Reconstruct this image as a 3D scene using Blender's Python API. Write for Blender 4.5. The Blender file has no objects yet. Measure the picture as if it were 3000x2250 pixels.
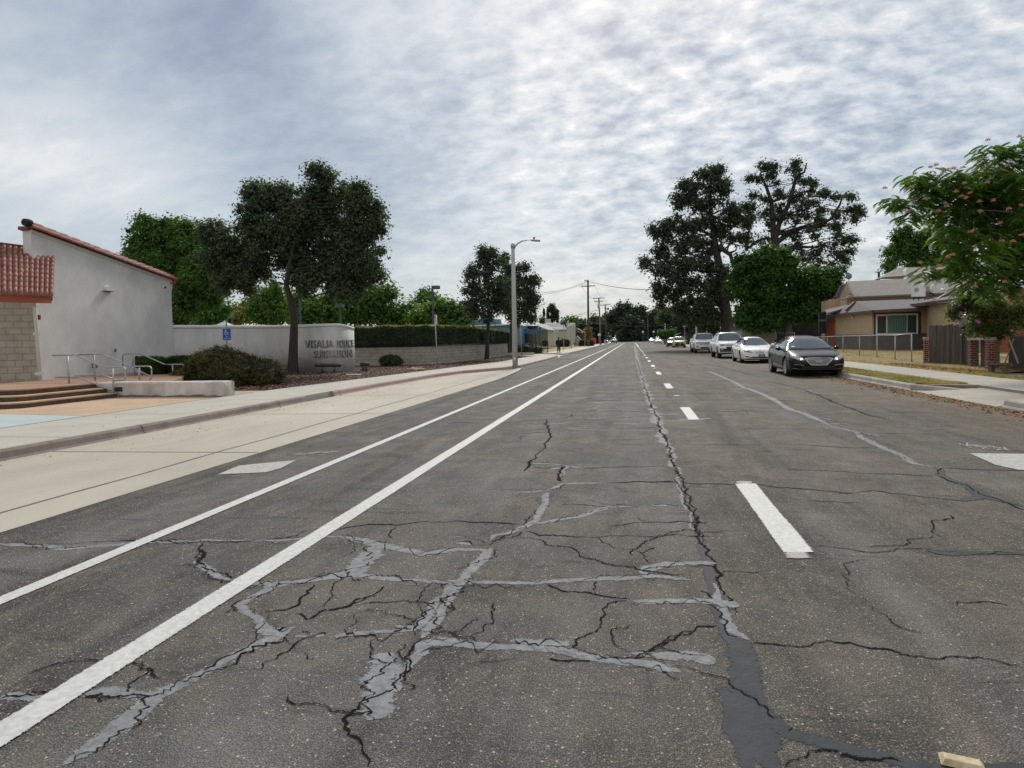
import bpy, bmesh, math, random
import numpy as np
from mathutils import Vector, Matrix
from mathutils.bvhtree import BVHTree
R = math.radians
SC = bpy.context.scene
COL = SC.collection
# ------------------------------------------------------------------ camera
# pixel helper: the photograph read at 2212 x 1659; used once to survey the real position of things
KP = 3000.0/2212.0; FP = 1885.0; CH = 1.5
PITCH = R(2.0); ROLL = R(1.15); YAW = R(10.582650896518997); PPY = 1063.8848795872464
_cp, _sp = math.cos(PITCH), math.sin(PITCH)
FW = np.array([-math.sin(YAW)*_cp, math.cos(YAW)*_cp, -_sp])
_rt = np.array([math.cos(YAW), math.sin(YAW), 0.0]); _up = np.cross(_rt, FW)
_c, _s = math.cos(ROLL), math.sin(ROLL)
RT = _c*_rt-_s*_up; UP = _s*_rt+_c*_up
def ray(x, y): return FW*FP+RT*(x*KP-1500.0)-UP*(y*KP-PPY)
def G(x, y, z=0.0):
    d = ray(x, y); t = (z-CH)/d[2]; return (d[0]*t, d[1]*t, z)
def PY(x, y, Y):
    d = ray(x, y); t = Y/d[1]; return (d[0]*t, Y, CH+d[2]*t)
def PX(x, y, X):
    d = ray(x, y); t = X/d[0]; return (X, d[1]*t, CH+d[2]*t)
def mpp(p):  # metres per survey pixel at a point
    d = np.array(p)-np.array([0, 0, CH]); return float(d@FW)/FP*KP
cam_d = bpy.data.cameras.new('camera'); cam = bpy.data.objects.new('camera', cam_d); COL.objects.link(cam)
cam.matrix_world = Matrix(((RT[0], UP[0], -FW[0], 0), (RT[1], UP[1], -FW[1], 0), (RT[2], UP[2], -FW[2], CH), (0, 0, 0, 1)))
cam_d.lens = 22.62; cam_d.sensor_width = 36; cam_d.shift_y = -(1125-PPY)/3000.0
cam_d.clip_start = 0.05; cam_d.clip_end = 6000
SC.camera = cam
# ------------------------------------------------------------------ world
SUN_DIR = Vector(ray(1330, -420)).normalized()
sun_el = math.asin(SUN_DIR.z); sun_az = math.atan2(SUN_DIR.x, SUN_DIR.y)
W = bpy.data.worlds.new('World'); SC.world = W; W.use_nodes = True
nt = W.node_tree; nt.nodes.clear()
def N(t, nt_, **kw):
    n = nt_.nodes.new(t)
    for k, v in kw.items(): setattr(n, k, v)
    return n
def L(nt_, a, b): nt_.links.new(a, b)
def M_(nt_, op, a, b=None, c=None, clamp=False):
    n = N('ShaderNodeMath', nt_, operation=op); n.use_clamp = clamp
    for i, v in enumerate((a, b, c)):
        if v is None: continue
        if isinstance(v, (int, float)): n.inputs[i].default_value = v
        else: L(nt_, v, n.inputs[i])
    return n.outputs[0]
def sky_world():
    tc = N('ShaderNodeTexCoord', nt).outputs['Generated']
    nrm = N('ShaderNodeVectorMath', nt, operation='NORMALIZE'); L(nt, tc, nrm.inputs[0]); D = nrm.outputs[0]
    sx = N('ShaderNodeSeparateXYZ', nt); L(nt, D, sx.inputs[0])
    zz = M_(nt, 'ADD', M_(nt, 'MAXIMUM', sx.outputs[2], 0.0), 0.42)
    px = M_(nt, 'DIVIDE', sx.outputs[0], zz); py = M_(nt, 'DIVIDE', sx.outputs[1], zz)
    cb = N('ShaderNodeCombineXYZ', nt); L(nt, px, cb.inputs[0]); L(nt, py, cb.inputs[1])
    P = cb.outputs[0]
    def noise(scale, detail, rough, rot=0, sc=(1, 1, 1), dist=0.0, seed=0):
        mp = N('ShaderNodeMapping', nt); L(nt, P, mp.inputs[0]); mp.inputs['Rotation'].default_value = (0, 0, rot)
        mp.inputs['Scale'].default_value = sc; mp.inputs['Location'].default_value = (seed, seed*1.7, 0)
        n = N('ShaderNodeTexNoise', nt); L(nt, mp.outputs[0], n.inputs['Vector'])
        n.inputs['Scale'].default_value = scale; n.inputs['Detail'].default_value = detail
        n.inputs['Roughness'].default_value = rough; n.inputs['Distortion'].default_value = dist
        return n.outputs[0]
    def blob(x, y, r, amp):
        d = Vector(ray(x, y)).normalized()
        v = N('ShaderNodeVectorMath', nt, operation='DOT_PRODUCT'); L(nt, D, v.inputs[0]); v.inputs[1].default_value = d
        k = 1.0/(1-math.cos(R(r)))
        e = M_(nt, 'EXPONENT', M_(nt, 'MULTIPLY', M_(nt, 'SUBTRACT', v.outputs['Value'], 1.0), k))
        return M_(nt, 'MULTIPLY', e, amp)
    acc = None
    for b in BLOBS:
        t = blob(*b); acc = t if acc is None else M_(nt, 'ADD', acc, t)
    acc = M_(nt, 'ADD', acc, M_(nt, 'MULTIPLY', M_(nt, 'SUBTRACT', 0.0, sx.outputs[1], clamp=True), .6))
    n1 = M_(nt, 'SUBTRACT', noise(1.5, 6, 0.55, R(-25), (1, 1.6, 1), 0.15, 3.1), 0.5)
    n2 = M_(nt, 'SUBTRACT', noise(15, 4, 0.55, R(38), (1.0, 1.45, 1), 0.1, 7.7), 0.5)   # rippled cloudlets
    n3 = M_(nt, 'SUBTRACT', noise(4.5, 7, 0.6, R(-35), (0.6, 1.7, 1), 0.15, 1.3), 0.5)
    # cloudlets are strongest on the right half of the sky
    rr = M_(nt, 'ADD', blob(1900, 250, 26, 0.75), blob(1350, 250, 16, 0.5))
    low = M_(nt, 'SUBTRACT', 1.0, M_(nt, 'MULTIPLY', M_(nt, 'SUBTRACT', 0.32, sx.outputs[2], clamp=True), 1.6), clamp=True)
    v = M_(nt, 'ADD', acc, M_(nt, 'MULTIPLY', n1, 0.6))
    v = M_(nt, 'ADD', v, M_(nt, 'MULTIPLY', M_(nt, 'MULTIPLY', n2, low), M_(nt, 'ADD', M_(nt, 'MULTIPLY', rr, 2.1), 0.3)))
    v = M_(nt, 'ADD', v, M_(nt, 'MULTIPLY', n3, 0.45))
    v = M_(nt, 'ADD', v, 0.66)
    cr = N('ShaderNodeValToRGB', nt); L(nt, v, cr.inputs[0])
    E_ = cr.color_ramp.elements
    cols = [(0.0, (.20, .265, .40)), (0.25, (.30, .36, .465)), (0.5, (.46, .53, .61)), (0.72, (.64, .695, .74)), (0.9, (.79, .81, .83)), (1.0, (.94, .94, .93))]
    E_[0].position = 0; E_[0].color = (*cols[0][1], 1); E_[1].position = 1; E_[1].color = (*cols[-1][1], 1)
    for p, c in cols[1:-1]:
        e = E_.new(p); e.color = (*c, 1)
    sky = N('ShaderNodeTexSky', nt, sky_type='NISHITA'); sky.sun_disc = False
    sky.sun_elevation = sun_el; sky.sun_rotation = sun_az; sky.air_density = 1.0; sky.dust_density = 1.5
    sc = N('ShaderNodeVectorMath', nt, operation='SCALE'); L(nt, cr.outputs[0], sc.inputs[0]); sc.inputs['Scale'].default_value = 4.0
    mx = N('ShaderNodeMix', nt, data_type='RGBA'); mx.inputs[0].default_value = 0.9
    L(nt, sky.outputs[0], mx.inputs[6]); L(nt, sc.outputs[0], mx.inputs[7])
    bg = N('ShaderNodeBackground', nt); bg.inputs[1].default_value = 0.1; L(nt, mx.outputs[2], bg.inputs[0])
    out = N('ShaderNodeOutputWorld', nt); L(nt, bg.outputs[0], out.inputs[0])
BLOBS = [(100, 220, 12, -.18), (350, 290, 11, -.17), (650, 330, 9, -.17), (900, 340, 8, -.18), (560, 60, 6, -.28), (150, 385, 7, .30),
         (30, 350, 6, .28), (420, 410, 7, .24), (250, 420, 6, .18), (700, 100, 6, .12), (800, 215, 7, .05), (1050, 80, 9, .06), (1150, 0, 6, .02), (1450, 220, 14, .05),
         (1200, 330, 12, .0), (1900, 150, 24, -.03), (1000, 420, 10, .05), (200, 470, 6, -.2), (60, 440, 5, -.08), (1200, 560, 12, -.06),
         (900, 560, 8, .02), (1950, 460, 12, -.02), (1400, 40, 5, -.12), (980, 170, 4, -.12), (1300, 690, 6, -.05), (1150, 450, 7, .1), (300, 120, 9, .06)]
sky_world()
sd = bpy.data.lights.new('sun', 'SUN'); so = bpy.data.objects.new('sun', sd); COL.objects.link(so)
sd.energy = 1.5; sd.angle = R(12); sd.color = (1, .95, .87)
so.rotation_euler = (-SUN_DIR).to_track_quat('-Z', 'Y').to_euler()
VS = SC.view_settings; VS.view_transform = 'Standard'; VS.look = 'None'; VS.gamma = 1; VS.exposure = 1.08; VS.use_curve_mapping = False
# ------------------------------------------------------------------ materials
MATS = {}
def mat(name, col, rough=.8, var=.12, scale=6, col2=None, big=.08, bigscale=.35, bump=0, bscale=60, metal=0, spec=.5, coat=0, stretch=(1, 1, 1)):
    if name in MATS: return MATS[name]
    m = bpy.data.materials.new(name); m.use_nodes = True; n_ = m.node_tree; b = n_.nodes['Principled BSDF']; MATS[name] = m
    b.inputs['Roughness'].default_value = rough; b.inputs['Metallic'].default_value = metal
    b.inputs['Specular IOR Level'].default_value = spec; b.inputs['Coat Weight'].default_value = coat
    b.inputs['Coat Roughness'].default_value = .03
    tc = N('ShaderNodeTexCoord', n_).outputs['Object']
    mp = N('ShaderNodeMapping', n_); L(n_, tc, mp.inputs[0]); mp.inputs['Scale'].default_value = stretch
    def nz(s, d=5, r=.6):
        n = N('ShaderNodeTexNoise', n_); L(n_, mp.outputs[0], n.inputs['Vector']); n.inputs['Scale'].default_value = s
        n.inputs['Detail'].default_value = d; n.inputs['Roughness'].default_value = r; return n.outputs[0]
    c2 = col2 if col2 else tuple(c*(1-var) for c in col); c1 = col if col2 else tuple(min(1, c*(1+var)) for c in col)
    f = M_(n_, 'MULTIPLY_ADD', nz(scale), 2.2, -.6, clamp=True)
    mx = N('ShaderNodeMix', n_, data_type='RGBA'); L(n_, f, mx.inputs[0]); mx.inputs[6].default_value = (*c2, 1); mx.inputs[7].default_value = (*c1, 1)
    v = M_(n_, 'MULTIPLY_ADD', nz(bigscale, 4), 2*big, 1-big)
    vm = N('ShaderNodeVectorMath', n_, operation='SCALE'); L(n_, mx.outputs[2], vm.inputs[0]); L(n_, v, vm.inputs['Scale'])
    L(n_, vm.outputs[0], b.inputs['Base Color'])
    if bump:
        bp = N('ShaderNodeBump', n_); bp.inputs['Strength'].default_value = bump; bp.inputs['Distance'].default_value = .02
        L(n_, nz(bscale, 4), bp.inputs['Height']); L(n_, bp.outputs[0], b.inputs['Normal'])
    return m
def leafmat(name, dark, light, tr=.35, rough=.7, clump=1.2, noise=9):
    m = bpy.data.materials.new(name); m.use_nodes = True; n_ = m.node_tree; n_.nodes.clear()
    tc = N('ShaderNodeTexCoord', n_).outputs['Object']
    def nz(s, d):
        n = N('ShaderNodeTexNoise', n_); L(n_, tc, n.inputs['Vector']); n.inputs['Scale'].default_value = s; n.inputs['Detail'].default_value = d; return n.outputs[0]
    f = M_(n_, 'ADD', M_(n_, 'MULTIPLY', nz(clump, 2), .9), M_(n_, 'MULTIPLY', nz(noise, 1), .9)); f = M_(n_, 'MULTIPLY_ADD', f, 1.9, -1.2, clamp=True)
    mx = N('ShaderNodeMix', n_, data_type='RGBA'); L(n_, f, mx.inputs[0]); mx.inputs[6].default_value = (*dark, 1); mx.inputs[7].default_value = (*light, 1)
    b = N('ShaderNodeBsdfPrincipled', n_); b.inputs['Roughness'].default_value = rough; b.inputs['Specular IOR Level'].default_value = .18; L(n_, mx.outputs[2], b.inputs['Base Color'])
    t = N('ShaderNodeBsdfTranslucent', n_)
    tint = N('ShaderNodeMix', n_, data_type='RGBA', blend_type='MULTIPLY'); tint.inputs[0].default_value = 1; L(n_, mx.outputs[2], tint.inputs[6]); tint.inputs[7].default_value = (1.3, 1.5, .5, 1); L(n_, tint.outputs[2], t.inputs[0])
    s = N('ShaderNodeMixShader', n_); s.inputs[0].default_value = tr; L(n_, b.outputs[0], s.inputs[1]); L(n_, t.outputs[0], s.inputs[2])
    o = N('ShaderNodeOutputMaterial', n_); L(n_, s.outputs[0], o.inputs[0]); return m
# ------------------------------------------------------------------ mesh helpers
def tag(o, label=None, cat=None, group=None, kind=None):
    if label: o['label'] = label
    if cat: o['category'] = cat
    if group: o['group'] = group
    if kind: o['kind'] = kind
    return o
def T(name, label, cat, loc=(0, 0, 0), group=None):
    o = bpy.data.objects.new(name, None); COL.objects.link(o); o.location = loc; o.empty_display_size = .3
    return tag(o, label, cat, group)
def wloc(o):
    v = Vector((0, 0, 0))
    while o: v += o.location; o = o.parent
    return v
class MB:
    def __init__(s): s.v = []; s.f = []
    def add(s, vs, fs):
        k = len(s.v); s.v += [tuple(float(a) for a in v) for v in vs]; s.f += [tuple(i+k for i in f) for f in fs]; return s
    def box(s, x0, x1, y0, y1, z0, z1):
        return s.add([(x0, y0, z0), (x1, y0, z0), (x1, y1, z0), (x0, y1, z0), (x0, y0, z1), (x1, y0, z1), (x1, y1, z1), (x0, y1, z1)],
                     [(0, 3, 2, 1), (4, 5, 6, 7), (0, 1, 5, 4), (1, 2, 6, 5), (2, 3, 7, 6), (3, 0, 4, 7)])
    def obox(s, c, ax, ay, az):
        c, ax, ay, az = map(Vector, (c, ax, ay, az)); q = [c+i*ax+j*ay+k*az for k in (-.5, .5) for i, j in ((-.5, -.5), (.5, -.5), (.5, .5), (-.5, .5))]
        return s.add(q, [(0, 3, 2, 1), (4, 5, 6, 7), (0, 1, 5, 4), (1, 2, 6, 5), (2, 3, 7, 6), (3, 0, 4, 7)])
    def bar(s, a, b, w, h=None):
        h = h or w; a, b = Vector(a), Vector(b); d = b-a; l = d.length; d.normalize()
        u = d.cross(Vector((0, 0, 1))); u = u.normalized() if u.length > 1e-3 else Vector((1, 0, 0)); v = u.cross(d)
        return s.obox((a+b)/2, u*w, d*l, v*h)
    def tube(s, pts, rad, n=8, caps=True):
        pts = [Vector(p) for p in pts]; m = len(pts)
        if not isinstance(rad, (list, tuple)): rad = [rad]*m
        base = len(s.v); vs = []; ref = Vector((0, 0, 1)) if abs((pts[1]-pts[0]).normalized().z) < .9 else Vector((1, 0, 0))
        for i, p in enumerate(pts):
            d = (pts[min(i+1, m-1)]-pts[max(i-1, 0)]).normalized(); u = d.cross(ref).normalized(); w = d.cross(u)
            for k in range(n):
                a = 2*math.pi*k/n; vs.append(p+(u*math.cos(a)+w*math.sin(a))*rad[i])
        fs = [(i*n+k, i*n+(k+1) % n, (i+1)*n+(k+1) % n, (i+1)*n+k) for i in range(m-1) for k in range(n)]
        if caps: fs += [tuple(range(n-1, -1, -1)), tuple(range((m-1)*n, m*n))]
        return s.add(vs, fs)
    def prism(s, poly, z0, z1):
        n = len(poly); zz0 = z0 if isinstance(z0, (list, tuple)) else [z0]*n; zz1 = z1 if isinstance(z1, (list, tuple)) else [z1]*n
        a = sum(poly[i][0]*poly[(i+1) % n][1]-poly[(i+1) % n][0]*poly[i][1] for i in range(n))
        if a < 0: poly = poly[::-1]; zz0 = zz0[::-1]; zz1 = zz1[::-1]
        vs = [(p[0], p[1], z) for p, z in zip(poly, zz0)]+[(p[0], p[1], z) for p, z in zip(poly, zz1)]
        return s.add(vs, [tuple(range(n-1, -1, -1)), tuple(range(n, 2*n))]+[(i, (i+1) % n, n+(i+1) % n, n+i) for i in range(n)])
    def slab(s, pts, th=.08, off=None):
        # solid panel from a planar-ish 3d polygon, thickness along -off
        pts = [Vector(p) for p in pts]; n = len(pts)
        if off is None:
            nn = Vector((0, 0, 0))
            for i in range(n): nn += (pts[i]-pts[0]).cross(pts[(i+1) % n]-pts[0])
            nn.normalize()
            if nn.z < -1e-3 or (abs(nn.z) <= 1e-3 and nn.y > 0): nn = -nn; pts = pts[::-1]
            off = nn
        off = Vector(off)*th
        vs = pts+[p-off for p in pts]
        return s.add(vs, [tuple(range(n)), tuple(range(2*n-1, n-1, -1))]+[(i, n+i, n+(i+1) % n, (i+1) % n) for i in range(n)])
    def lathe(s, prof, c=(0, 0, 0), n=24, axis='z'):
        vs = []
        for r, h in prof:
            for k in range(n):
                a = 2*math.pi*k/n; x, y = r*math.cos(a), r*math.sin(a)
                p = (x, y, h) if axis == 'z' else ((h, x, y) if axis == 'x' else (x, h, y)); vs.append((p[0]+c[0], p[1]+c[1], p[2]+c[2]))
        m = len(prof); fs = [(i*n+k, i*n+(k+1) % n, (i+1)*n+(k+1) % n, (i+1)*n+k) for i in range(m-1) for k in range(n)]
        return s.add(vs, fs)
    def build(s, name, m, parent=None, smooth=False, bevel=0, fix=True):
        me = bpy.data.meshes.new(name); o = wloc(parent) if parent else Vector((0, 0, 0))
        me.from_pydata([(v[0]-o.x, v[1]-o.y, v[2]-o.z) for v in s.v], [], s.f); me.update()
        if fix or bevel:
            bm = bmesh.new(); bm.from_mesh(me)
            if bevel: bmesh.ops.remove_doubles(bm, verts=bm.verts, dist=1e-5)
            if fix: bmesh.ops.recalc_face_normals(bm, faces=bm.faces)
            if bevel: bmesh.ops.bevel(bm, geom=[e for e in bm.edges if len(e.link_faces) == 2 and e.calc_face_angle(0) > .6], offset=bevel, segments=2, affect='EDGES', profile=.5)
            bm.to_mesh(me); bm.free()
        if m: me.materials.append(m)
        if smooth: me.polygons.foreach_set('use_smooth', [True]*len(me.polygons))
        ob = bpy.data.objects.new(name, me); COL.objects.link(ob)
        if parent: ob.parent = parent
        return ob
def npmesh(name, verts, nper, m, parent=None, smooth=False):
    """verts (N*nper,3): N separate polygons of nper corners"""
    verts = np.asarray(verts, dtype=np.float32); o = np.array(wloc(parent) if parent else (0, 0, 0), dtype=np.float32)
    verts = verts-o; nv = len(verts); nf = nv//nper
    me = bpy.data.meshes.new(name); me.vertices.add(nv); me.vertices.foreach_set('co', verts.ravel())
    me.loops.add(nv); me.loops.foreach_set('vertex_index', np.arange(nv, dtype=np.int32))
    me.polygons.add(nf); me.polygons.foreach_set('loop_start', np.arange(0, nv, nper, dtype=np.int32))
    me.update(calc_edges=True); me.validate()
    me.materials.append(m); ob = bpy.data.objects.new(name, me); COL.objects.link(ob)
    if parent: ob.parent = parent
    return ob
def copy_tree(o, parent=None):
    c = o.copy(); COL.objects.link(c); c.parent = parent
    for ch in list(o.children): copy_tree(ch, c)
    return c
def text_mesh(txt, size=1, extrude=.02):
    cu = bpy.data.curves.new('t', 'FONT'); cu.body = txt; cu.size = size; cu.extrude = extrude; cu.align_x = 'CENTER'; cu.resolution_u = 3
    ob = bpy.data.objects.new('t', cu); COL.objects.link(ob)
    me = bpy.data.meshes.new_from_object(ob.evaluated_get(bpy.context.evaluated_depsgraph_get()))
    vs = [tuple(v.co) for v in me.vertices]; fs = [tuple(p.vertices) for p in me.polygons]
    bpy.data.objects.remove(ob); bpy.data.curves.remove(cu); bpy.data.meshes.remove(me)
    return vs, fs
def inter(pts, step):
    """resample a 2d/3d polyline"""
    out = []
    for a, b in zip(pts[:-1], pts[1:]):
        a = np.array(a, float); b = np.array(b, float); n = max(1, int(np.linalg.norm(b-a)/step))
        for i in range(n): out.append(a+(b-a)*i/n)
    out.append(np.array(pts[-1], float)); return out
# ================================================================== GROUND, ROAD, PAVEMENTS
def asphalt():
    m = bpy.data.materials.new('asphalt'); m.use_nodes = True; n_ = m.node_tree; b = n_.nodes['Principled BSDF']
    tc = N('ShaderNodeTexCoord', n_).outputs['Object']
    def nz(s, d=4, r=.6, sc=(1, 1, 1), loc=(0, 0, 0), dist=0):
        mp = N('ShaderNodeMapping', n_); L(n_, tc, mp.inputs[0]); mp.inputs['Scale'].default_value = sc; mp.inputs['Location'].default_value = loc
        n = N('ShaderNodeTexNoise', n_); L(n_, mp.outputs[0], n.inputs['Vector']); n.inputs['Scale'].default_value = s
        n.inputs['Detail'].default_value = d; n.inputs['Roughness'].default_value = r; n.inputs['Distortion'].default_value = dist; return n.outputs[0]
    def ramp(v, a, c): return M_(n_, 'DIVIDE', M_(n_, 'SUBTRACT', v, a), c-a, clamp=True)
    def mix(f, a, c):
        mx = N('ShaderNodeMix', n_, data_type='RGBA')
        if isinstance(f, float): mx.inputs[0].default_value = f
        else: L(n_, f, mx.inputs[0])
        for i, q in ((6, a), (7, c)):
            if isinstance(q, tuple): mx.inputs[i].default_value = (*q, 1)
            else: L(n_, q, mx.inputs[i])
        return mx.outputs[2]
    sx = N('ShaderNodeSeparateXYZ', n_); L(n_, tc, sx.inputs[0]); X = sx.outputs[0]
    # worn grey lane left of the joint, painted cooler for the sky's sheen, browner lane right of it
    side = ramp(M_(n_, 'ADD', X, M_(n_, 'MULTIPLY', M_(n_, 'SUBTRACT', nz(.5, 3), .5), 1.6)), -1.0, 2.2)
    c = mix(side, (.076, .076, .078), (.078, .067, .052))
    c = mix(ramp(nz(.7, 4, .6), .38, .66), c, (.100, .085, .068))
    # darker oil and wheel streaks running along the street
    st = ramp(nz(1.1, 6, .65, (1.4, .12, 1), (3, 0, 0), .6), .47, .62); c = mix(M_(n_, 'MULTIPLY', st, .75), c, (.036, .034, .034))
    st2 = ramp(nz(3.2, 6, .7, (1, .35, 1), (9, 4, 0), 1.5), .54, .68); c = mix(M_(n_, 'MULTIPLY', st2, .62), c, (.034, .032, .032))
    st4 = ramp(nz(9, 6, .75, (1, .5, 1), (2, 8, 0), .5), .52, .66); c = mix(M_(n_, 'MULTIPLY', st4, .45), c, (.036, .033, .032))
    st5 = ramp(nz(2.1, 6, .7, (1, .6, 1), (31, 8, 0), .5), .5, .7); c = mix(M_(n_, 'MULTIPLY', st5, .55), c, (.145, .122, .092))
    lt = ramp(nz(.9, 5, .6, (1.8, .14, 1), (17, 3, 0)), .48, .66); c = mix(M_(n_, 'MULTIPLY', lt, .6), c, (.115, .111, .107))
    tv = ramp(nz(2.0, 5, .7, (.25, 2.2, 1), (5, 21, 0), 1.2), .585, .64); c = mix(M_(n_, 'MULTIPLY', tv, .55), c, (.030, .028, .028))
    for xc in (-1.55, .05, 2.15, 3.85):
        d_ = M_(n_, 'SUBTRACT', 1.0, M_(n_, 'DIVIDE', M_(n_, 'ABSOLUTE', M_(n_, 'ADD', X, -xc)), .55), clamp=True)
        c = mix(M_(n_, 'MULTIPLY', M_(n_, 'MULTIPLY', d_, ramp(nz(1.3, 4, .6, (1, .25, 1), (xc*7, 2, 0)), .3, .6)), .5), c, (.118, .115, .111) if xc < 1 else (.108, .097, .08))
    mv = M_(n_, 'MULTIPLY_ADD', ramp(nz(1.7, 6, .65, (1, .8, 1), (40, 11, 0), .4), .34, .66), .6, .74); cm = N('ShaderNodeVectorMath', n_, operation='SCALE'); L(n_, c, cm.inputs[0]); L(n_, mv, cm.inputs['Scale']); c = cm.outputs[0]
    drt = M_(n_, 'MULTIPLY', ramp(M_(n_, 'ADD', X, M_(n_, 'MULTIPLY', M_(n_, 'SUBTRACT', nz(.8, 5, .65, (1, .5, 1), (4, 4, 0)), .5), 3.0)), 4.9, 6.9), .75); c = mix(drt, c, (.125, .092, .060))
    # aggregate
    fine = nz(150, 2, .7); c2 = N('ShaderNodeVectorMath', n_, operation='SCALE'); L(n_, c, c2.inputs[0]); L(n_, M_(n_, 'MULTIPLY_ADD', ramp(fine, .35, .65), 1.5, .28), c2.inputs['Scale'])
    vo = N('ShaderNodeTexVoronoi', n_); vo.feature = 'F1'; mp = N('ShaderNodeMapping', n_); L(n_, tc, mp.inputs[0]); L(n_, mp.outputs[0], vo.inputs['Vector']); vo.inputs['Scale'].default_value = 78
    cs = N('ShaderNodeSeparateColor', n_); L(n_, vo.outputs['Color'], cs.inputs[0])
    stone = M_(n_, 'MULTIPLY', M_(n_, 'GREATER_THAN', cs.outputs[0], .78), M_(n_, 'LESS_THAN', vo.outputs['Distance'], M_(n_, 'MULTIPLY_ADD', cs.outputs[1], .32, .12)))
    scol = mix(cs.outputs[2], (.16, .14, .12), (.48, .42, .34))
    c3 = mix(M_(n_, 'MULTIPLY', stone, .9), c2.outputs[0], scol)
    vo2 = N('ShaderNodeTexVoronoi', n_); mp = N('ShaderNodeMapping', n_); L(n_, tc, mp.inputs[0]); L(n_, mp.outputs[0], vo2.inputs['Vector']); vo2.inputs['Scale'].default_value = 130
    cs2 = N('ShaderNodeSeparateColor', n_); L(n_, vo2.outputs['Color'], cs2.inputs[0])
    st3 = M_(n_, 'MULTIPLY', M_(n_, 'GREATER_THAN', cs2.outputs[0], .62), M_(n_, 'LESS_THAN', vo2.outputs['Distance'], .38))
    c3 = mix(M_(n_, 'MULTIPLY', st3, .75), c3, (.26, .23, .185))
    L(n_, c3, b.inputs['Base Color']); b.inputs['Roughness'].default_value = .9; b.inputs['Specular IOR Level'].default_value = .25
    bp = N('ShaderNodeBump', n_); bp.inputs['Strength'].default_value = .8; bp.inputs['Distance'].default_value = .006
    L(n_, M_(n_, 'ADD', fine, M_(n_, 'MULTIPLY', vo.outputs['Distance'], -.6)), bp.inputs['Height']); L(n_, bp.outputs[0], b.inputs['Normal'])
    return m
ASPH = asphalt()
CONC = mat('concrete', (.40, .375, .325), .85, .10, 1.3, bump=.25, bscale=90, big=.10, bigscale=.22)
CONC2 = mat('apron_concrete', (.39, .355, .29), .85, .14, .9, bump=.2, bscale=90, big=.22, bigscale=.35, stretch=(1, .35, 1))
CONCR = mat('pavement_concrete_right', (.36, .335, .285), .88, .1, 1.5, bump=.25, bscale=80, big=.1)
KERB = mat('kerb_concrete', (.21, .175, .15), .88, .28, 3, bump=.3, bscale=50, big=.2, bigscale=1.0)
KERBR = mat('kerb_concrete_grey', (.32, .30, .26), .88, .25, 4, bump=.3, bscale=50, big=.2, bigscale=1.0)
PINK = mat('faded_red_kerb', (.36, .20, .19), .85, col2=(.30, .235, .21), scale=3.5, big=.15, bigscale=.8)
JOINT = mat('joint_dark', (.07, .06, .05), .95)
PAINT = mat('road_paint', (.66, .66, .63), .7, col2=(.50, .50, .475), scale=14, big=.08, bigscale=2)
PAINTW = mat('road_paint_worn', (.47, .455, .425), .8, col2=(.25, .24, .23), scale=20, big=.12, bigscale=5)
SEAL = mat('crack_sealant', (.27, .273, .28), .8, col2=(.135, .137, .142), scale=17, bump=.5, bscale=45, big=.22, bigscale=2.2, spec=.2)
SEALD = mat('crack_sealant_dark', (.046, .049, .058), .75, col2=(.024, .026, .031), scale=6, bump=.3, bscale=30, big=.2, bigscale=2, spec=.2)
CRACK = mat('crack_black', (.012, .011, .011), .98, spec=.05)
DIRT = mat('dry_ground', (.20, .155, .10), .95, .3, 2.5, bump=.4, bscale=25, big=.2)
GRND = mat('ground', (.20, .17, .11), .95, .3, .3, big=.25, bigscale=.03)

MB().add([(-1500, -300, -.05), (1500, -300, -.05), (1500, 3000, -.05), (-1500, 3000, -.05)], [(0, 1, 2, 3)]).build('ground', GRND)['kind'] = 'structure'
def st(o): o['kind'] = 'structure'; return o
KX = [(-8.42, -12), (-8.42, 20.5), (-8.2, 26), (-7.75, 29.2), (-7.0, 31.0), (-6.35, 32.6), (-5.95, 34.6), (-5.95, 44), (-6.05, 54.5)]   # left kerb face
road = [(-5.2, -12), (7.6, -12), (7.2, 14), (7.2, 24), (7.6, 32), (7.8, 330), (60, 330), (60, 345), (-60, 345), (-60, 330), (-6.5, 330), (-6.3, 200), (-6.2, 66), (-6.6, 60), (-6.3, 57), (-6.05, 54.5), (-5.95, 44), (-5.95, 34.6), (-5.7, 33.4), (-5.2, 28)]
st(MB().add([(x, y, 0) for x, y in road], [tuple(range(len(road)))]).build('road', ASPH))
# concrete bus bay apron between asphalt and left kerb
ap = [(-5.14, -12), (-5.14, 24), (-5.3, 28), (-5.55, 31.5), (-5.9, 34.6)]+[(x-.02, y) for x, y in KX[6::-1]]
st(MB().add([(x, y, .004) for x, y in ap], [tuple(range(len(ap)))]).build('bus_bay_apron', CONC2))
jm = MB()
for y in (2.4, 8.15, 12.9, 17.6, 22.4, 27.2): jm.add([(-8.4, y-.15, .008), (-5.16, y, .008), (-5.16, y+.025, .008), (-8.4, y-.125, .008)], [(0, 1, 2, 3)])
for y0 in np.arange(-6, 28, .9):   # long smeared tyre joint
    x0 = -5.75-.012*max(0, y0-4)+.02*math.sin(y0*2.1); x1 = -5.75-.012*max(0, y0+.9-4)+.02*math.sin((y0+.9)*2.1)
    jm.add([(x0, y0, .008), (x0+.035, y0, .008), (x1+.035, y0+.9, .008), (x1, y0+.9, .008)], [(0, 1, 2, 3)])
st(jm.build('apron_joints', mat('apron_joint', (.15, .13, .11), .9, .3, 3)))
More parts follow.
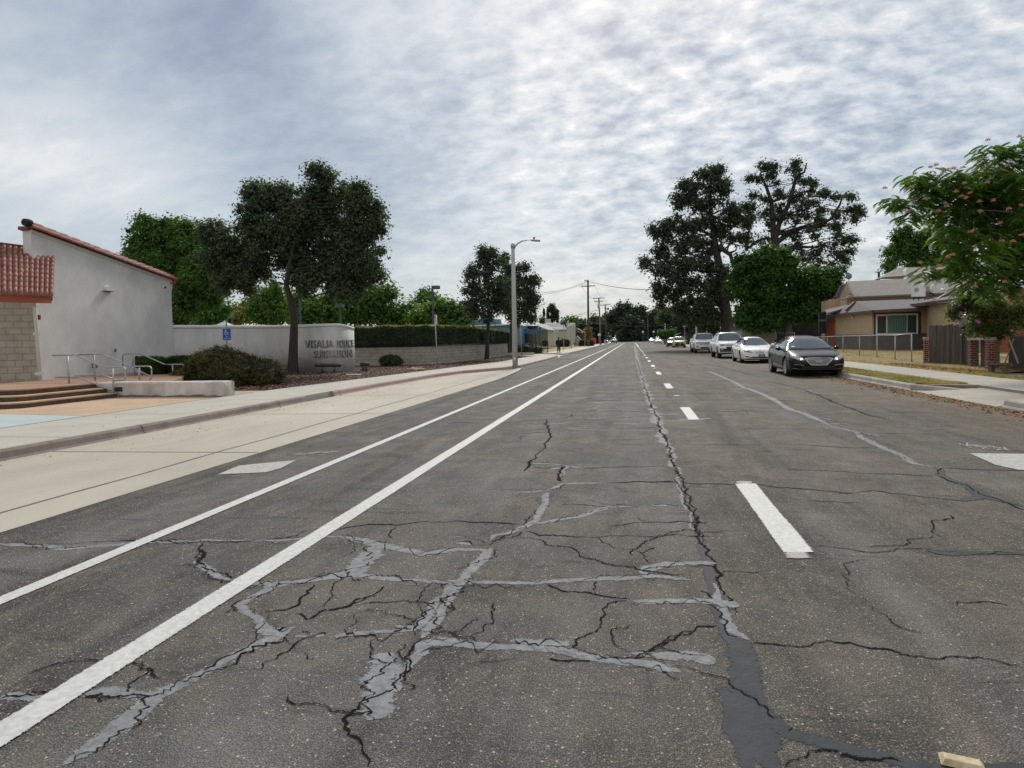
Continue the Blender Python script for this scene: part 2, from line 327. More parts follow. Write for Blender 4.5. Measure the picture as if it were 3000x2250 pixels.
# left kerb: rolled profile
def kerb(pts, side, m, name, z=.15, w=.16, zend=None):
    b = MB(); prof = [(0, 0), (.03, .035), (.05, z-.03), (.08, z), (w, z), (w, -.04)]
    P = [np.array(p, float) for p in inter(pts, .6)]; n = len(P); vs = []
    for i, p in enumerate(P):
        d = P[min(i+1, n-1)]-P[max(i-1, 0)]; d /= np.linalg.norm(d); nn = np.array((-d[1], d[0]))*side
        k = 1 if zend is None else zend(i/(n-1))
        for q, zz in prof: vs.append((p[0]+nn[0]*q, p[1]+nn[1]*q, zz*k if zz > 0 else zz))
    m_ = len(prof)
    fs = [(i*m_+k, i*m_+k+1, (i+1)*m_+k+1, (i+1)*m_+k) for i in range(n-1) for k in range(m_-1)]+[tuple(range(m_)), tuple(range((n-1)*m_, n*m_))]
    return st(b.add(vs, fs).build(name, m))
def cut(pts, y0, y1):
    o = []
    for a, c in zip(pts[:-1], pts[1:]):
        for k in range(20):
            t = k/20; y = a[1]+(c[1]-a[1])*t
            if y0 <= y <= y1: o.append((a[0]+(c[0]-a[0])*t, y))
    if pts[-1][1] <= y1: o.append(pts[-1])
    return o
kerb(cut(KX, -12, 16.0), 1, KERB, 'kerb')
kerb(cut(KX, 16.03, 33.5), 1, PINK, 'kerb')
kerb(cut(KX, 33.55, 60), 1, KERB, 'kerb', zend=lambda t: 1 if t < .86 else max(.03, 1-(t-.86)/.14))
K2 = [(-6.3, 62.5), (-6.3, 110), (-6.4, 200), (-6.5, 329)]
kerb(K2, 1, KERB, 'kerb', zend=lambda t: min(1, .05+t/.012))
kj = MB()
for y in (9.85, 14.3, 17.6, 21.8): kj.add([(-8.424-q, y+.02*0, z) for q, z in ((-.006, .0), (.028, .04), (.045, .125), (.075, .1525), (.16, .1525))]+[(-8.424-q, y+.03, z) for q, z in ((-.006, .0), (.028, .04), (.045, .125), (.075, .1525), (.16, .1525))], [(0, 1, 6, 5), (1, 2, 7, 6), (2, 3, 8, 7), (3, 4, 9, 8)])
st(kj.build('kerb_joints', JOINT))
# left pavement (from kerb back to the planting)
def back(y): return -10.85 if y < 17 else (-10.95+(y-17)*.1 if y < 42 else -8.45)
sw = [(x-.155, y) for x, y in KX]+[(-8.45, 54.5), (-8.45, 42), (-10.95, 17), (-10.85, -12)]
st(MB().prism(sw, -.03, .148).build('pavement', CONC))
drv = [(-6.05, 54.6), (-6.6, 60), (-6.3, 62.4), (-6.45, 62.4), (-9.5, 66), (-30, 72), (-30, 56), (-8.45, 54.6)]
st(MB().prism(drv, -.03, [.006, .006, .006, .02, .12, .12, .12, .12]).build('driveway', CONC2))
sw2 = [(-6.47, 62.45), (-6.47, 329), (-9.0, 329), (-9.0, 66)]
st(MB().prism(sw2, -.03, .148).build('pavement', CONC))
pj = MB()
for y in (2.2, 5.3, 8.4, 11.5, 14.7, 17.9, 21.1, 24.3, 27.5, 30.7): pj.add([(back(y)+.02, y, .1525), (-8.6 if y < 27 else -8.0, y+.05, .1525), (-8.6 if y < 27 else -8.0, y+.065, .1525), (back(y)+.02, y+.015, .1525)], [(0, 1, 2, 3)])
for y in range(34, 54, 3): pj.add([(back(y)+.02, y, .1525), (-6.15, y, .1525), (-6.15, y+.02, .1525), (back(y)+.02, y+.02, .1525)], [(0, 1, 2, 3)])
pj.box(-10.87, -10.845, -12, 17, .1, .1525)
st(pj.build('pavement_joints', mat('joint_brown', (.13, .11, .09), .95)))
# plaza: coloured concrete (tan, pale blue) with steps
ORG = mat('tan_coloured_concrete', (.43, .30, .195), .85, .12, 1.2, bump=.2, bscale=70, big=.16, bigscale=.5)
BLU = mat('pale_blue_coloured_concrete', (.37, .42, .42), .85, .08, 1.6, big=.08)
LAND = mat('landing_concrete', (.32, .195, .125), .85, .15, 1.5, big=.15)
STEP = mat('step_riser_stained', (.13, .082, .05), .9, col2=(.045, .032, .024), scale=5, big=.3, bigscale=1.5)
st(MB().prism([(-10.875, -12), (-10.875, 11.2), (-14.0, 11.6), (-30, 11.6), (-30, -12)], -.03, .146).build('plaza', BLU))
st(MB().prism([(-10.875, 11.22), (-10.875, 17.6), (-12.2, 17.6), (-12.6, 15.7), (-30, 15.7), (-30, 11.62), (-14.0, 11.62)], -.03, .147).build('plaza', ORG))
LZ = .55; RZ = (LZ-.15)/3
root = T('entrance_steps', 'three stained tan concrete steps beside the low white wall', 'steps', (-14.5, 13.5, .15))
for k in range(3):
    z0 = .148+RZ*k; z1 = .148+RZ*(k+1)-.001
    x0 = -14.05-.33*k; y0 = 12.5+.33*k
    poly = [(x0, 15.5), (x0, y0+.25), (x0-.25, y0), (-32, y0), (-32, 15.5)]
    MB().prism(poly, z0, z1-.035).build('riser', STEP, root)
    poly2 = [(x0+.02, 15.5), (x0+.02, y0+.24), (x0-.26, y0-.02), (-32, y0-.02), (-32, 15.5)]
    MB().prism(poly2, z1-.033, z1).build('tread', ORG if k < 2 else LAND, root)
st(MB().prism([(-14.75, 15.55), (-32, 15.55), (-32, 60), (-20, 30), (-18.9, 25), (-13.6, 17.5), (-12.8, 16.05), (-14.75, 16.05)], .1, LZ).build('landing', LAND))
# mulch bed
MUL = mat('mulch', (.115, .062, .042), .95, col2=(.05, .03, .022), scale=22, bump=1, bscale=55, big=.2)
bed = [(-11.0, 17.62), (-8.5, 42), (-8.5, 54.4), (-11.5, 60), (-30, 60), (-30, 30), (-20, 26.2), (-18.7, 24.8), (-13.6, 17.62)]
mb = MB().prism(bed, -.03, .145); st(mb.build('mulch_bed', MUL))
# ---- right side
RX = [(7.2, -12), (7.2, 12), (7.15, 14.2)]   # kerb before the driveway apron
RXB = [(7.12, 18.4), (7.15, 24), (7.5, 32), (7.7, 60), (7.75, 128)]
kerb(RX, -1, KERBR, 'kerb', w=.18)
kerb(RXB, -1, KERBR, 'kerb', w=.18, zend=lambda t: 1)
kerb([(7.8, 150), (7.8, 329)], -1, KERBR, 'kerb', w=.18)
# apron kerb return wedge, driveway slope
st(MB().prism([(7.13, 18.38), (7.3, 18.38), (8.55, 17.9), (8.4, 17.62), (7.5, 18.1)], -.03, [.15, .15, .03, .03, .03]).build('kerb_return', KERBR))
DRV = mat('driveway_concrete', (.34, .31, .255), .88, .16, 2, bump=.25, bscale=70, big=.14)
vs = [(7.05, 14.22, .004), (7.05, 18.35, .004), (7.4, 18.2, .006), (8.55, 17.75, .10), (8.55, 15.0, .10), (7.3, 14.35, .01)]
st(MB().add(vs, [tuple(range(6))]).build('driveway_apron', DRV))
st(MB().prism([(8.52, -12), (8.52, 60), (8.6, 128), (10.5, 128), (10.45, 60), (10.4, -12)], -.03, .15).build('pavement', CONCR))
st(MB().prism([(7.33, 14.25), (7.33, 13.9), (8.5, 13.9), (8.5, 14.95)], -.03, .145).build('driveway_flare', DRV))
st(MB().prism([(7.36, -12), (8.5, -12), (8.5, 13.88), (7.36, 13.88)], -.03, .14).build('tree_well', DIRT))
st(MB().prism([(10.42, 14.6), (10.42, 23), (12.0, 23), (12.0, 14.6)], -.03, .143).build('driveway', DRV))
LAWN = mat('dry_lawn', (.32, .215, .12), .95, col2=(.165, .165, .06), scale=1.3, bump=.6, bscale=40, big=.2, bigscale=.5)
VERGE = mat('verge_grass', (.29, .235, .14), .95, col2=(.15, .135, .07), scale=2.2, bump=.6, bscale=40, big=.2)
st(MB().prism([(7.34, 18.45), (8.5, 18.0), (8.5, 60), (8.58, 128), (7.93, 128), (7.88, 60), (7.68, 32), (7.33, 24)], -.03, .146).build('verge', VERGE))
def lawnz(x): t = min(1, max(0, (x-11.2)/3.2)); return .145+.28*t*t*(3-2*t)
lv = []; xs = [10.47, 11.2, 11.8, 12.4, 13, 13.6, 14.4, 18, 40, 90]; ys = [23.02, 30, 40, 60, 128]
for y in ys:
    for x in xs: lv.append((x, y, lawnz(x)))
st(MB().add(lv, [(j*10+i, j*10+i+1, (j+1)*10+i+1, (j+1)*10+i) for j in range(4) for i in range(9)]).build('lawn', LAWN))
st(MB().prism([(12.02, -12), (40, -12), (40, 23), (12.02, 23)], -.03, .15).build('yard', DIRT))
pr = MB()
for y in np.arange(16, 120, 1.55): pr.add([(8.55, y, .154), (10.4, y, .154), (10.4, y+.02, .154), (8.55, y+.02, .154)], [(0, 1, 2, 3)])
pr.add([(8.5, 14.9, .154), (8.53, 14.9, .154), (8.53, 18, .154), (8.5, 18, .154)], [(0, 1, 2, 3)])
st(pr.build('pavement_joints', JOINT))
# far right cross street corner
st(MB().prism([(7.9, 128.1), (40, 128.1), (40, 139), (7.9, 139)], -.04, -.002).build('side_street', mat('side_asphalt', (.11, .105, .1), .9, .1, 1)))
# ---- painted markings (each sheet 4 mm above the road)
Z1 = .0065
def strip(b, x0, x1, y0, y1, z=Z1): b.add([(x0, y0, z), (x1, y0, z), (x1, y1, z), (x0, y1, z)], [(0, 1, 2, 3)])
def ragged(b, x0, x1, y0, y1, z=Z1, step=.12, amp=.006, seed=0):
    rg = random.Random(seed); n = max(2, int((y1-y0)/step)); vs = []
    for i in range(n+1):
        y = y0+(y1-y0)*i/n; vs += [(x0+rg.uniform(-amp, amp), y, z), (x1+rg.uniform(-amp, amp), y, z)]
    b.add(vs, [(2*i, 2*i+1, 2*i+3, 2*i+2) for i in range(n)])
b = MB(); strip(b, -2.515, -2.36, 25.01, 60); strip(b, -2.54, -2.37, 60.01, 220); st(b.build('edge_line', PAINT))
b = MB(); strip(b, -3.79, -3.68, 25.01, 98); strip(b, -3.79, -3.68, 104, 220); st(b.build('bike_lane_line', PAINT))
b = MB(); b2 = MB()
for k in range(14):
    y0 = 4.65+7.36*k
    if k < 3: continue
    if k == 0:
        ragged(b, 1.02, 1.2, y0, y0+2.1, seed=k); ragged(b2, 1.0, 1.16, y0-.12, y0-.005, seed=4); ragged(b2, 1.02, 1.2, y0+2.105, y0+2.24, seed=5)
    else: ragged(b, 1.0, 1.18, y0, y0+2.2, seed=k)
strip(b, 1.0, 1.17, 107, 215)
LDASH = b
b = MB()
for x in (-1.6, .1, 1.9, 3.6, 6.0): strip(b, x-.45, x+.45, 112+x*.4, 113.2+x*.4)
strip(b, 3.6, 6.0, 84, 84.4); strip(b, -5.6, -3.95, 60.5, 61.3)
st(b.build('crossing_marks', PAINTW))
b = MB()
dia = [G(470, 1026), G(515, 1007), G(560, 1002), G(640, 995), G(605, 1013), G(575, 1021), G(535, 1023)]
b.add([(p[0], p[1], Z1) for p in dia], [tuple(range(len(dia)))])
st(b.build('worn_arrow_mark', PAINTW))
b = MB(); q = [G(2094, 980), G(2290, 982), G(2400, 1012), G(2290, 1019), G(2200, 1016), G(2150, 1005)]
b.add([(p[0], p[1], Z1) for p in q], [tuple(range(len(q)))])
rg = random.Random(5)
for k in range(26):
    x, y, _ = G(2080+k*3.6, 962+k*.32+rg.uniform(-2, 2)); a = rg.uniform(-.8, .8)+1.2; l = rg.uniform(.04, .14)
    b.add([(x-l*math.cos(a), y-l*math.sin(a), Z1), (x-l*math.cos(a)+.02, y-l*math.sin(a), Z1), (x+l*math.cos(a)+.02, y+l*math.sin(a), Z1), (x+l*math.cos(a), y+l*math.sin(a), Z1)], [(0, 1, 2, 3)])
for k in range(14):
    x, y, _ = G(640+k*6, 983-k*.5+rg.uniform(-2, 2)); l = rg.uniform(.03, .08)
    b.add([(x-l, y, Z1), (x-l, y+.02, Z1), (x+l, y+.05, Z1), (x+l, y+.03, Z1)], [(0, 1, 2, 3)])
st(b.build('worn_arrow_mark', PAINTW))
# ---- cracks and sealant, surveyed on the road plane
rng = np.random.RandomState(11)
def fbm(n, amp, octs=(20, 7, 3, 1)):
    o = np.zeros(n)
    for j, w in enumerate(octs):
        k = max(2, n//w+2); y = rng.uniform(-1, 1, k); o += np.interp(np.linspace(0, k-1, n), np.arange(k), y)*amp/(1+j)
    return o
ZC = [.0015]
def ribbon(b, pts, w, wob=.25, edge=.35, step=.014, taper=(1, 1), px=True):
    P = [np.array(G(*p)[:2]) if px else np.array(p, float) for p in pts]
    if not isinstance(w, (list, tuple)): w = [w]*len(P)
    seg = [0]
    for a, c in zip(P[:-1], P[1:]): seg.append(seg[-1]+np.linalg.norm(c-a))
    far = P[0][1] if P[0][1] < P[-1][1] else P[-1][1]; step = max(step, .0035*far); n = max(4, int(seg[-1]/step)); t = np.linspace(0, seg[-1], n)
    X = np.interp(t, seg, [p[0] for p in P]); Y = np.interp(t, seg, [p[1] for p in P]); Wd = np.interp(t, seg, w)
    dx = np.gradient(X); dy = np.gradient(Y); l = np.hypot(dx, dy)+1e-9; nx, ny = -dy/l, dx/l
    off = fbm(n, 1, (9, 4, 2, 1))*np.maximum(Wd, .04)*wob*.75; u = t/seg[-1]
    tp = np.minimum(1, np.minimum(u/.06+(.0 if taper[0] else 1), (1-u)/.06+(.0 if taper[1] else 1)))
    tp = np.clip(tp, .08, 1)
    a1 = Wd/2*tp*np.clip(1+fbm(n, edge*1.15, (22, 8, 4, 2, 1)), .08, 2.2); a2 = Wd/2*tp*np.clip(1+fbm(n, edge*1.15, (22, 8, 4, 2, 1)), .08, 2.2)
    z = ZC[0]; ZC[0] += .00001; vs = []; pd = .006 if np.max(w) > .024 else .0015; a1 = a1*1.25+pd; a2 = a2*1.25+pd
    if not hasattr(b, 'e'): b.e = []
    for i in range(n):
        cx, cy = X[i]+nx[i]*off[i], Y[i]+ny[i]*off[i]; q = 0 if i in (0, n-1) else 1
        vs += [(cx+nx[i]*a1[i], cy+ny[i]*a1[i], z), (cx, cy, z), (cx-nx[i]*a2[i], cy-ny[i]*a2[i], z)]; b.e += [0, q, 0]
    b.add(vs, [f for i in range(n-1) for f in ((3*i, 3*i+1, 3*i+4, 3*i+3), (3*i+1, 3*i+2, 3*i+5, 3*i+4))])
def ragged_edge(m, thr, sc_=(45, 140), wgt=.75):
    # crumbled outline: the painted film ends where a grain-size noise meets its feathered edge
    n_ = m.node_tree; o = [x for x in n_.nodes if x.type == 'OUTPUT_MATERIAL'][0]; b = n_.nodes['Principled BSDF']; at = N('ShaderNodeAttribute', n_); at.attribute_name = 'e'
    tc = N('ShaderNodeTexCoord', n_).outputs['Object']; a = []
    for s_ in sc_:
        nz = N('ShaderNodeTexNoise', n_); L(n_, tc, nz.inputs['Vector']); nz.inputs['Scale'].default_value = s_; nz.inputs['Detail'].default_value = 3; a.append(nz.outputs[0])
    v = M_(n_, 'ADD', at.outputs['Fac'], M_(n_, 'MULTIPLY', M_(n_, 'SUBTRACT', M_(n_, 'ADD', a[0], a[1]), 1.0), wgt))
    t = N('ShaderNodeBsdfTransparent', n_); mx = N('ShaderNodeMixShader', n_); L(n_, M_(n_, 'GREATER_THAN', v, thr), mx.inputs[0]); L(n_, t.outputs[0], mx.inputs[1]); L(n_, b.outputs[0], mx.inputs[2]); L(n_, mx.outputs[0], o.inputs[0])
def build_film(b, name, m):
    o = b.build(name, m, fix=False); at = o.data.attributes.new('e', 'FLOAT', 'POINT'); at.data.foreach_set('value', np.array(b.e, dtype=np.float32)); return st(o)
ragged_edge(SEAL, .22, (40, 110), 1.0); ragged_edge(SEALD, .22, (30, 90), .8); ragged_edge(CRACK, .42, (60, 160), 1.3)
def q1(x, y): return ((x/1.952)/KP, (1400+y/1.952)/KP)
def q2(x, y): return ((1000+x/1.952)/KP, (1400+y/1.952)/KP)
def q3(x, y): return ((1900+x/1.952)/KP, (1400+y/1.952)/KP)
def q4(x, y): return ((1300+x/2.458)/KP, (1000+y/2.458)/KP)
def q5(x, y): return ((2100+x/2.458)/KP, (1000+y/2.458)/KP)
mp_ = lambda f, *a: [f(*p) for p in a]
se = MB(); sdk = MB(); ck = MB()
# long joint
ribbon(se, mp_(q4, (1880, 1475), (1800, 1380), (1770, 1260), (1730, 1150), (1700, 1050), (1680, 980), (1660, 900), (1640, 820), (1600, 720), (1570, 640), (1530, 560), (1510, 490), (1480, 420), (1460, 350), (1440, 290), (1420, 230), (1400, 160), (1385, 90), (1372, 30)), [.10, .11, .10, .11, .12, .12, .15, .16, .18, .16, .16, .14, .15, .15, .16, .16, .2, .2, .2], .3, .6)
ribbon(sdk, [(1665, 1680), (1640, 1600), (1612, 1520), (1598, 1450), (1588, 1400), (1570, 1360), (1556, 1320), (1540, 1270), (1527, 1215), (1512, 1165), (1500, 1120)], [.15, .17, .13, .12, .1, .07, .07, .06, .06, .05, .04], .2, .3)
ribbon(sdk, [(1560, 1480), (1590, 1560), (1600, 1620), (1620, 1680)], [.05, .07, .05, .04], .3, .6)
ribbon(sdk, [(1610, 1490), (1650, 1545), (1700, 1585), (1760, 1600), (1850, 1622), (1950, 1648), (2060, 1664), (2240, 1655)], [.05, .06, .06, .055, .06, .055, .05, .05], .15, .3)
ribbon(se, mp_(q3, (370, 600), (430, 760), (480, 850), (560, 930)), [.03, .05, .06, .04], .4, .7)
ribbon(sdk, mp_(q3, (590, 980), (560, 1150), (640, 1230), (700, 1350), (760, 1420)), [.03, .03, .025, .03, .02], .4, .8)
ribbon(ck, mp_(q3, (160, 0), (200, 120), (260, 200), (280, 300), (330, 420), (390, 520), (420, 620), (460, 740), (480, 790)), .022, .9, .8)
ribbon(ck, mp_(q3, (540, 920), (480, 900), (430, 830), (380, 760), (330, 640)), .02, .9, .8)
ribbon(ck, mp_(q4, (1870, 1475), (1840, 1380), (1800, 1260), (1780, 1150), (1740, 1050), (1710, 980), (1640, 860), (1620, 760), (1560, 640), (1545, 560), (1500, 470), (1465, 380), (1440, 300), (1415, 220), (1390, 130)), [.03, .03, .035, .03, .03, .03, .03, .03, .04, .04, .04, .05, .05, .05, .05], .9, .8)
# big left sealant net
SEALP = []
for pts, w in [
    ([(0, 1174), (100, 1180), (140, 1186), (230, 1179), (300, 1172), (430, 1170)], .05), ([(420, 1168), (600, 1168), (700, 1160), (740, 1159)], .05),
    ([(730, 1160), (790, 1168), (850, 1184), (920, 1196), (990, 1186), (1065, 1188)], [.06, .1, .11, .09, .06, .05]),
    ([(815, 1180), (795, 1205), (770, 1230), (745, 1248)], [.12, .15, .15, .08]),
    ([(560, 1270), (600, 1264), (720, 1246), (800, 1245), (880, 1254), (980, 1259)], [.04, .05, .05, .06, .05, .04]),
    (mp_(q2, (600, 590), (720, 600), (900, 600), (1100, 605), (1200, 590), (1400, 580), (1600, 575), (1800, 565), (2000, 585)), [.04, .04, .03, .04, .05, .05, .05, .05, .05]),
    (mp_(q2, (860, 400), (800, 470), (750, 520), (690, 580), (640, 660), (580, 740), (540, 820), (490, 880), (460, 920)), [.06, .09, .08, .05, .05, .05, .06, .06, .06]),
    (mp_(q2, (620, 600), (600, 640), (570, 690)), [.05, .06, .03]),
    (mp_(q2, (560, 680), (500, 760), (450, 850), (380, 880)), [.04, .05, .05, .03]),
    (mp_(q2, (470, 930), (440, 1000), (400, 1060), (330, 1150), (310, 1230)), [.08, .08, .05, .04, .02]),
    (mp_(q2, (300, 1000), (240, 1060), (220, 1150), (220, 1250), (190, 1340), (150, 1390)), [.12, .13, .15, .14, .13, .05]),
    (mp_(q2, (440, 940), (560, 940), (700, 950), (850, 960), (1000, 965), (1160, 980), (1300, 1000), (1420, 1030), (1560, 1050), (1750, 1070), (1950, 1100)), [.06, .08, .07, .06, .05, .05, .06, .06, .05, .06, .07]),
    (mp_(q2, (960, 930), (1100, 945), (1320, 950)), .035), (mp_(q2, (1640, 1000), (1800, 1015), (2000, 1020), (2150, 1050)), [.03, .05, .07, .08]),
    (mp_(q2, (0, 900), (150, 890), (280, 880), (420, 870)), .035), (mp_(q2, (300, 850), (370, 845), (430, 850)), .03),
    (mp_(q1, (355, 1650), (450, 1590), (600, 1500), (720, 1400), (800, 1310), (900, 1240), (1050, 1170), (1200, 1100), (1350, 1010), (1500, 940), (1620, 900)), [.06, .06, .08, .09, .1, .08, .06, .06, .05, .07, .1]),
    (mp_(q1, (1680, 850), (1600, 890), (1540, 880), (1500, 830), (1420, 770), (1370, 730), (1430, 690), (1520, 650), (1590, 600), (1700, 600), (1850, 580), (2000, 520)), [.05, .12, .11, .06, .05, .05, .04, .05, .06, .04, .05, .12]),
    (mp_(q1, (0, 1250), (100, 1260), (280, 1245)), .05), (mp_(q1, (480, 1240), (600, 1220), (750, 1230), (870, 1250)), [.03, .05, .06, .03]),
    (mp_(q1, (1100, 480), (1180, 520), (1250, 570), (1340, 590), (1450, 605), (1560, 610)), [.05, .05, .05, .04, .03, .04]),
    (mp_(q1, (1800, 900), (1860, 905)), .04), (mp_(q1, (1680, 905), (1760, 912)), .02), (mp_(q1, (1910, 910), (2000, 893), (2147, 890)), .04),
    (mp_(q2, (1710, 550), (1760, 520), (1830, 495), (1950, 490), (2150, 490)), [.05, .06, .06, .05, .04]),
    (mp_(q2, (1660, 700), (1750, 710), (1950, 705), (2150, 710), (2280, 740)), [.03, .06, .05, .06, .08]),
    (mp_(q2, (990, 90), (1110, 78), (1200, 65), (1260, 35), (1340, 32), (1520, 28)), .05),
    (mp_(q2, (1180, 85), (1170, 140), (1130, 190), (1110, 240), (1050, 280), (950, 315), (870, 330), (850, 360)), [.07, .07, .06, .06, .06, .05, .03, .05]),
    (mp_(q2, (1060, 265), (1150, 262), (1250, 240), (1380, 220), (1450, 190), (1520, 170), (1620, 163), (1700, 165)), .05),
    (mp_(q2, (1760, 158), (1850, 158), (1950, 160)), .04), (mp_(q2, (600, 340), (700, 338)), .02), (mp_(q2, (650, 370), (760, 385)), .03),
    (mp_(q4, (630, 875), (780, 885), (880, 895), (990, 915)), .05), (mp_(q4, (890, 900), (860, 950), (830, 980)), .06), (mp_(q4, (760, 920), (870, 908)), .04),
    (mp_(q4, (880, 622), (960, 632), (1130, 640), (1230, 635), (1400, 640), (1530, 645)), [.03, .05, .06, .05, .03, .03]), (mp_(q4, (890, 620), (1040, 622)), .04),
    (mp_(q4, (950, 552), (1120, 558), (1240, 556)), .05), (mp_(q4, (960, 530), (1060, 518), (1130, 498), (1300, 490)), .05), (mp_(q4, (830, 722), (1055, 726)), .035),
    (mp_(q4, (1000, 490), (1090, 485), (1120, 465)), .06), (mp_(q4, (480, 675), (600, 672), (720, 660)), .03), (mp_(q4, (1070, 320), (1250, 308), (1420, 298), (1520, 297)), .05),
    (mp_(q4, (750, 367), (840, 367)), .04), (mp_(q4, (930, 420), (1040, 400)), .05), (mp_(q4, (1100, 342), (1190, 345)), .05), (mp_(q4, (1060, 400), (1150, 397)), .05), (mp_(q4, (1070, 368), (1160, 358)), .05),
    (mp_(q4, (1200, 375), (1260, 375)), .06), (mp_(q4, (660, 728), (740, 722)), .04), (mp_(q4, (690, 815), (715, 805)), .05), (mp_(q4, (1440, 540), (1510, 545)), .06),
    # long seam across the parking lane
    (mp_(q5, (-60, 215), (0, 240), (120, 290), (200, 335), (270, 355), (350, 390), (430, 430), (480, 460), (520, 490), (640, 525), (740, 570), (820, 610)), [.1, .12, .12, .13, .13, .14, .13, .12, .12, .1, .1, .12]),
    (mp_(q5, (820, 610), (900, 630), (1000, 655), (1040, 690), (1130, 740), (1250, 790), (1360, 840), (1420, 880), (1560, 908)), [.1, .07, .08, .1, .1, .09, .1, .08, .03]),
    (mp_(q5, (640, 520), (750, 518), (860, 513)), .05), (mp_(q5, (700, 545), (780, 555), (840, 568)), .05), (mp_(q5, (830, 595), (900, 590), (960, 600)), .05), (mp_(q5, (1040, 660), (1130, 685), (1160, 675)), .06),
    (mp_(q5, (480, 412), (640, 408)), .03), (mp_(q5, (200, 345), (420, 348)), .03), (mp_(q5, (0, 495), (150, 500), (260, 520)), .05), (mp_(q5, (860, 580), (1010, 585)), .04),
]:
    ribbon(se, pts, w, .22, .5 if np.max(w) < .07 else .26); SEALP.append(pts)
rgr = random.Random(8)
for k in range(110):  # scattered short seals further up the street
    x = rgr.uniform(-2.2, .8); y = 11+rgr.random()**1.3*70; l = rgr.uniform(.2, .9); ribbon(se, [(x, y), (x+l/2, y+rgr.uniform(-.1, .1)), (x+l, y+rgr.uniform(-.2, .2))], .05+y*.001, .3, .6, px=False)
for k in range(8):
    y = 58+k*11; ribbon(se, [(.55, y), (.6, y+5), (.52, y+9.5)], .14, .4, .6, px=False)
for pts, w in [
    (mp_(q3, (1590, 418), (1700, 432), (1900, 432), (2150, 432), (2300, 430)), [.03, .09, .06, .07, .05]),
    (mp_(q3, (1680, 120), (1800, 130), (1900, 110), (1850, 60)), [.03, .06, .08, .05]),
    (mp_(q5, (1560, 908), (1610, 930), (1600, 960), (1680, 1000), (1800, 1040), (1900, 1100), (2000, 1140), (2212, 1190)), [.04, .06, .07, .06, .08, .1, .07, .06]),
    (mp_(q5, (1100, 955), (1250, 955), (1400, 962), (1560, 968)), .05), (mp_(q5, (1650, 912), (1900, 925), (2260, 930)), .035)]: ribbon(sdk, pts, w, .2, .4)
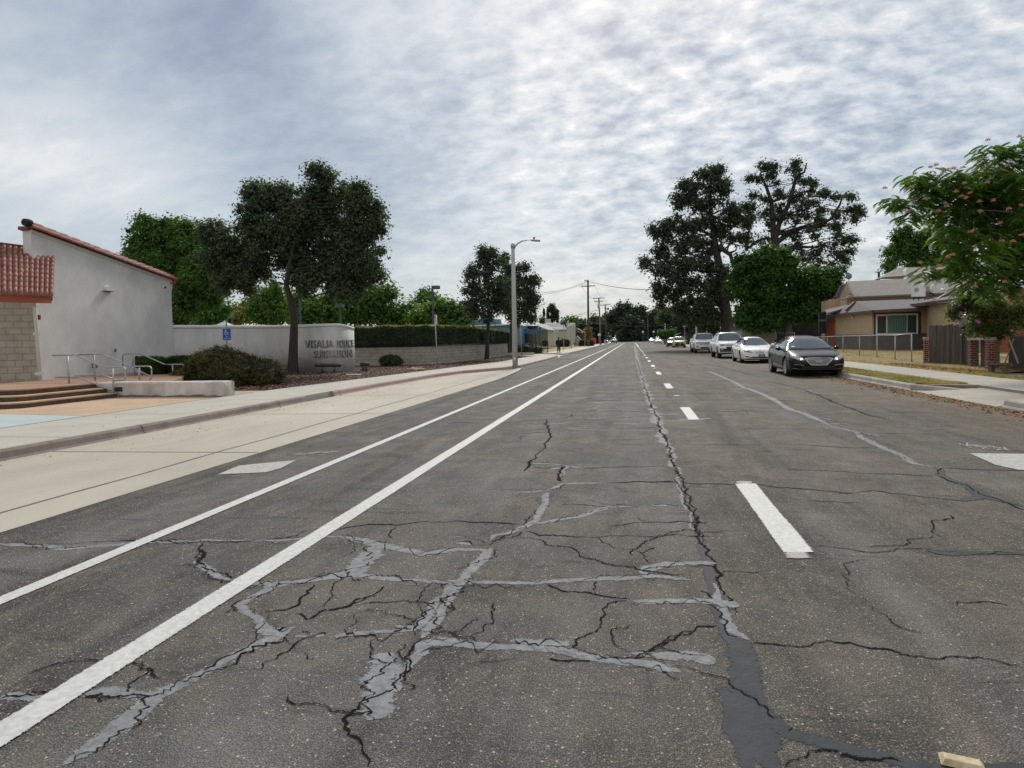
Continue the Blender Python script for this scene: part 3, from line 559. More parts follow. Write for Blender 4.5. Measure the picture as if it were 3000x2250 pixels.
for pts, w in [
    (mp_(q2, (-80, 310), (0, 290), (100, 275), (200, 268), (320, 270), (480, 257), (720, 252), (880, 262), (1040, 262)), .018),
    (mp_(q2, (1050, 310), (1150, 322), (1280, 332), (1450, 340), (1600, 332), (1750, 336), (1952, 330), (2120, 330)), .02),
    (mp_(q2, (1240, 150), (1400, 160), (1600, 165)), .014), (mp_(q2, (1540, 275), (1700, 262), (1952, 250), (2100, 252)), .016), (mp_(q2, (1680, 225), (1740, 252)), .014),
    (mp_(q2, (1520, 28), (1700, 22), (1900, 22)), .03), (mp_(q3, (170, 30), (240, 32), (420, 36), (600, 40), (760, 55), (900, 65), (1080, 82), (1160, 90), (1280, 76), (1400, 90), (1520, 102), (1720, 122)), .022),
    (mp_(q3, (0, 22), (160, 24)), .028),
    (mp_(q3, (1080, 86), (1180, 90)), .04), (mp_(q3, (880, 390), (1050, 395), (1200, 412), (1300, 425), (1400, 415), (1480, 405), (1580, 412), (1700, 430), (2147, 434)), .016),
    (mp_(q3, (560, 935), (700, 952), (850, 962), (950, 945), (1030, 940), (1130, 955), (1250, 970), (1380, 985), (1430, 1010), (1500, 1032), (1600, 1040), (1680, 1055), (1780, 1045), (1880, 1032), (2000, 1045), (2147, 1078)), .015),
    (mp_(q3, (370, 540), (430, 545), (500, 538), (640, 540)), .012), (mp_(q3, (1740, 722), (1900, 712), (2060, 724)), .008), (mp_(q3, (900, 135), (1100, 140), (1220, 152)), .014),
    (mp_(q3, (750, 1645), (850, 1625), (950, 1595), (1040, 1570), (1090, 1560)), .016), (mp_(q3, (1080, 1570), (1180, 1600), (1320, 1622), (1450, 1615)), .02),
    (mp_(q3, (0, 1000), (40, 940), (120, 910), (200, 880), (320, 860), (400, 850)), .02),
    (mp_(q2, (1180, 605), (1290, 650), (1380, 660), (1480, 680), (1560, 690), (1650, 695)), .016), (mp_(q2, (1480, 595), (1460, 640), (1440, 665)), .014),
    (mp_(q2, (1640, 700), (1560, 715), (1510, 740), (1490, 775), (1450, 830), (1410, 880), (1380, 930), (1352, 985)), .015),
    (mp_(q2, (0, 742), (60, 720), (130, 685), (200, 655), (240, 620)), .016), (mp_(q2, (60, 730), (200, 722), (400, 718), (550, 715)), .012),
    (mp_(q2, (40, 870), (100, 790), (150, 745)), .01), (mp_(q2, (470, 920), (400, 960), (370, 1030), (380, 1090), (330, 1150), (330, 1220)), .014),
    (mp_(q2, (320, 1220), (220, 1240), (150, 1285), (110, 1335), (50, 1370), (0, 1440), (60, 1500), (140, 1530), (170, 1590), (185, 1659)), .016),
    (mp_(q2, (1740, 1010), (1800, 950), (1900, 900), (1990, 870)), .016), (mp_(q2, (1180, 1040), (1280, 1048), (1420, 1035)), .012), (mp_(q2, (760, 1075), (1000, 1010)), .004),
    (mp_(q2, (860, 370), (960, 350), (1040, 310)), .014), (mp_(q2, (280, 345), (270, 320), (300, 285)), .014), (mp_(q2, (1450, 345), (1560, 390), (1700, 430), (1750, 490)), .012), (mp_(q2, (1700, 430), (1800, 400)), .01),
    (mp_(q1, (1140, 375), (1132, 420), (1150, 485), (1180, 500), (1270, 550), (1340, 580)), .02), (mp_(q1, (1130, 410), (1150, 500)), .03),
    (mp_(q1, (1280, 778), (1360, 745)), .01), (mp_(q1, (1470, 772), (1560, 765), (1640, 755), (1690, 730), (1740, 690), (1800, 610)), .014),
    (mp_(q1, (1725, 765), (1760, 805), (1850, 770), (1990, 728), (2080, 690), (2147, 665)), .02), (mp_(q1, (1500, 820), (1480, 880), (1400, 960), (1300, 1010), (1150, 1110)), .014),
    (mp_(q1, (0, 1255), (150, 1262), (300, 1245)), .012), (mp_(q1, (480, 1245), (640, 1240), (750, 1255), (830, 1278)), .014), (mp_(q1, (0, 380), (150, 372), (250, 388), (500, 368), (700, 362), (900, 362), (1200, 370), (1500, 355), (1760, 340)), .014),
    (mp_(q1, (1620, 345), (1700, 320), (1830, 292)), .014),
    (mp_(q4, (740, 565), (730, 600), (765, 650), (770, 690), (745, 720), (740, 760), (690, 800), (650, 840), (620, 870), (625, 900), (590, 940)), .035),
    (mp_(q4, (860, 900), (820, 970), (860, 1010)), .04), (mp_(q4, (1000, 915), (1300, 905), (1620, 900)), .025), (mp_(q4, (640, 910), (780, 915)), .02),
    (mp_(q4, (0, 590), (380, 588), (520, 580), (720, 565), (850, 555), (930, 540), (920, 520)), .028), (mp_(q4, (540, 645), (620, 640), (750, 632)), .02),
    (mp_(q4, (1240, 555), (1390, 545), (1500, 540)), .02), (mp_(q4, (1200, 710), (1400, 705), (1560, 700)), .015), (mp_(q4, (1300, 490), (1500, 492)), .02), (mp_(q4, (1230, 634), (1530, 622)), .025),
    (mp_(q5, (-700, 745), (-300, 742), (0, 745), (300, 742), (450, 740), (650, 748), (850, 760), (1000, 770), (1180, 765)), .018),
    (mp_(q5, (500, 925), (700, 930), (850, 938), (1050, 950), (1200, 955)), .014), (mp_(q5, (860, 515), (1040, 515), (1300, 516), (1700, 518), (1950, 528)), .014), (mp_(q5, (1130, 665), (1350, 662), (1500, 665), (1700, 690)), .014),
    (mp_(q5, (-420, 500), (-200, 497), (100, 495), (400, 500)), .018), (mp_(q5, (-300, 378), (0, 380), (250, 378)), .02), (mp_(q5, (180, 790), (400, 795)), .012), (mp_(q5, (1490, 645), (1650, 630)), .012),
    (mp_(q5, (350, 285), (600, 340), (760, 400), (900, 460), (1040, 515), (1240, 570)), .04), (mp_(q5, (-100, 160), (100, 200), (250, 240)), .05),
    (mp_(q5, (1580, 960), (1620, 915), (1650, 912)), .02), (mp_(q5, (1600, 970), (1700, 1010), (1820, 1030), (1900, 1100), (2050, 1150), (2240, 1220)), .02),
]: ribbon(ck, pts, w*.75, .9, .9)
rb2 = random.Random(77)
for pts in SEALP:      # hairline reopened along each seal, plus short side branches
    W_ = [G(*p) for p in pts]
    if W_[0][1] > 16: continue
    o = rb2.uniform(-.012, .012); ribbon(ck, [(p[0]+o, p[1]+o) for p in W_], rb2.uniform(.006, .010), 2.5, 1.2, px=False)
    for q in range(rb2.choice((0, 0, 1, 1))):
        i = rb2.randrange(len(W_)); a = rb2.uniform(0, 6.28); x, y = W_[i][0], W_[i][1]; P = [(x, y)]
        for t in range(rb2.randint(4, 9)): a += rb2.uniform(-.7, .7); l = rb2.uniform(.04, .10); x += l*math.cos(a); y += l*math.sin(a); P.append((x, y))
        ribbon(ck, P, rb2.uniform(.004, .008), 1.2, 1.0, px=False)
for q in range(14):    # hairline cracks over the worn lanes
    x = rb2.uniform(-2.3, 1.0) if q < 9 else rb2.uniform(1.2, 5.5); y = 2.3+rb2.random()**1.4*22; a = rb2.choice((0, math.pi))+rb2.uniform(-.5, .5); P = [(x, y)]; k_ = 1+y*.06
    for t in range(rb2.randint(5, 14)): a += rb2.uniform(-.6, .6); l = rb2.uniform(.05, .14)*k_; x += l*math.cos(a); y += l*math.sin(a)*.8; P.append((x, y))
    ribbon(ck, P, rb2.uniform(.004, .008)*k_, 1.2, 1.0, px=False)
for k in range(40):
    y = 13+k*2.4+rgr.uniform(-.8, .8); x0 = rgr.uniform(-3.5, 0); x1 = rgr.uniform(1.5, 6.5)
    ribbon(ck, [(x0, y), ((x0+x1)/2, y+rgr.uniform(-.2, .2)), (x1, y+rgr.uniform(-.3, .3))], .018+.0004*y, 1.1, .8, px=False)
build_film(se, 'crack_sealant', SEAL); build_film(sdk, 'dark_crack_sealant', SEALD)
build_film(ck, 'road_cracks', CRACK)
PF = mat('road_paint_film', (.60, .60, .575), .75, col2=(.40, .395, .375), scale=30, big=.10, bigscale=2.5); ragged_edge(PF, .10, (90, 300), .32)
def film(x0, y0, x1, y1, w, z): ZC[0] = z; ribbon(PB, [(x0, y0), (x1, y1)], w, 0, .03, step=.03, taper=(0, 0), px=False)
PB = MB(); film(-2.445, -3, -2.44, 25, .132, Z1); build_film(PB, 'edge_line', PF); PB = MB(); film(-3.745, -3, -3.735, 25, .10, Z1); build_film(PB, 'bike_lane_line', PF)
st(LDASH.build('lane_dashes', PAINT)); PB = MB()
for k in range(3): y0 = 4.65+7.36*k; film(1.11-.02*(k > 0), y0, 1.11-.02*(k > 0), y0+2.15, .17, Z1)
build_film(PB, 'lane_dashes', PF); PFW = mat('worn_paint_film', (.44, .425, .39), .8, col2=(.22, .21, .20), scale=40, big=.12, bigscale=5); ragged_edge(PFW, .3, (70, 200), .8)
PB = MB(); film(1.085, 4.52, 1.085, 4.68, .15, .006); film(1.11, 6.78, 1.11, 6.92, .16, .006); build_film(PB, 'worn_dash_ends', PFW)
# reflective pavement markers
def marker(name, x, y, m, label, s=.1, rot=0.0):
    b = MB(); h = .016
    b.add([(-s, -s*.55, 0), (s, -s*.55, 0), (s, s*.55, 0), (-s, s*.55, 0), (-s*.8, -s*.28, h), (s*.8, -s*.28, h), (s*.8, s*.28, h), (-s*.8, s*.28, h)], [(4, 5, 6, 7), (0, 1, 5, 4), (1, 2, 6, 5), (2, 3, 7, 6), (3, 0, 4, 7)])
    o = b.build(name, m, bevel=.003); o.location = (x, y, .006); o.rotation_euler = (0, 0, rot); return tag(o, label, 'road marker', 'reflective lane markers')
MK = mat('marker_cream', (.60, .50, .31), .6, col2=(.30, .22, .11), scale=28, big=.15, bigscale=9); MKW = mat('marker_white', (.6, .6, .57), .5)
p = G(2078, 1652); marker('pavement_marker', p[0], p[1], MK, 'yellowed cream raised pavement marker on dark sealant at the bottom right corner', .066, R(-14))
p = G(1462, 856); marker('pavement_marker', p[0], p[1], MKW, 'small white pavement marker between the second and third lane dashes', .075)
p = G(1414, 796); marker('pavement_marker', p[0], p[1], MKW, 'farthest visible white pavement marker on the lane line', .085)
# road litter
LIT = mat('dry_leaf_litter', (.42, .24, .09), .9, col2=(.14, .07, .035), scale=7)
def litter(name, n, fn, size, m, label, cat, seed, zr=(0, .02)):
    rs = np.random.RandomState(seed); c = fn(rs, n); c[:, 2] += rs.uniform(zr[0], zr[1], len(c)); n = len(c)
    a = rs.uniform(0, 2*np.pi, n); s = size*rs.uniform(.5, 1.3, n); u = np.stack([np.cos(a)*s, np.sin(a)*s, rs.uniform(-.35, .35, n)*s], 1); v = np.stack([-np.sin(a)*s*.45, np.cos(a)*s*.45, rs.uniform(-.4, .4, n)*s], 1)
    vv = np.stack([c-u, c-v, c+u, c+v], 1).reshape(-1, 3); o = npmesh(name, vv, 4, m); tag(o, label, cat, kind='stuff'); return o
def gut(rs, n):
    y = rs.uniform(9, 31, n); x = 7.05-np.abs(rs.normal(0, .32, n))-.05; return np.stack([x, y, np.full(n, .006)], 1)
litter('leaf_litter', 5200, gut, .028, LIT, 'dry orange leaves and blossom drifted along the right gutter', 'leaf litter', 3)
def lawn_l(rs, n):
    y = rs.uniform(23.2, 31, n); x = 11.75-np.abs(rs.normal(0, .45, n)); return np.stack([np.clip(x, 10.5, 12), y, np.full(n, .15)], 1)
litter('leaf_litter', 1500, lawn_l, .045, mat('red_leaves', (.25, .09, .04), .9, .4, 6), 'fallen reddish leaves in front of the grey board fence', 'leaf litter', 5)
def mulch_pts(rs, n):
    y = 17.8+(rs.uniform(0, 1, n)**1.6)*34; b0 = np.where(y < 42, -10.95+(y-17)*.1, -8.5); x = b0-rs.uniform(0.02, 5.5, n); return np.stack([x, y, np.full(n, .147)], 1)
def bayd(rs, n): y = rs.uniform(4, 24, n); x = -8.35+np.abs(rs.normal(0, .9, n)); return np.stack([np.clip(x, -8.35, -5.2), y, np.full(n, .008)], 1)
litter('gutter_debris', 260, bayd, .016, mat('debris_dark', (.08, .055, .035), .9, .4, 9), 'scattered dark leaf bits on the concrete bus bay by the kerb', 'debris', 8)
def pvd(rs, n): y = rs.uniform(5, 40, n); return np.stack([rs.uniform(-10.4, -8.7, n), y, np.full(n, .153)], 1)
litter('gutter_debris', 120, pvd, .014, mat('debris_dark', (.08, .055, .035), .9, .4, 9), 'tiny dark leaf bits on the left pavement', 'debris', 9)
litter('mulch_chips', 16000, mulch_pts, .045, mat('mulch_chip', (.20, .105, .07), .95, col2=(.05, .03, .022), scale=9), 'reddish brown bark mulch chips in the planting bed', 'mulch', 6, (0, .03))
litter('pale_chips', 700, mulch_pts, .035, mat('pale_chip', (.40, .30, .22), .9), 'pale bleached chips scattered over the mulch bed', 'mulch', 7, (.02, .035))
def grass(name, n, fn, h, m, label, seed):
    rs = np.random.RandomState(seed); c = fn(rs, n); n = len(c); a = rs.uniform(0, 2*np.pi, n); w = .008+.004*rs.rand(n); hh = h*rs.uniform(.4, 1.2, n)
    u = np.stack([np.cos(a)*w, np.sin(a)*w, np.zeros(n)], 1); l = np.stack([rs.normal(0, .5, n)*hh, rs.normal(0, .5, n)*hh, hh], 1)
    vv = np.stack([c-u, c+u, c+l], 1).reshape(-1, 3); o = npmesh(name, vv, 3, m); tag(o, label, 'grass', kind='stuff'); return o
GRS = leafmat('grass_blades', (.15, .14, .06), (.50, .40, .23), .25, .8, .9, 5)
def vg(rs, n):
    y = 18.5+(rs.rand(n)**1.5)*40; x = rs.uniform(7.32+.004*np.clip(y-24, 0, 40)*3, 8.52, n); return np.stack([x, y, np.full(n, .144)], 1)
grass('grass', 26000, vg, .06, GRS, 'patchy green and straw grass on the verge beside the parked cars', 1)
def lg(rs, n):
    y = 23.2+(rs.rand(n)**1.3)*50; x = 10.47+rs.rand(n)*5; z = np.array([lawnz(a) for a in x]); return np.stack([x, y, z-.003], 1)
grass('lawn_grass', 34000, lg, .06, leafmat('lawn_blades', (.24, .19, .08), (.54, .38, .20), .25, .8, .6, 4), 'dry straw coloured lawn behind the right pavement', 2)
def sg(rs, n):
    y = 14.0+rs.rand(n)*9; x = 10.42+np.abs(rs.normal(0, .35, n)); return np.stack([np.clip(x, 10.42, 11.7), y, np.full(n, .142)], 1)
grass('grass', 7000, sg, .06, GRS, 'grass tufts along the foot of the brick pillars and gate', 4)
# ================================================================== LEFT SIDE BUILDINGS
def c1(x, y): return ((x/2.476)/KP, (580+y/2.476)/KP)
def c2(x, y): return ((450+x/3.403)/KP, (850+y/3.403)/KP)
def c3(x, y): return ((950+x/4.02)/KP, (880+y/4.02)/KP)
def c4(x, y): return ((1350+x/3.95)/KP, (680+y/3.95)/KP)
def c5(x, y): return ((1450+x/6.32)/KP, (900+y/6.32)/KP)
def c6(x, y): return ((1600+x/5.926)/KP, (780+y/5.926)/KP)
STUC = mat('white_stucco', (.62, .61, .59), .9, .12, 1.1, bump=.5, bscale=45, big=.10, bigscale=.7)
STUW = mat('stained_stucco', (.60, .585, .555), .9, col2=(.46, .45, .43), scale=1.8, bump=.5, bscale=40, big=.14, bigscale=.9, stretch=(1, 1, .3))
STUD = mat('dirty_low_wall', (.64, .61, .57), .9, col2=(.36, .31, .265), scale=2.6, bump=.5, bscale=35, big=.16, bigscale=1.5, stretch=(1, 1, .5))
CAP = mat('white_cap', (.64, .63, .60), .85, .06, 3, bump=.3, bscale=40)
TILE = mat('clay_tile', (.25, .075, .048), .75, col2=(.14, .045, .032), scale=3.5, big=.2, bigscale=1.6, bump=.2, bscale=40)
TILE2 = mat('clay_barrel_tile', (.34, .145, .105), .7, col2=(.20, .075, .055), scale=3.0, big=.25, bigscale=1.5, bump=.2, bscale=40)
FASC = mat('rust_fascia', (.33, .085, .045), .6, .1, 3)
BLUED = mat('navy_trim', (.03, .06, .13), .5, .1, 3)
GALV = mat('galvanised_steel', (.36, .38, .39), .45, .1, 12, metal=.55)
def brickmat(name, c1_, c2_, mort, bw, bh, ms=.012, off=.5, bump=.5, plane='xz'):
    m = bpy.data.materials.new(name); m.use_nodes = True; n_ = m.node_tree; b = n_.nodes['Principled BSDF']; b.inputs['Roughness'].default_value = .9
    tc = N('ShaderNodeTexCoord', n_).outputs['Object']; sx = N('ShaderNodeSeparateXYZ', n_); L(n_, tc, sx.inputs[0]); cb = N('ShaderNodeCombineXYZ', n_)
    ge = N('ShaderNodeNewGeometry', n_); ns = N('ShaderNodeSeparateXYZ', n_); L(n_, ge.outputs['True Normal'], ns.inputs[0])
    # horizontal coordinate runs along whichever wall direction the face has
    h = M_(n_, 'SUBTRACT', M_(n_, 'MULTIPLY', sx.outputs[1], ns.outputs[0]), M_(n_, 'MULTIPLY', sx.outputs[0], ns.outputs[1]))
    L(n_, h, cb.inputs[0]); L(n_, sx.outputs[2], cb.inputs[1])
    br = N('ShaderNodeTexBrick', n_); L(n_, cb.outputs[0], br.inputs['Vector']); br.offset = off
    br.inputs['Color1'].default_value = (*c1_, 1); br.inputs['Color2'].default_value = (*c2_, 1); br.inputs['Mortar'].default_value = (*mort, 1)
    br.inputs['Scale'].default_value = 1; br.inputs['Brick Width'].default_value = bw; br.inputs['Row Height'].default_value = bh; br.inputs['Mortar Size'].default_value = ms; br.inputs['Mortar Smooth'].default_value = .3
    nz = N('ShaderNodeTexNoise', n_); L(n_, tc, nz.inputs['Vector']); nz.inputs['Scale'].default_value = 3; nz.inputs['Detail'].default_value = 6
    sc = N('ShaderNodeVectorMath', n_, operation='SCALE'); L(n_, br.outputs[0], sc.inputs[0]); L(n_, M_(n_, 'MULTIPLY_ADD', nz.outputs[0], .7, .65), sc.inputs['Scale']); L(n_, sc.outputs[0], b.inputs['Base Color'])
    bp = N('ShaderNodeBump', n_); bp.inputs['Strength'].default_value = bump; bp.inputs['Distance'].default_value = .01; L(n_, M_(n_, 'SUBTRACT', 1.0, br.outputs['Fac']), bp.inputs['Height']); L(n_, bp.outputs[0], b.inputs['Normal'])
    return m
CMU = brickmat('block_tan', (.41, .37, .30), (.36, .325, .265), (.24, .215, .175), .40, .2)
CMUW = brickmat('block_cream', (.37, .34, .28), (.31, .28, .23), (.17, .15, .125), .40, .2, .010)
BRICK = brickmat('red_brick', (.22, .05, .04), (.17, .04, .035), (.40, .33, .29), .20, .085, .011)
# --- white gable-ended police building
A = Vector((-18.39, 17.27, 0)); B = Vector((-20.04, 25.52, 0)); U = (B-A).normalized(); Nn = Vector((U.y, -U.x, 0))   # outward, to the street
def onwall(x, y, off=0.0):
    d = Vector(ray(x, y)); o = Vector((0, 0, CH)); p0 = A+Nn*off; t = (p0-o).dot(Nn)/d.dot(Nn); return o+d*t
tl = onwall(66, 497); tr = onwall(368, 606)
ul = (tl-A).dot(U); ur = (tr-A).dot(U); zl, zr = tl.z, tr.z
def wp(u, z, off=0.0): p = A+U*u+Nn*off; return Vector((p.x, p.y, z))
root = T('police_building', 'white stucco building with sloping red tile roof edge beside the steps', 'building', (-19, 20, 0))
D = .25
b = MB(); ws = [wp(ul, .1), wp(ur, .1), wp(ur, zr), wp(ul, zl)]; bk = [p-Nn*D for p in ws]
b.add([*ws, *bk], [(0, 1, 2, 3), (5, 4, 7, 6), (1, 5, 6, 2), (4, 0, 3, 7), (3, 2, 6, 7), (0, 4, 5, 1)]); wall = b.build('wall', STUC, root)
# roof plane behind, and barrel rake tiles along the visible edge
b = MB(); b.slab([wp(ul-.12, zl+.10, .0), wp(ur+.25, zr+.04, .0), wp(ur+.25, zr+.04, -D-.05), wp(ul-.12, zl+.10, -D-.05)], .10); roof = b.build('roof', TILE, root)
b = MB(); n = 15; tb = MB()
e0 = wp(ul-.12, zl+.13, .02); e1 = wp(ur+.20, zr+.10, .02); dd = (e1-e0)/n
dn = dd.normalized(); upv = Nn.cross(dn).normalized(); upv = upv if upv.z > 0 else -upv
for i in range(n):
    for row, (o_, r_) in enumerate(((.10, .125), (-.10, .115))):
        s = e0+dd*i; e = e0+dd*(i+1.09); pts0 = []; vs = []
        for k, (p, rr) in enumerate(((s, r_*.86), (e, r_*1.04))):
            for a in range(9):
                an = math.pi*(a/8.0)*1.15-(.35 if row == 0 else -.2); c = p+Nn*(.06 if row == 0 else -.07)+upv*(-.06 if row == 0 else .06)
                vs.append(c+(Nn*math.cos(an)+upv*math.sin(an))*rr+upv*(.012*k))
        b.add(vs, [(a, a+1, 9+a+1, 9+a) for a in range(8)]+[tuple(range(8, -1, -1)), tuple(range(9, 18))])
b.build('rake_tiles', TILE, roof)
MB().bar(wp(ul-.02, zl-.03, .02), wp(ur+.1, zr-.03, .02), .05, .10).build('rake_board', CAP, root)
MB().lathe([(0.0, -.12), (.11, -.11), (.125, 0), (.11, .11), (0, .12)], wp(ul-.15, zl+.20, .02), 16, 'y').build('ridge_cap', mat('dark_tile', (.018, .014, .014), .95), roof)
b = MB(); c = wp(ur+.14, zr-.02, .0); b.obox(c, U*.18, Nn*.28, Vector((0, 0, .22))); b.build('end_board', FASC, root)
b = MB(); b.tube([wp(ur+.12, zr-.12, -.02), wp(ur+.11, zr-.40, -.05), wp(ur+.05, zr-.55, -.05), wp(ur+.05, .55, -.05)], .045, 8); b.build('downspout', CAP, root, True)
# half-moon wall light, camera, outlets, grille
def wx(x, y): p = onwall(*c1(x, y)); return (p-A).dot(U), p.z
u, z = wx(773, 675); b = MB(); vs = [wp(u, z, .0)]; 
prof = [(math.cos(math.pi*k/12), math.sin(math.pi*k/12)) for k in range(13)]
sz = mpp(wp(u, z))/KP/2.476*44*1.05
vs = [wp(u+c_*sz, z+s_*sz*.85, .0) for c_, s_ in prof]+[wp(u+c_*sz*.9, z+s_*sz*.75, .13) for c_, s_ in prof]
b.add(vs, [tuple(range(12, -1, -1)), tuple(range(13, 26))]+[(k, k+1, 14+k, 13+k) for k in range(12)]+[(12, 0, 13, 25)]); wl = b.build('wall_light', CAP, root)
MB().obox(wp(u, z-.012, .07), U*sz*1.9, Nn*.14, Vector((0, 0, .02))).build('shade_lip', mat('dark_lip', (.06, .06, .06)), wl)
u, z = wx(1187, 648); b = MB(); p = wp(u, z, 0); b.tube([p, p+Nn*.05], .07, 16); cmr = b.build('camera_mount', CAP, root, True)
b = MB(); b.tube([p+Nn*.05, p+Nn*.09, p+Nn*.11], [.05, .045, .02], 14); b.build('camera_dome', mat('black_gloss', (.01, .01, .012), .15), cmr, True)
for x, y, w_, h_, nm in ((835, 1105, .10, .12, 'outlet_box'), (674, 1216, .12, .16, 'outlet_box'), (697, 1216, .10, .16, 'outlet_box')):
    u, z = wx(x, y); MB().obox(wp(u, z, .015), U*w_, Nn*.03, Vector((0, 0, h_))).build(nm, mat('grey_box', (.16, .17, .19), .5, .1), root)
u, z = wx(268, 866); MB().obox(wp(u, z, .05), U*.06, Nn*.1, Vector((0, 0, .15))).build('alarm_bell', mat('dull_red', (.25, .04, .04)), root)
# --- lower wing: block wall and barrel tile roof
root = T('block_wing', 'tan block wing with red barrel tile roof at left edge of photo', 'building', (-20, 15, 0))
P = Vector(G(85, 822, LZ)); P.z = 0; _q = Vector(G(0, 825, LZ)); DU = (P-Vector((_q.x, _q.y, 0))).normalized(); DV = Vector((-DU.y, DU.x, 0))
def wq(a, v, z): p = P+DU*a+DV*v; return Vector((p.x, p.y, z))
br_ = PY(85, 640, P.y); ztop = br_[2]+.15
b = MB(); q = [wq(-6, 0, 0), wq(0, 0, 0), wq(0, .16, 0), wq(-6, .16, 0)]; b.prism([(p.x, p.y) for p in q], .1, ztop); b.build('block_wall', CMU, root)
b = MB(); p0 = wq(.06, -.03, 0); x0, y0 = p0.x, p0.y
dsp = [PY(*c1(230, 690), y0), PY(*c1(238, 770), y0), PY(*c1(252, 800), y0), PY(*c1(290, 1322), y0)]; b.tube(dsp, .055, 10); ds = b.build('downspout', CAP, root, True)
b = MB(); x_, y_, z_ = PY(*c1(246, 1050), y0+.05); b.obox((x_-.13, y_-.10, (z_+.9)/1.0-.4), DU*.12, DV*.05, Vector((0, 0, 2.3))); b.build('corner_post', mat('slate_blue_trim', (.06, .10, .19), .5), root)
for yy in (985, 1275):
    x_, y_, z_ = PY(*c1(255 if yy < 1100 else 280, yy), y0); MB().box(x_-.12, x_+.10, y_-.07, y_+.07, z_-.05, z_+.05).build('pipe_bracket', CAP, ds)
E0 = Vector(PY(-40, 634, 13.4)); E1 = Vector(PY(113, 640, 15.9)); T1 = Vector(PY(117, 547, 18.55)); T0 = Vector(PY(-40, 528, 16.2))
def rb_(u, v): return E0.lerp(E1, u).lerp(T0.lerp(T1, u), v)
nr = (E1-E0).cross(T0-E0).normalized(); nr = nr if nr.z > 0 else -nr
MB().slab([E0, E1, T1, T0], .14, nr).build('roof_deck', FASC, root)
b = MB(); nc = 13; nrw = 10; seg = 8
for i in range(nc):
    for j in range(nrw):
        u0, u1 = i/nc, (i+1)/nc; v0, v1 = (j-.15)/nrw, (j+1)/nrw; vs = []
        for v, lift in ((v0, .055), (v1, .02)):
            for k in range(seg+1):
                t = k/seg; a = math.pi*t; w = u0+(u1-u0)*t; p = rb_(w, v); amp = .075 if 0 < k < seg else 0
                vs.append(p+nr*(.01+lift+.085*math.sin(a)**.8))
        m_ = seg+1; vs += [rb_(u0+(u1-u0)*k/seg, v0)+nr*(.0+.03*math.sin(math.pi*k/seg)) for k in range(m_)]
        b.add(vs, [(k, k+1, m_+k+1, m_+k) for k in range(seg)]+[(2*m_+k, 2*m_+k+1, k+1, k) for k in range(seg)])
b.build('barrel_tiles', TILE2, root, True, fix=False)
b = MB(); b.bar(E0-nr*.12, E1-nr*.12, .06, .20); b.build('fascia', FASC, root)
b = MB(); b.bar(E1-nr*.06, T1-nr*.04, .06, .16); b.build('verge_board', FASC, root)
b = MB(); b.bar(T1+nr*.07, rb_(.72, 1)+nr*.07, .16, .04); b.build('flashing', GALV, root)
b = MB(); b.bar(rb_(.72, 1)+nr*.08, T0+nr*.08, .2, .10); b.build('ridge_tiles', TILE, root)
# --- low white bench wall
root = T('low_wall', 'low stained white stucco wall beside the plaza steps', 'wall', (-12.6, 15.8, .1))
zt = PY(481, 824, 15.6)[2]
b = MB(); x0, x1 = -14.75, -10.82
n = 26; vs = []; 
for i in range(n+1):
    x = x0+(x1-x0)*i/n; zz = zt-.0*(x1-x)
    vs += [(x, 15.56, .1), (x+(.0 if i < n else .03), 15.56, zz-.03), (x-(.0 if i < n else .05), 15.60, zz), (x-(.0 if i < n else .05), 16.02, zz), (x, 16.05, zz-.03), (x, 16.05, .1)]
b.add(vs, [(6*i+k, 6*i+k+1, 6*i+6+k+1, 6*i+6+k) for i in range(n) for k in range(5)]+[tuple(range(6)), tuple(range(6*n, 6*n+6))]); b.build('wall_body', STUD, root)
rs_ = np.random.RandomState(4); xs_ = np.linspace(x0+.7, x1-.02, 50); hh = .02+.05*np.abs(np.interp(xs_, xs_[::3], rs_.uniform(0, 1, len(xs_[::3])))); b = MB()
vs = []
for x, h in zip(xs_, hh): vs += [(x, 15.553, .1), (x, 15.553, .15+h)]
b.add(vs, [(2*i, 2*i+2, 2*i+3, 2*i+1) for i in range(49)]); b.build('broken_plaster', mat('broken_plaster', (.16, .14, .12), .95, .5, 12, big=.3), root)
p = PY(*c1(857, 1388), 15.55); MB().box(p[0]-.13, p[0]+.13, 15.545, 15.57, p[2]-.06, p[2]+.06).build('louvre_vent', mat('vent_dark', (.03, .03, .03)), root)
# --- handrails
def rail(paths, posts, label, Y):
    root = T('handrail', label, 'handrail', PY(*c1(*posts[0][0]), Y), 'grey pipe handrails by the steps')
    for k, pth in enumerate(paths):
        pts = [Vector(PY(*c1(*p), Y)) for p in pth]; o = []
        for i, p in enumerate(pts):
            if 0 < i < len(pts)-1:
                a = (pts[i-1]-p); c = (pts[i+1]-p); r_ = min(.07, a.length*.4, c.length*.4); a = p+a.normalized()*r_; c = p+c.normalized()*r_; o += [a, a.lerp(p, .55).lerp(c.lerp(p, .55), .5), c]
            else: o.append(p)
        MB().tube(o, .021, 8).build('top_rail' if k == 0 else 'lower_rail', GALV, root, True)
    for a, c in posts:
        pa, pc = Vector(PY(*c1(*a), Y)), Vector(PY(*c1(*c), Y)); MB().tube([pc, pa], .024, 8).build('post', GALV, root, True)
rail([[(378, 1142), (545, 1138), (760, 1230), (895, 1225), (910, 1245), (910, 1318), (825, 1328)], [(400, 1301), (560, 1298), (800, 1392), (825, 1390)]],
     [((487, 1142), (503, 1362)), ((815, 1232), (829, 1446))], 'grey pipe handrail on the steps in front of the low wall, leftmost', 15.42)
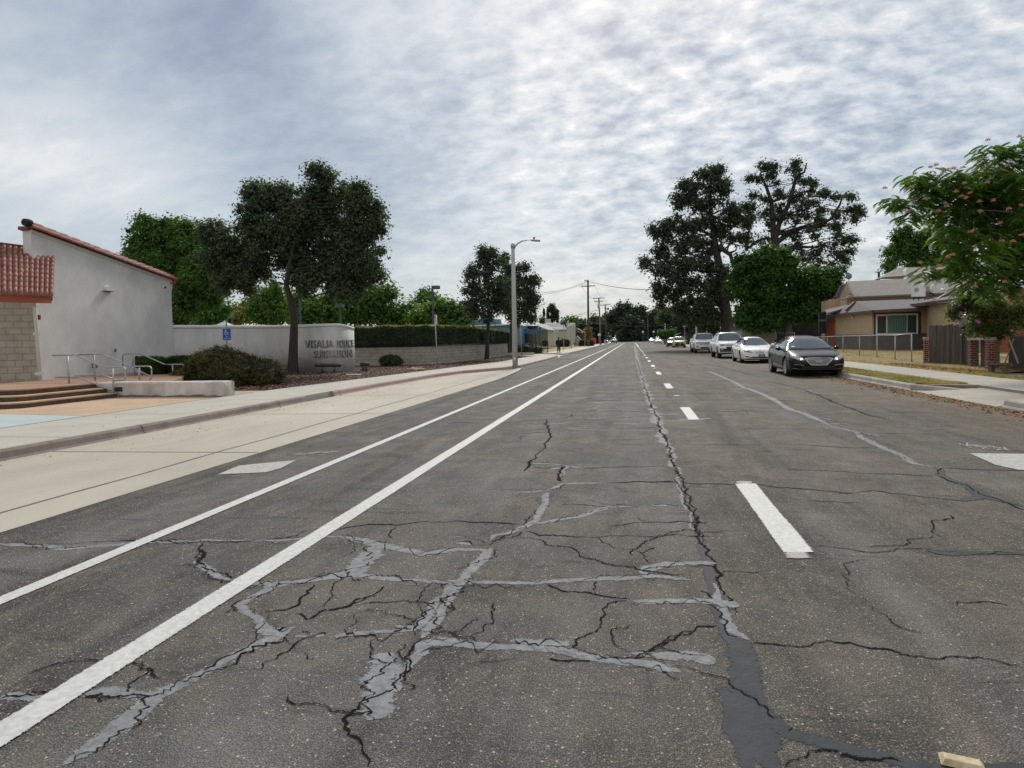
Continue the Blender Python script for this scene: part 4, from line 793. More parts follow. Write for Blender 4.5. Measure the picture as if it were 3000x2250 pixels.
rail([[(560, 1138), (740, 1132), (950, 1222), (1085, 1220), (1100, 1238), (1100, 1310), (1075, 1322), (1010, 1320)], [(540, 1292), (755, 1286), (822, 1312)]],
     [((680, 1136), (692, 1342)), ((1008, 1232), (1013, 1336))], 'grey pipe handrail just behind the low wall, middle of the three', 16.8)
rail([[(890, 1222), (890, 1140), (908, 1132), (1020, 1130), (1200, 1210), (1320, 1205), (1335, 1218), (1335, 1290), (1258, 1298)], [(985, 1272), (1040, 1270), (1180, 1335)]],
     [((968, 1132), (982, 1320)), ((1251, 1210), (1258, 1330))], 'grey pipe handrail by the gable wall, rightmost of the three', 19.5)
# floodlight by wall, black
p = Vector(PY(*c1(598, 1270), 19.5)); b = MB(); b.lathe([(0, -.12), (.10, -.10), (.13, .05), (.11, .12), (0, .12)], p, 14, 'y'); b.tube([p, p-Vector((0, 0, .2))], .03); tag(b.build('ground_floodlight', mat('black_iron', (.015, .015, .017), .5, .2), bevel=0), 'black ground floodlight standing at the foot of the white gable wall', 'floodlight')
# --- curved sign wall
pl = [(-20.3, 25.6), (-19.6, 26.5), (-18.9, 27.4), (-18.2, 28.5), (-17.4, 29.5), (-16.6, 29.8), (-15.8, 29.55), (-15.0, 29.2), (-14.4, 29.15), (-13.98, 29.5), (-13.78, 30.1), (-13.9, 30.9), (-14.6, 32.0), (-16.5, 34.5)]
def smooth(pts, k=3):
    pts = [np.array(p, float) for p in pts]
    for _ in range(k):
        o = [pts[0]]
        for a, c in zip(pts[:-1], pts[1:]): o += [a*.75+c*.25, a*.25+c*.75]
        o.append(pts[-1]); pts = o
    return pts
cw = smooth(pl, 3)
def cwtop(i, p):
    # survey the top from the photograph profile
    f = [(378, 703), (400, 699), (500, 700), (560, 701), (640, 697), (700, 696), (735, 699), (752, 702), (765, 706)]
    d = Vector((p[0], p[1], 1.5))-Vector((0, 0, CH)); sx_ = (1500+FP*d.dot(Vector(RT))/d.dot(Vector(FW)))/KP
    y = np.interp(sx_, [a for a, _ in f], [c for _, c in f]); return PY(sx_, y, p[1])[2]
b = MB(); cb_ = MB(); n = len(cw); vs = []; cv = []
for i, p in enumerate(cw):
    d = cw[min(i+1, n-1)]-cw[max(i-1, 0)]; d /= np.linalg.norm(d); nn = np.array((d[1], -d[0])); zt = min(cwtop(i, p), 2.5) if i < n*.86 else 2.3
    for q, z in ((0, .1), (0, zt-.13), (-.35, zt-.13), (-.35, .1)): vs.append((p[0]+nn[0]*q, p[1]+nn[1]*q, z))
    for q, z in ((.02, zt-.13), (.035, zt-.08), (.0, zt-.01), (-.1, zt+.01), (-.25, zt+.01), (-.35, zt-.02), (-.37, zt-.13)): cv.append((p[0]+nn[0]*q, p[1]+nn[1]*q, z))
root = T('sign_wall', 'curved white stucco sign wall with raised grey lettering', 'wall', (-16.5, 29, .1))
b.add(vs, [(4*i+k, 4*i+(k+1) % 4, 4*i+4+(k+1) % 4, 4*i+4+k) for i in range(n-1) for k in range(4)]+[(0, 1, 2, 3), tuple(range(4*n-4, 4*n))]); b.build('wall_body', STUW, root, True)
cb_.add(cv, [(7*i+k, 7*i+(k+1) % 7, 7*i+7+(k+1) % 7, 7*i+7+k) for i in range(n-1) for k in range(7)]+[tuple(range(7)), tuple(range(7*n-7, 7*n))]); cb_.build('wall_cap', CAP, root, True)
# lettering bent round the wall: arc-length coordinate along the plan curve
sl = [0]
for a, c in zip(cw[:-1], cw[1:]): sl.append(sl[-1]+float(np.linalg.norm(c-a)))
sl = np.array(sl); cx_ = np.array([p[0] for p in cw]); cy_ = np.array([p[1] for p in cw])
def at(s, off): 
    x, y = np.interp(s, sl, cx_), np.interp(s, sl, cy_); x2, y2 = np.interp(s+.15, sl, cx_), np.interp(s+.15, sl, cy_); x1, y1 = np.interp(s-.15, sl, cx_), np.interp(s-.15, sl, cy_)
    d = np.array((x2-x1, y2-y1)); d /= np.linalg.norm(d); return x+d[1]*off, y-d[0]*off
_ss = np.arange(sl[-1]*.3, sl[-1]*.9, .01); _pp = []
for q in _ss:
    x, y = at(q, .06); d = Vector((x, y, 1.5))-Vector((0, 0, CH)); _pp.append((1500+FP*d.dot(Vector(RT))/d.dot(Vector(FW)))/KP)
_pp = np.array(_pp); _im = int(np.argmax(_pp)); PMAX = float(_pp[_im])
def arc_at_px(px): return float(np.interp(min(px, PMAX-.15), np.maximum.accumulate(_pp[:_im+1]), _ss[:_im+1]))
LET = mat('letter_grey', (.36, .36, .36), .7, .15, 12); LETS = mat('letter_side', (.17, .17, .18), .7)
lrow = [('VISALIA', 658, 721, 2.0, 750), ('POLICE', 729, 764.6, 2.0, 750), ('SUBSTATION', 676, 760.5, 0, 772)]
for txt, xa, xb, _, yb in lrow:
    xb = min(xb, PMAX-.3 if txt == 'POLICE' else PMAX-4); sa, sb = arc_at_px(xa), arc_at_px(xb)
    xm, ym = at((sa+sb)/2, 0); zb = PY((xa+xb)/2, yb-7.5, ym)[2]; hgt = mpp((xm, ym, 1.5))*16
    for kk, (sc_, ext, mt, nm) in enumerate(((1.0, .03, LETS, 'lettering'), (.0, 0, None, None))):
        if not mt: continue
        vs, fs = text_mesh(txt, 1, .5)
        xs_ = [v[0] for v in vs]; ys_ = [v[1] for v in vs]; x0, x1, y0, y1 = min(xs_), max(xs_), min(ys_), max(ys_)
        o = []
        for v in vs:
            s = arc_at_px(xa+(xb-xa)*(v[0]-x0)/(x1-x0)); off = .075 if v[2] > 0 else .004; x, y = at(s, off); o.append((x, y, zb-hgt/2+hgt*(v[1]-y0)/(y1-y0)))
        MB().add(o, fs).build(nm, LETS, root)
        o = []; f2 = [f for f in fs if all(vs[i][2] > 0 for i in f)]
        for v in vs:
            s = arc_at_px(xa+(xb-xa)*((v[0]-x0)/(x1-x0)*.985+.0075)); x, y = at(s, .079); o.append((x, y, zb-hgt/2+hgt*((v[1]-y0)/(y1-y0)*.88+.09)))
        MB().add(o, f2).build('letter_face', LET, root, fix=False)
# tall white tent tip behind wall
p = Vector(PY(485, 706, 42)); b = MB(); b.lathe([(0, .62), (.12, .5), (1.0, .1), (1.5, -.05), (1.5, -.3)], (p.x, p.y, p.z-.15), 8)
root = T('garden_canopy', 'pale pointed canopy top showing above the curved wall', 'canopy', (p.x, p.y, 0)); b.build('canopy_top', CAP, root)
for sx_ in (-1.2, 1.2): MB().tube([(p.x+sx_, p.y, 0), (p.x+sx_, p.y, p.z-.2)], .03).build('pole', GALV, root)
# wheelchair sign
p = PY(492, 800, 24.2); root = T('accessible_sign', 'blue wheelchair symbol sign on a grey post behind the bush', 'sign', (p[0], 24.2, .14))
x, y = p[0], 24.2; zt = PY(*c2(720, 330), y)[2]; MB().box(x-.025, x+.025, y, y+.03, .14, zt+.1).build('post', GALV, root)
a = PY(*c2(686, 386), y-.02); c = PY(*c2(770, 496), y-.02); cx, cz = (a[0]+c[0])/2, (a[2]+c[2])/2; w, h = abs(c[0]-a[0]), abs(a[2]-c[2])
pan = MB().box(cx-w/2, cx+w/2, y-.012, y-.001, cz-h/2, cz+h/2).build('sign_panel', mat('sign_blue', (.012, .11, .40), .45, .08, 8), root, bevel=.004)
SW = mat('sign_white', (.72, .74, .76), .5, .04, 8); b = MB(); yy = y-.016; S_ = h/110
def sgp(u, v): return (cx+(u-728)*S_, yy, cz-(v-441)*S_)
def stroke(pts, wd):
    for p_, q_ in zip(pts[:-1], pts[1:]):
        a_, b_ = Vector(sgp(*p_)), Vector(sgp(*q_)); d_ = (b_-a_).normalized(); n_ = Vector((d_.z, 0, -d_.x))*wd*S_/2; b.add([a_-n_, b_-n_, b_+n_, a_+n_], [(0, 1, 2, 3)])
stroke([(717+5*math.cos(t), 400+5*math.sin(t)) for t in np.linspace(0, 6.28, 9)], 5); stroke([(717, 405), (718, 425), (736, 425), (743, 441), (752, 437)], 5); stroke([(718, 413), (732, 414)], 4)
stroke([(720+15*math.cos(t), 428+15*math.sin(t)) for t in np.linspace(.35, 4.2, 12)], 4); b.build('wheelchair_symbol', SW, root, fix=False); b = MB(); stroke([(722, 462), (740, 462)], 4); stroke([(730, 456), (722, 462), (730, 468)], 4); b.build('arrow_symbol', SW, root, fix=False)
vs, fs = text_mesh('ENTRANCE', 1, 0); x0 = min(v[0] for v in vs); x1 = max(v[0] for v in vs); k = 64*S_/(x1-x0)
MB().add([(cx+(v[0]-(x0+x1)/2)*k, yy, cz-(485-441)*S_+v[1]*k*1.1) for v in vs], fs).build('sign_text', SW, root, fix=False)
# no-parking sign pole
def signpost(name, xb, yb, xt, yt, label, cat, panel=None, pm=None, ytilt=0, group=None, r=.028):
    p = Vector(G(xb, yb, .148)); t = Vector(PY(xt, yt, p.y)); root = T(name, label, cat, p, group)
    MB().tube([p, t], r, 8).build('post', GALV, root, True)
    if panel:
        a = Vector(PY(*panel[0], p.y-.04)); c = Vector(PY(*panel[1], p.y-.04))
        pn = MB().box(min(a.x, c.x), max(a.x, c.x), p.y-.045, p.y-.033, min(a.z, c.z), max(a.z, c.z)).build('sign_panel', pm or SW, root); return root, a, c, p, pn
    return root, None, None, p, None
root, a, c, p, pn = signpost('parking_sign', *c3(1335, 800), *c3(1303, 165), 'tall grey pole with small white and red parking sign before the hedge', 'sign', (c3(1298, 174), c3(1330, 274)))
x0, x1 = min(a.x, c.x), max(a.x, c.x); z0, z1 = min(a.z, c.z), max(a.z, c.z); w = x1-x0; h = z1-z0; RED = mat('sign_red', (.45, .03, .03), .5); BK = mat('sign_black', (.05, .05, .06), .5)
MB().box(x0+.1*w, x0+.5*w, p.y-.0485, p.y-.046, z1-.3*h, z1-.04*h).build('red_symbol', RED, pn)
MB().box(x0+.1*w, x1-.1*w, p.y-.0485, p.y-.046, z1-.47*h, z1-.38*h).build('red_line', RED, pn)
b = MB(); [b.box(x0+.25*w, x1-.25*w, p.y-.0485, p.y-.046, z1-q*h-.06*h, z1-q*h) for q in (.57, .68, .79)]; b.build('dark_lines', BK, pn)
# sign floodlights in the bed
def flood(xa, xb, ya, posts, Y, label, r=.085):
    a, c = Vector(PY(*c2(xa, ya), Y)), Vector(PY(*c2(xb, ya), Y)); root = T('sign_floodlight', label, 'floodlight', ((a.x+c.x)/2, Y, .14), 'dark green tube floodlights lighting the sign wall')
    m = mat('green_black_metal', (.03, .045, .04), .45, .15, 8); MB().tube([a, a+(c-a)*.02, c-(c-a)*.02, c], [r*.9, r, r, r*.9], 14).build('lamp_tube', m, root, True)
    for x in posts: q = PY(*c2(x, ya), Y); MB().tube([(q[0], Y, .1), (q[0], Y, .32), (q[0], Y, .36), (q[0], Y, q[2]-.03)], [.06, .06, .03, .03], 10).build('leg', m, root, True)
flood(1612, 1868, 748, (1682, 1803), 28.0, 'long dark tube floodlight on two legs left of the wall end')
root_fl = flood(2066, 2148, 738, (2085, 2118), 29.6, 'short shiny tube floodlight on two legs at the block wall foot', .09)
p = G(*c2(1995, 848), .148); tag(MB().box(p[0]-.3, p[0]+.3, p[1]-.2, p[1]+.2, .13, .19).build('valve_box', CONC, bevel=.02), 'small grey concrete valve box lid lying in the mulch', 'valve box')
p = G(*c3(1090, 822), .15); rs_ = np.random.RandomState(2); b = MB(); pts = [Vector((p[0]-.45+.09*i, p[1]+.08*math.sin(i*1.1), .17+.05*rs_.rand())) for i in range(11)]
b.tube(pts, [.03, .07, .09, .10, .08, .09, .07, .08, .06, .05, .02], 7); b.tube([pts[4], pts[4]+Vector((.1, -.15, -.01)), pts[4]+Vector((.22, -.25, -.04))], [.06, .05, .02], 6); tag(b.build('crumpled_cloth', mat('tan_cloth', (.50, .38, .22), .9, .2, 9), smooth=True), 'crumpled tan cloth lying on the mulch by the block wall', 'cloth')
# --- block retaining wall with hedge
root = T('block_retaining_wall', 'long cream block retaining wall under the clipped hedge', 'wall', (-13, 40, .1))
bw = [(-18.5, 38.3), (-17.2, 37.9), (-14.9, 37.3), (-13.4, 37.3), (-12.2, 38.1), (-11.5, 40.2), (-11.35, 48), (-11.5, 59.4)]
bws = smooth(bw, 2); n = len(bws); b = MB(); foot = MB(); vs = []; fv = []; cp = MB(); cv = []
def bwt(p):
    return float(np.interp(p[1] if p[0] > -14.5 else 37, [37, 40, 50, 60], [1.50, 1.40, 1.42, 1.50]))
for i, p in enumerate(bws):
    d = bws[min(i+1, n-1)]-bws[max(i-1, 0)]; d /= np.linalg.norm(d); nn = np.array((d[1], -d[0])); zt = bwt(p)
    for q, z in ((0, .1), (0, zt-.14), (-.2, zt-.14), (-.2, .1)): vs.append((p[0]+nn[0]*q, p[1]+nn[1]*q, z))
    for q, z in ((.02, zt-.14), (.02, zt), (-.22, zt), (-.22, zt-.14)): cv.append((p[0]+nn[0]*q, p[1]+nn[1]*q, z))
    for q, z in ((.12, .1), (.12, .17), (.0, .17), (.0, .1)): fv.append((p[0]+nn[0]*q, p[1]+nn[1]*q, z))
ff = [(4*i+k, 4*i+(k+1) % 4, 4*i+4+(k+1) % 4, 4*i+4+k) for i in range(n-1) for k in range(4)]+[(0, 1, 2, 3), tuple(range(4*n-4, 4*n))]
b.add(vs, ff).build('wall_body', CMUW, root); cp.add(cv, ff).build('wall_coping', CMU, root); foot.add(fv, ff).build('footing', CONC, root)
# gate posts and sign board at wall end
g = PY(*c3(2165, 640), 60.5); root = T('gate', 'dark navy steel gate with posts and small white notice at the wall end', 'gate', (g[0], 60.5, .1)); NV = mat('navy_steel', (.02, .03, .055), .5, .15, 5)
def cbx(xa, ya, xb, yb, Y, th, nm, m, pr, f=c3):
    a, c = PY(*f(xa, ya), Y), PY(*f(xb, yb), Y); return MB().box(min(a[0], c[0]), max(a[0], c[0]), Y, Y+th, min(a[2], c[2]), max(a[2], c[2])).build(nm, m, pr)
cbx(2148, 440, 2182, 650, 60.5, .25, 'post', NV, root); cbx(2075, 400, 2092, 560, 61.5, .2, 'post', NV, root)
gp = cbx(2092, 405, 2148, 640, 61.0, .06, 'gate_panel', NV, root)
for i in range(6): cbx(2080+i*17, 392, 2084+i*17, 412, 60.95, .05, 'spike', NV, gp)
cbx(2099, 440, 2107, 480, 60.9, .02, 'notice', SW, gp); cbx(2078, 380, 2110, 402, 61.2, .03, 'white_board', SW, root)
# --- street lamp
p = Vector(G(1113, 790, .148)); tpz = PY(1107, 536, p.y)[2]; root = T('street_lamp', 'tall concrete street lamp with curved arm over the kerb', 'street lamp', p)
CPOLE = mat('concrete_pole', (.42, .42, .40), .85, .12, 14, big=.1, bigscale=1, bump=.2, bscale=60)
MB().tube([(p.x, p.y, .148), (p.x, p.y, tpz)], [.155, .095], 12).build('pole', CPOLE, root, True)
MB().tube([(p.x, p.y, tpz), (p.x, p.y, tpz+.18), (p.x, p.y, tpz+.3)], [.12, .12, .02], 12).build('pole_cap', GALV, root, True)
arm = [PY(*c4(x, y), p.y) for x, y in ((612, 205), (625, 170), (660, 130), (710, 104), (760, 94), (820, 92))]; MB().tube(arm, [.05, .045, .04, .035, .03, .03], 8).build('arm', GALV, root, True)
a, c = Vector(PY(*c4(812, 94), p.y)), Vector(PY(*c4(916, 96), p.y)); hd = MB(); hd.obox((a+c)/2, c-a, Vector((0, .32, 0)), Vector((0, 0, .09))); lh = hd.build('lamp_head', GALV, root, bevel=.03)
MB().obox((a+c)/2+Vector((.1, 0, -.055)), (c-a)*.6, Vector((0, .24, 0)), Vector((0, 0, .02))).build('lens', mat('lamp_lens', (.5, .5, .48), .3), lh)
q = (a*.65+c*.35)+Vector((0, 0, .05)); MB().tube([q, q+Vector((0, 0, .12))], .05, 8).build('photocell', BLUED, lh)
MB().box(p.x-.05, p.x+.05, p.y-.158, p.y-.145, .45, .6).build('handhole_cover', CAP, root)
# --- parking lot lamps behind the hedge
LB = mat('lot_lamp_blue', (.06, .09, .13), .5, .1, 4)
def lot(xb, xt, yt, xh0, xh1, yh, Y, label, twin=False):
    t = Vector(PY(xt, yt, Y)); root = T('lot_lamp', label, 'lamp post', (t.x, Y, 0), 'square dark blue parking lot lamps behind the hedge')
    MB().tube([(t.x, Y, 0), t], .075, 8).build('post', LB, root); a, c = PY(xh0, yh, Y), PY(xh1, yh, Y)
    MB().box(min(a[0], c[0]), max(a[0], c[0]), Y-.25, Y+.25, a[2]-.13, a[2]+.13).build('lamp_head', LB, root, bevel=.03)
lot(938, c4(0, 0)[0] and 934, 617, 936, 949, 621, 48, 'tallest square lot lamp, rising right of the no parking sign pole')
lot(1003, 1001, 652, 994, 1004, 653, 62, 'square lot lamp left of the blue building')
lot(872, 869, 673, 864, 872, 674, 72, 'square lot lamp low behind the hedge near the dark oak')
lot(737, 735, 660, 730, 741, 662, 50, 'square lot lamp under the large dark oak crown')
lot(501, 501, 684, 494, 503, 686, 58, 'small square lot lamp above the curved wall near its left part')
lot(408, 408, 676, 400, 416, 675, 50, 'wide square lot lamp against the dark green tree by the white building')
lot(648, 646, 600, 640, 648, 602, 44, 'tall lot lamp half hidden just behind the oak trunk')
# ================================================================== TREES AND PLANTS
BARK = mat('bark', (.052, .043, .036), .95, col2=(.024, .02, .017), scale=7, bump=.8, bscale=25, big=.15, stretch=(1, 1, .25))
BARKG = mat('bark_grey', (.15, .135, .115), .95, col2=(.075, .065, .055), scale=7, bump=.7, bscale=25, stretch=(1, 1, .3))
L_OAK = leafmat('oak_leaves', (.042, .062, .038), (.092, .120, .068), .32, .55, 1.0, 7)
L_OAK2 = leafmat('live_oak_leaves', (.042, .058, .042), (.088, .112, .074), .3, .7, 1.0, 9)
L_GRN = leafmat('green_leaves', (.035, .085, .022), (.11, .20, .045), .4, .55, .8, 6)
L_GRN2 = leafmat('bright_leaves', (.04, .095, .022), (.15, .24, .05), .42, .55, .6, 4)
L_YEL = leafmat('yellowing_leaves', (.09, .11, .03), (.30, .24, .07), .35, .6, .6, 4)
L_ASH = leafmat('fresh_leaves', (.018, .052, .012), (.085, .175, .032), .38, .5, .7, 4)
L_FAR = leafmat('far_leaves', (.020, .034, .022), (.055, .078, .045), .2, .7, .25, 1.2)
L_MIM = leafmat('mimosa_leaves', (.04, .10, .022), (.19, .30, .06), .42, .5, .8, 5)
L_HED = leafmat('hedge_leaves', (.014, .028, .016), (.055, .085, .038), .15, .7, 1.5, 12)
L_HEDT = leafmat('hedge_sunlit_tint_leaves', (.10, .12, .04), (.32, .30, .13), .3, .5, 1.5, 8)  # hedge top coloured paler than the sides, sunlight put into the leaf colour
L_BUSH = leafmat('bush_leaves', (.024, .036, .012), (.13, .105, .03), .2, .5, 1.6, 12)
DK = 5.0
def leaf_quads(c, nrm, size, asp, rs):
    n = len(c); r = rs.normal(0, 1, (n, 3)); nn = nrm+rs.normal(0, .55, (n, 3)); nn /= np.linalg.norm(nn, axis=1)[:, None]+1e-9
    u = np.cross(nn, r); u /= np.linalg.norm(u, axis=1)[:, None]+1e-9; v = np.cross(nn, u); s = size*rs.uniform(.6, 1.4, n)[:, None]
    u = u*s; v = v*s*asp; return np.stack([c-u, c-v*1.0+u*.1, c+u, c+v+u*.1], 1).reshape(-1, 3)
def clumps(blobs, dens, csize, rs, shell=.55):
    C = []; Rr = []; O = []
    for c, r3 in blobs:
        c = np.array(c); r3 = np.array(r3); n = max(5, int(DK*dens*(r3[0]*r3[1]+r3[0]*r3[2]+r3[1]*r3[2])/3/csize**2))
        d = rs.normal(0, 1, (n, 3)); d /= np.linalg.norm(d, axis=1)[:, None]; k = shell+(1.0-shell)*rs.rand(n)**.7
        inner = rs.rand(n) < .22; k[inner] = rs.rand(inner.sum())*shell
        C.append(c+d*r3*k[:, None]); Rr.append(csize*rs.uniform(.55, 1.35, n)); O.append(d)
    return np.vstack(C), np.hstack(Rr), np.vstack(O)
def crown(name, blobs, m, parent, leaf=.1, dens=1.2, csize=.5, per=40, seed=0, asp=.6, shell=.55, flat=.7):
    rs = np.random.RandomState(seed); C, Rr, O = clumps(blobs, dens, csize, rs, shell); n = len(C)
    k = np.maximum(3, (1.9*per*(Rr/csize)**2).astype(int)); idx = np.repeat(np.arange(n), k); d = rs.normal(0, 1, (len(idx), 3)); l = np.linalg.norm(d, axis=1)[:, None]; d /= l
    rad = Rr[idx][:, None]*np.minimum(1.25, np.abs(rs.normal(0, .62, (len(idx), 1)))*1.1); p = C[idx]+d*rad*np.array([1, 1, flat]); nn = d*.8+O[idx]*.3+np.array([0, 0, .6])
    return npmesh(name, leaf_quads(p, nn, leaf*.86, asp, rs), 4, m, parent), C
def pxblobs(lst, Y, f=None, seed=0, jit=.35, dep=1.0):
    rs = np.random.RandomState(seed); o = []
    for b in lst:
        x, y, rx, ry = b[:4]
        if f: (x, y), sc = f(x, y), f.sc; rx, ry = rx/sc, ry/sc
        r0 = (rx+ry)/2; mp0 = mpp((0, Y, 1.5)); yy = Y+rs.uniform(-1, 1)*jit*r0*mp0*2+(b[4] if len(b) > 4 else 0); c = PY(x, y, yy); k = mpp(c); o.append((c, (rx*k, r0*k*dep, ry*k)))
    return o
def limb(b, a, c, r0, r1, rs, n=5, sag=.12):
    a, c = Vector(a), Vector(c); l = (c-a).length; pts = []
    for i in range(n+1):
        t = i/n; p = a.lerp(c, t); w = math.sin(t*math.pi)*l*sag; pts.append(p+Vector((rs.uniform(-1, 1)*w, rs.uniform(-1, 1)*w, rs.uniform(-.3, 1)*w)))
    b.tube(pts, [r0+(r1-r0)*(i/n) for i in range(n+1)], 6, caps=False)
def tree(name, label, cat, blobs, trunk, r0, m, bark, group=None, seed=0, twigs=0, limbs=True, **kw):
    """trunk: list of world points from the base up"""
    base = trunk[0]; root = T(name, label, cat, base, group); rs = random.Random(seed); b = MB(); n = len(trunk)
    rad = [r0*(1.25 if i == 0 else 1)*(1-.84*i/(n-1)) for i in range(n)]; b.tube(trunk, rad, 10, caps=False)
    tv = [Vector(p) for p in trunk]
    if limbs:
        for c, r3 in blobs:
            c = Vector(c); cand = [i for i, q in enumerate(tv) if q.z < c.z+.1 and i > 0] or [len(tv)-1]
            i = min(cand, key=lambda j: (tv[j]-c).length*(1+.25*(len(tv)-j))); limb(b, tv[i], c, max(.02, rad[i]*.32), max(.01, r0*.04), rs)
    fr = np.random.RandomState(seed+50); fb = []
    for c, r3 in blobs:      # ragged fringe of small boughs around each mass
        for _ in range(kw.get('fringe', 3)):
            d = fr.normal(0, 1, 3); d /= np.linalg.norm(d); q = fr.uniform(.22, .4); fb.append((tuple(np.array(c)+d*np.array(r3)*1.02), tuple(np.array(r3)*q)))
    blobs = list(blobs)+fb; kw['flat'] = .9; kw.pop('fringe', 0)
    cr, C = crown('crown', blobs, m, root, seed=seed, **kw)
    if twigs:
        rr = np.random.RandomState(seed+1); sel = rr.choice(len(C), min(twigs, len(C)), replace=False)
        bc = np.array([c for c, _ in blobs])
        for i in sel:
            q = bc[np.argmin(np.linalg.norm(bc-C[i], axis=1))]; limb(b, q, C[i], r0*.06+.01, .012, rs, 3, .15)
    b.build('trunk', bark, root, True, fix=False); return root
def trk(pts, Y, z0=.1):
    p0 = PY(*pts[0], Y); o = [(p0[0], Y, z0)]
    for p in pts[1:]: o.append(PY(*p, Y))
    return o
# --- dark oak by the sign wall
bl = pxblobs([(480, 545, 42, 52), (505, 600, 38, 34), (462, 500, 26, 26), (520, 560, 45, 55), (560, 455, 42, 48), (548, 415, 20, 18), (590, 520, 66, 58), (645, 500, 55, 62), (600, 430, 42, 30), (650, 450, 50, 45), (692, 398, 24, 30), (700, 440, 40, 42), (688, 372, 16, 12),
              (745, 410, 22, 18), (770, 440, 32, 34), (790, 490, 40, 46), (815, 470, 18, 26), (740, 530, 62, 56), (790, 560, 34, 40), (700, 585, 55, 42), (765, 600, 46, 34), (640, 560, 40, 30), (560, 575, 34, 30), (532, 600, 26, 26), (800, 595, 22, 26), (720, 480, 40, 40), (660, 610, 22, 26), (745, 625, 40, 16)], 29.5, seed=1)
tree('oak_tree', 'large dark spreading oak rooted in the mulch before the curved sign wall', 'tree', bl, trk([(632, 806), (633, 780), (634, 740), (636, 690), (628, 650), (618, 615), (628, 560), (640, 500), (650, 440)], 28.5), .26, L_OAK, BARK, seed=3, leaf=.08, dens=1.9, csize=.44, per=64, shell=.5, twigs=160)
# --- green tree behind the white building
bl = pxblobs([(300, 520, 26, 36), (318, 495, 24, 22), (345, 490, 26, 18), (345, 530, 45, 45), (385, 500, 36, 30), (420, 520, 40, 45), (390, 560, 60, 50), (440, 580, 45, 50), (345, 575, 50, 40), (400, 620, 50, 45), (440, 640, 38, 30), (395, 665, 34, 34), (470, 615, 34, 28), (290, 560, 24, 22), (375, 690, 24, 20)], 41, seed=4)
tree('broadleaf_tree', 'bushy green tree rising behind the white gable wall', 'tree', bl, trk([(398, 790), (400, 740), (402, 690), (398, 620), (385, 560)], 41), .3, L_GRN, BARK, seed=5, leaf=.12, dens=2.0, csize=.5, per=34)
# --- trees of the lot behind the curved wall and the hedge
gp_ = 'green trees of the parking lot behind the hedge'
def bk(label, lst, Y, tp, m=L_GRN2, seed=0, leaf=.21, cs=.9, per=26, dens=2.6, name='broadleaf_tree'):
    tree(name, label, 'tree', pxblobs(lst, Y, seed=seed), trk(tp, Y, 0), .22, m, BARK, gp_, seed=seed, leaf=leaf, dens=dens, csize=cs, per=per)
bk('dark green tree at the right edge of the white gable wall', [(440, 665, 34, 26), (465, 680, 28, 20), (430, 690, 30, 18), (455, 650, 22, 16)], 62, [(445, 745), (446, 700)], L_GRN, 11)
bk('small yellowing tree low above the left of the curved wall', [(492, 682, 20, 16), (508, 690, 14, 10), (480, 690, 18, 12)], 70, [(492, 745), (492, 700)], L_YEL, 12)
bk('yellowing tree between the small one and the green tree', [(528, 672, 20, 20), (545, 685, 18, 14), (515, 685, 16, 12)], 72, [(530, 745), (530, 700)], L_YEL, 13)
bk('rounded green tree above the curved wall left of the oak trunk', [(575, 650, 34, 28), (590, 630, 22, 20), (610, 660, 30, 30), (560, 675, 30, 20), (600, 685, 40, 16)], 68, [(590, 745), (590, 690)], L_GRN2, 14)
bk('green tree seen right of the oak trunk above the sign wall', [(660, 655, 34, 28), (690, 670, 40, 28), (650, 680, 34, 18), (720, 660, 34, 30), (700, 690, 40, 14)], 66, [(690, 745), (690, 690)], L_GRN2, 15)
bk('wide green tree under the right side of the oak crown', [(760, 660, 38, 32), (800, 640, 30, 24), (790, 680, 44, 22), (825, 650, 20, 22), (838, 635, 12, 14), (830, 680, 24, 18)], 64, [(790, 745), (790, 690)], L_GRN, 16)
bk('low green tree right of the oak crown behind the hedge', [(868, 682, 26, 18), (890, 675, 24, 22), (880, 692, 34, 12), (852, 690, 20, 14)], 66, [(875, 745), (875, 700)], L_GRN2, 17)
bk('sparse taller tree left of the tall lot lamp', [(912, 640, 12, 12), (920, 655, 20, 18), (905, 665, 18, 14), (932, 640, 12, 10), (940, 655, 14, 12)], 74, [(920, 745), (920, 700), (922, 660)], L_GRN, 18, dens=1.3)
bk('bright green tree in front of the sparse one', [(915, 682, 30, 20), (935, 690, 26, 16), (900, 692, 24, 14)], 64, [(915, 745), (915, 700)], L_GRN2, 19)
bk('rounded green tree at the right end of the lot by the blue building', [(962, 668, 30, 24), (985, 680, 22, 24), (950, 685, 28, 18), (975, 695, 30, 12), (998, 695, 14, 14)], 62, [(968, 745), (968, 700)], L_GRN2, 20)
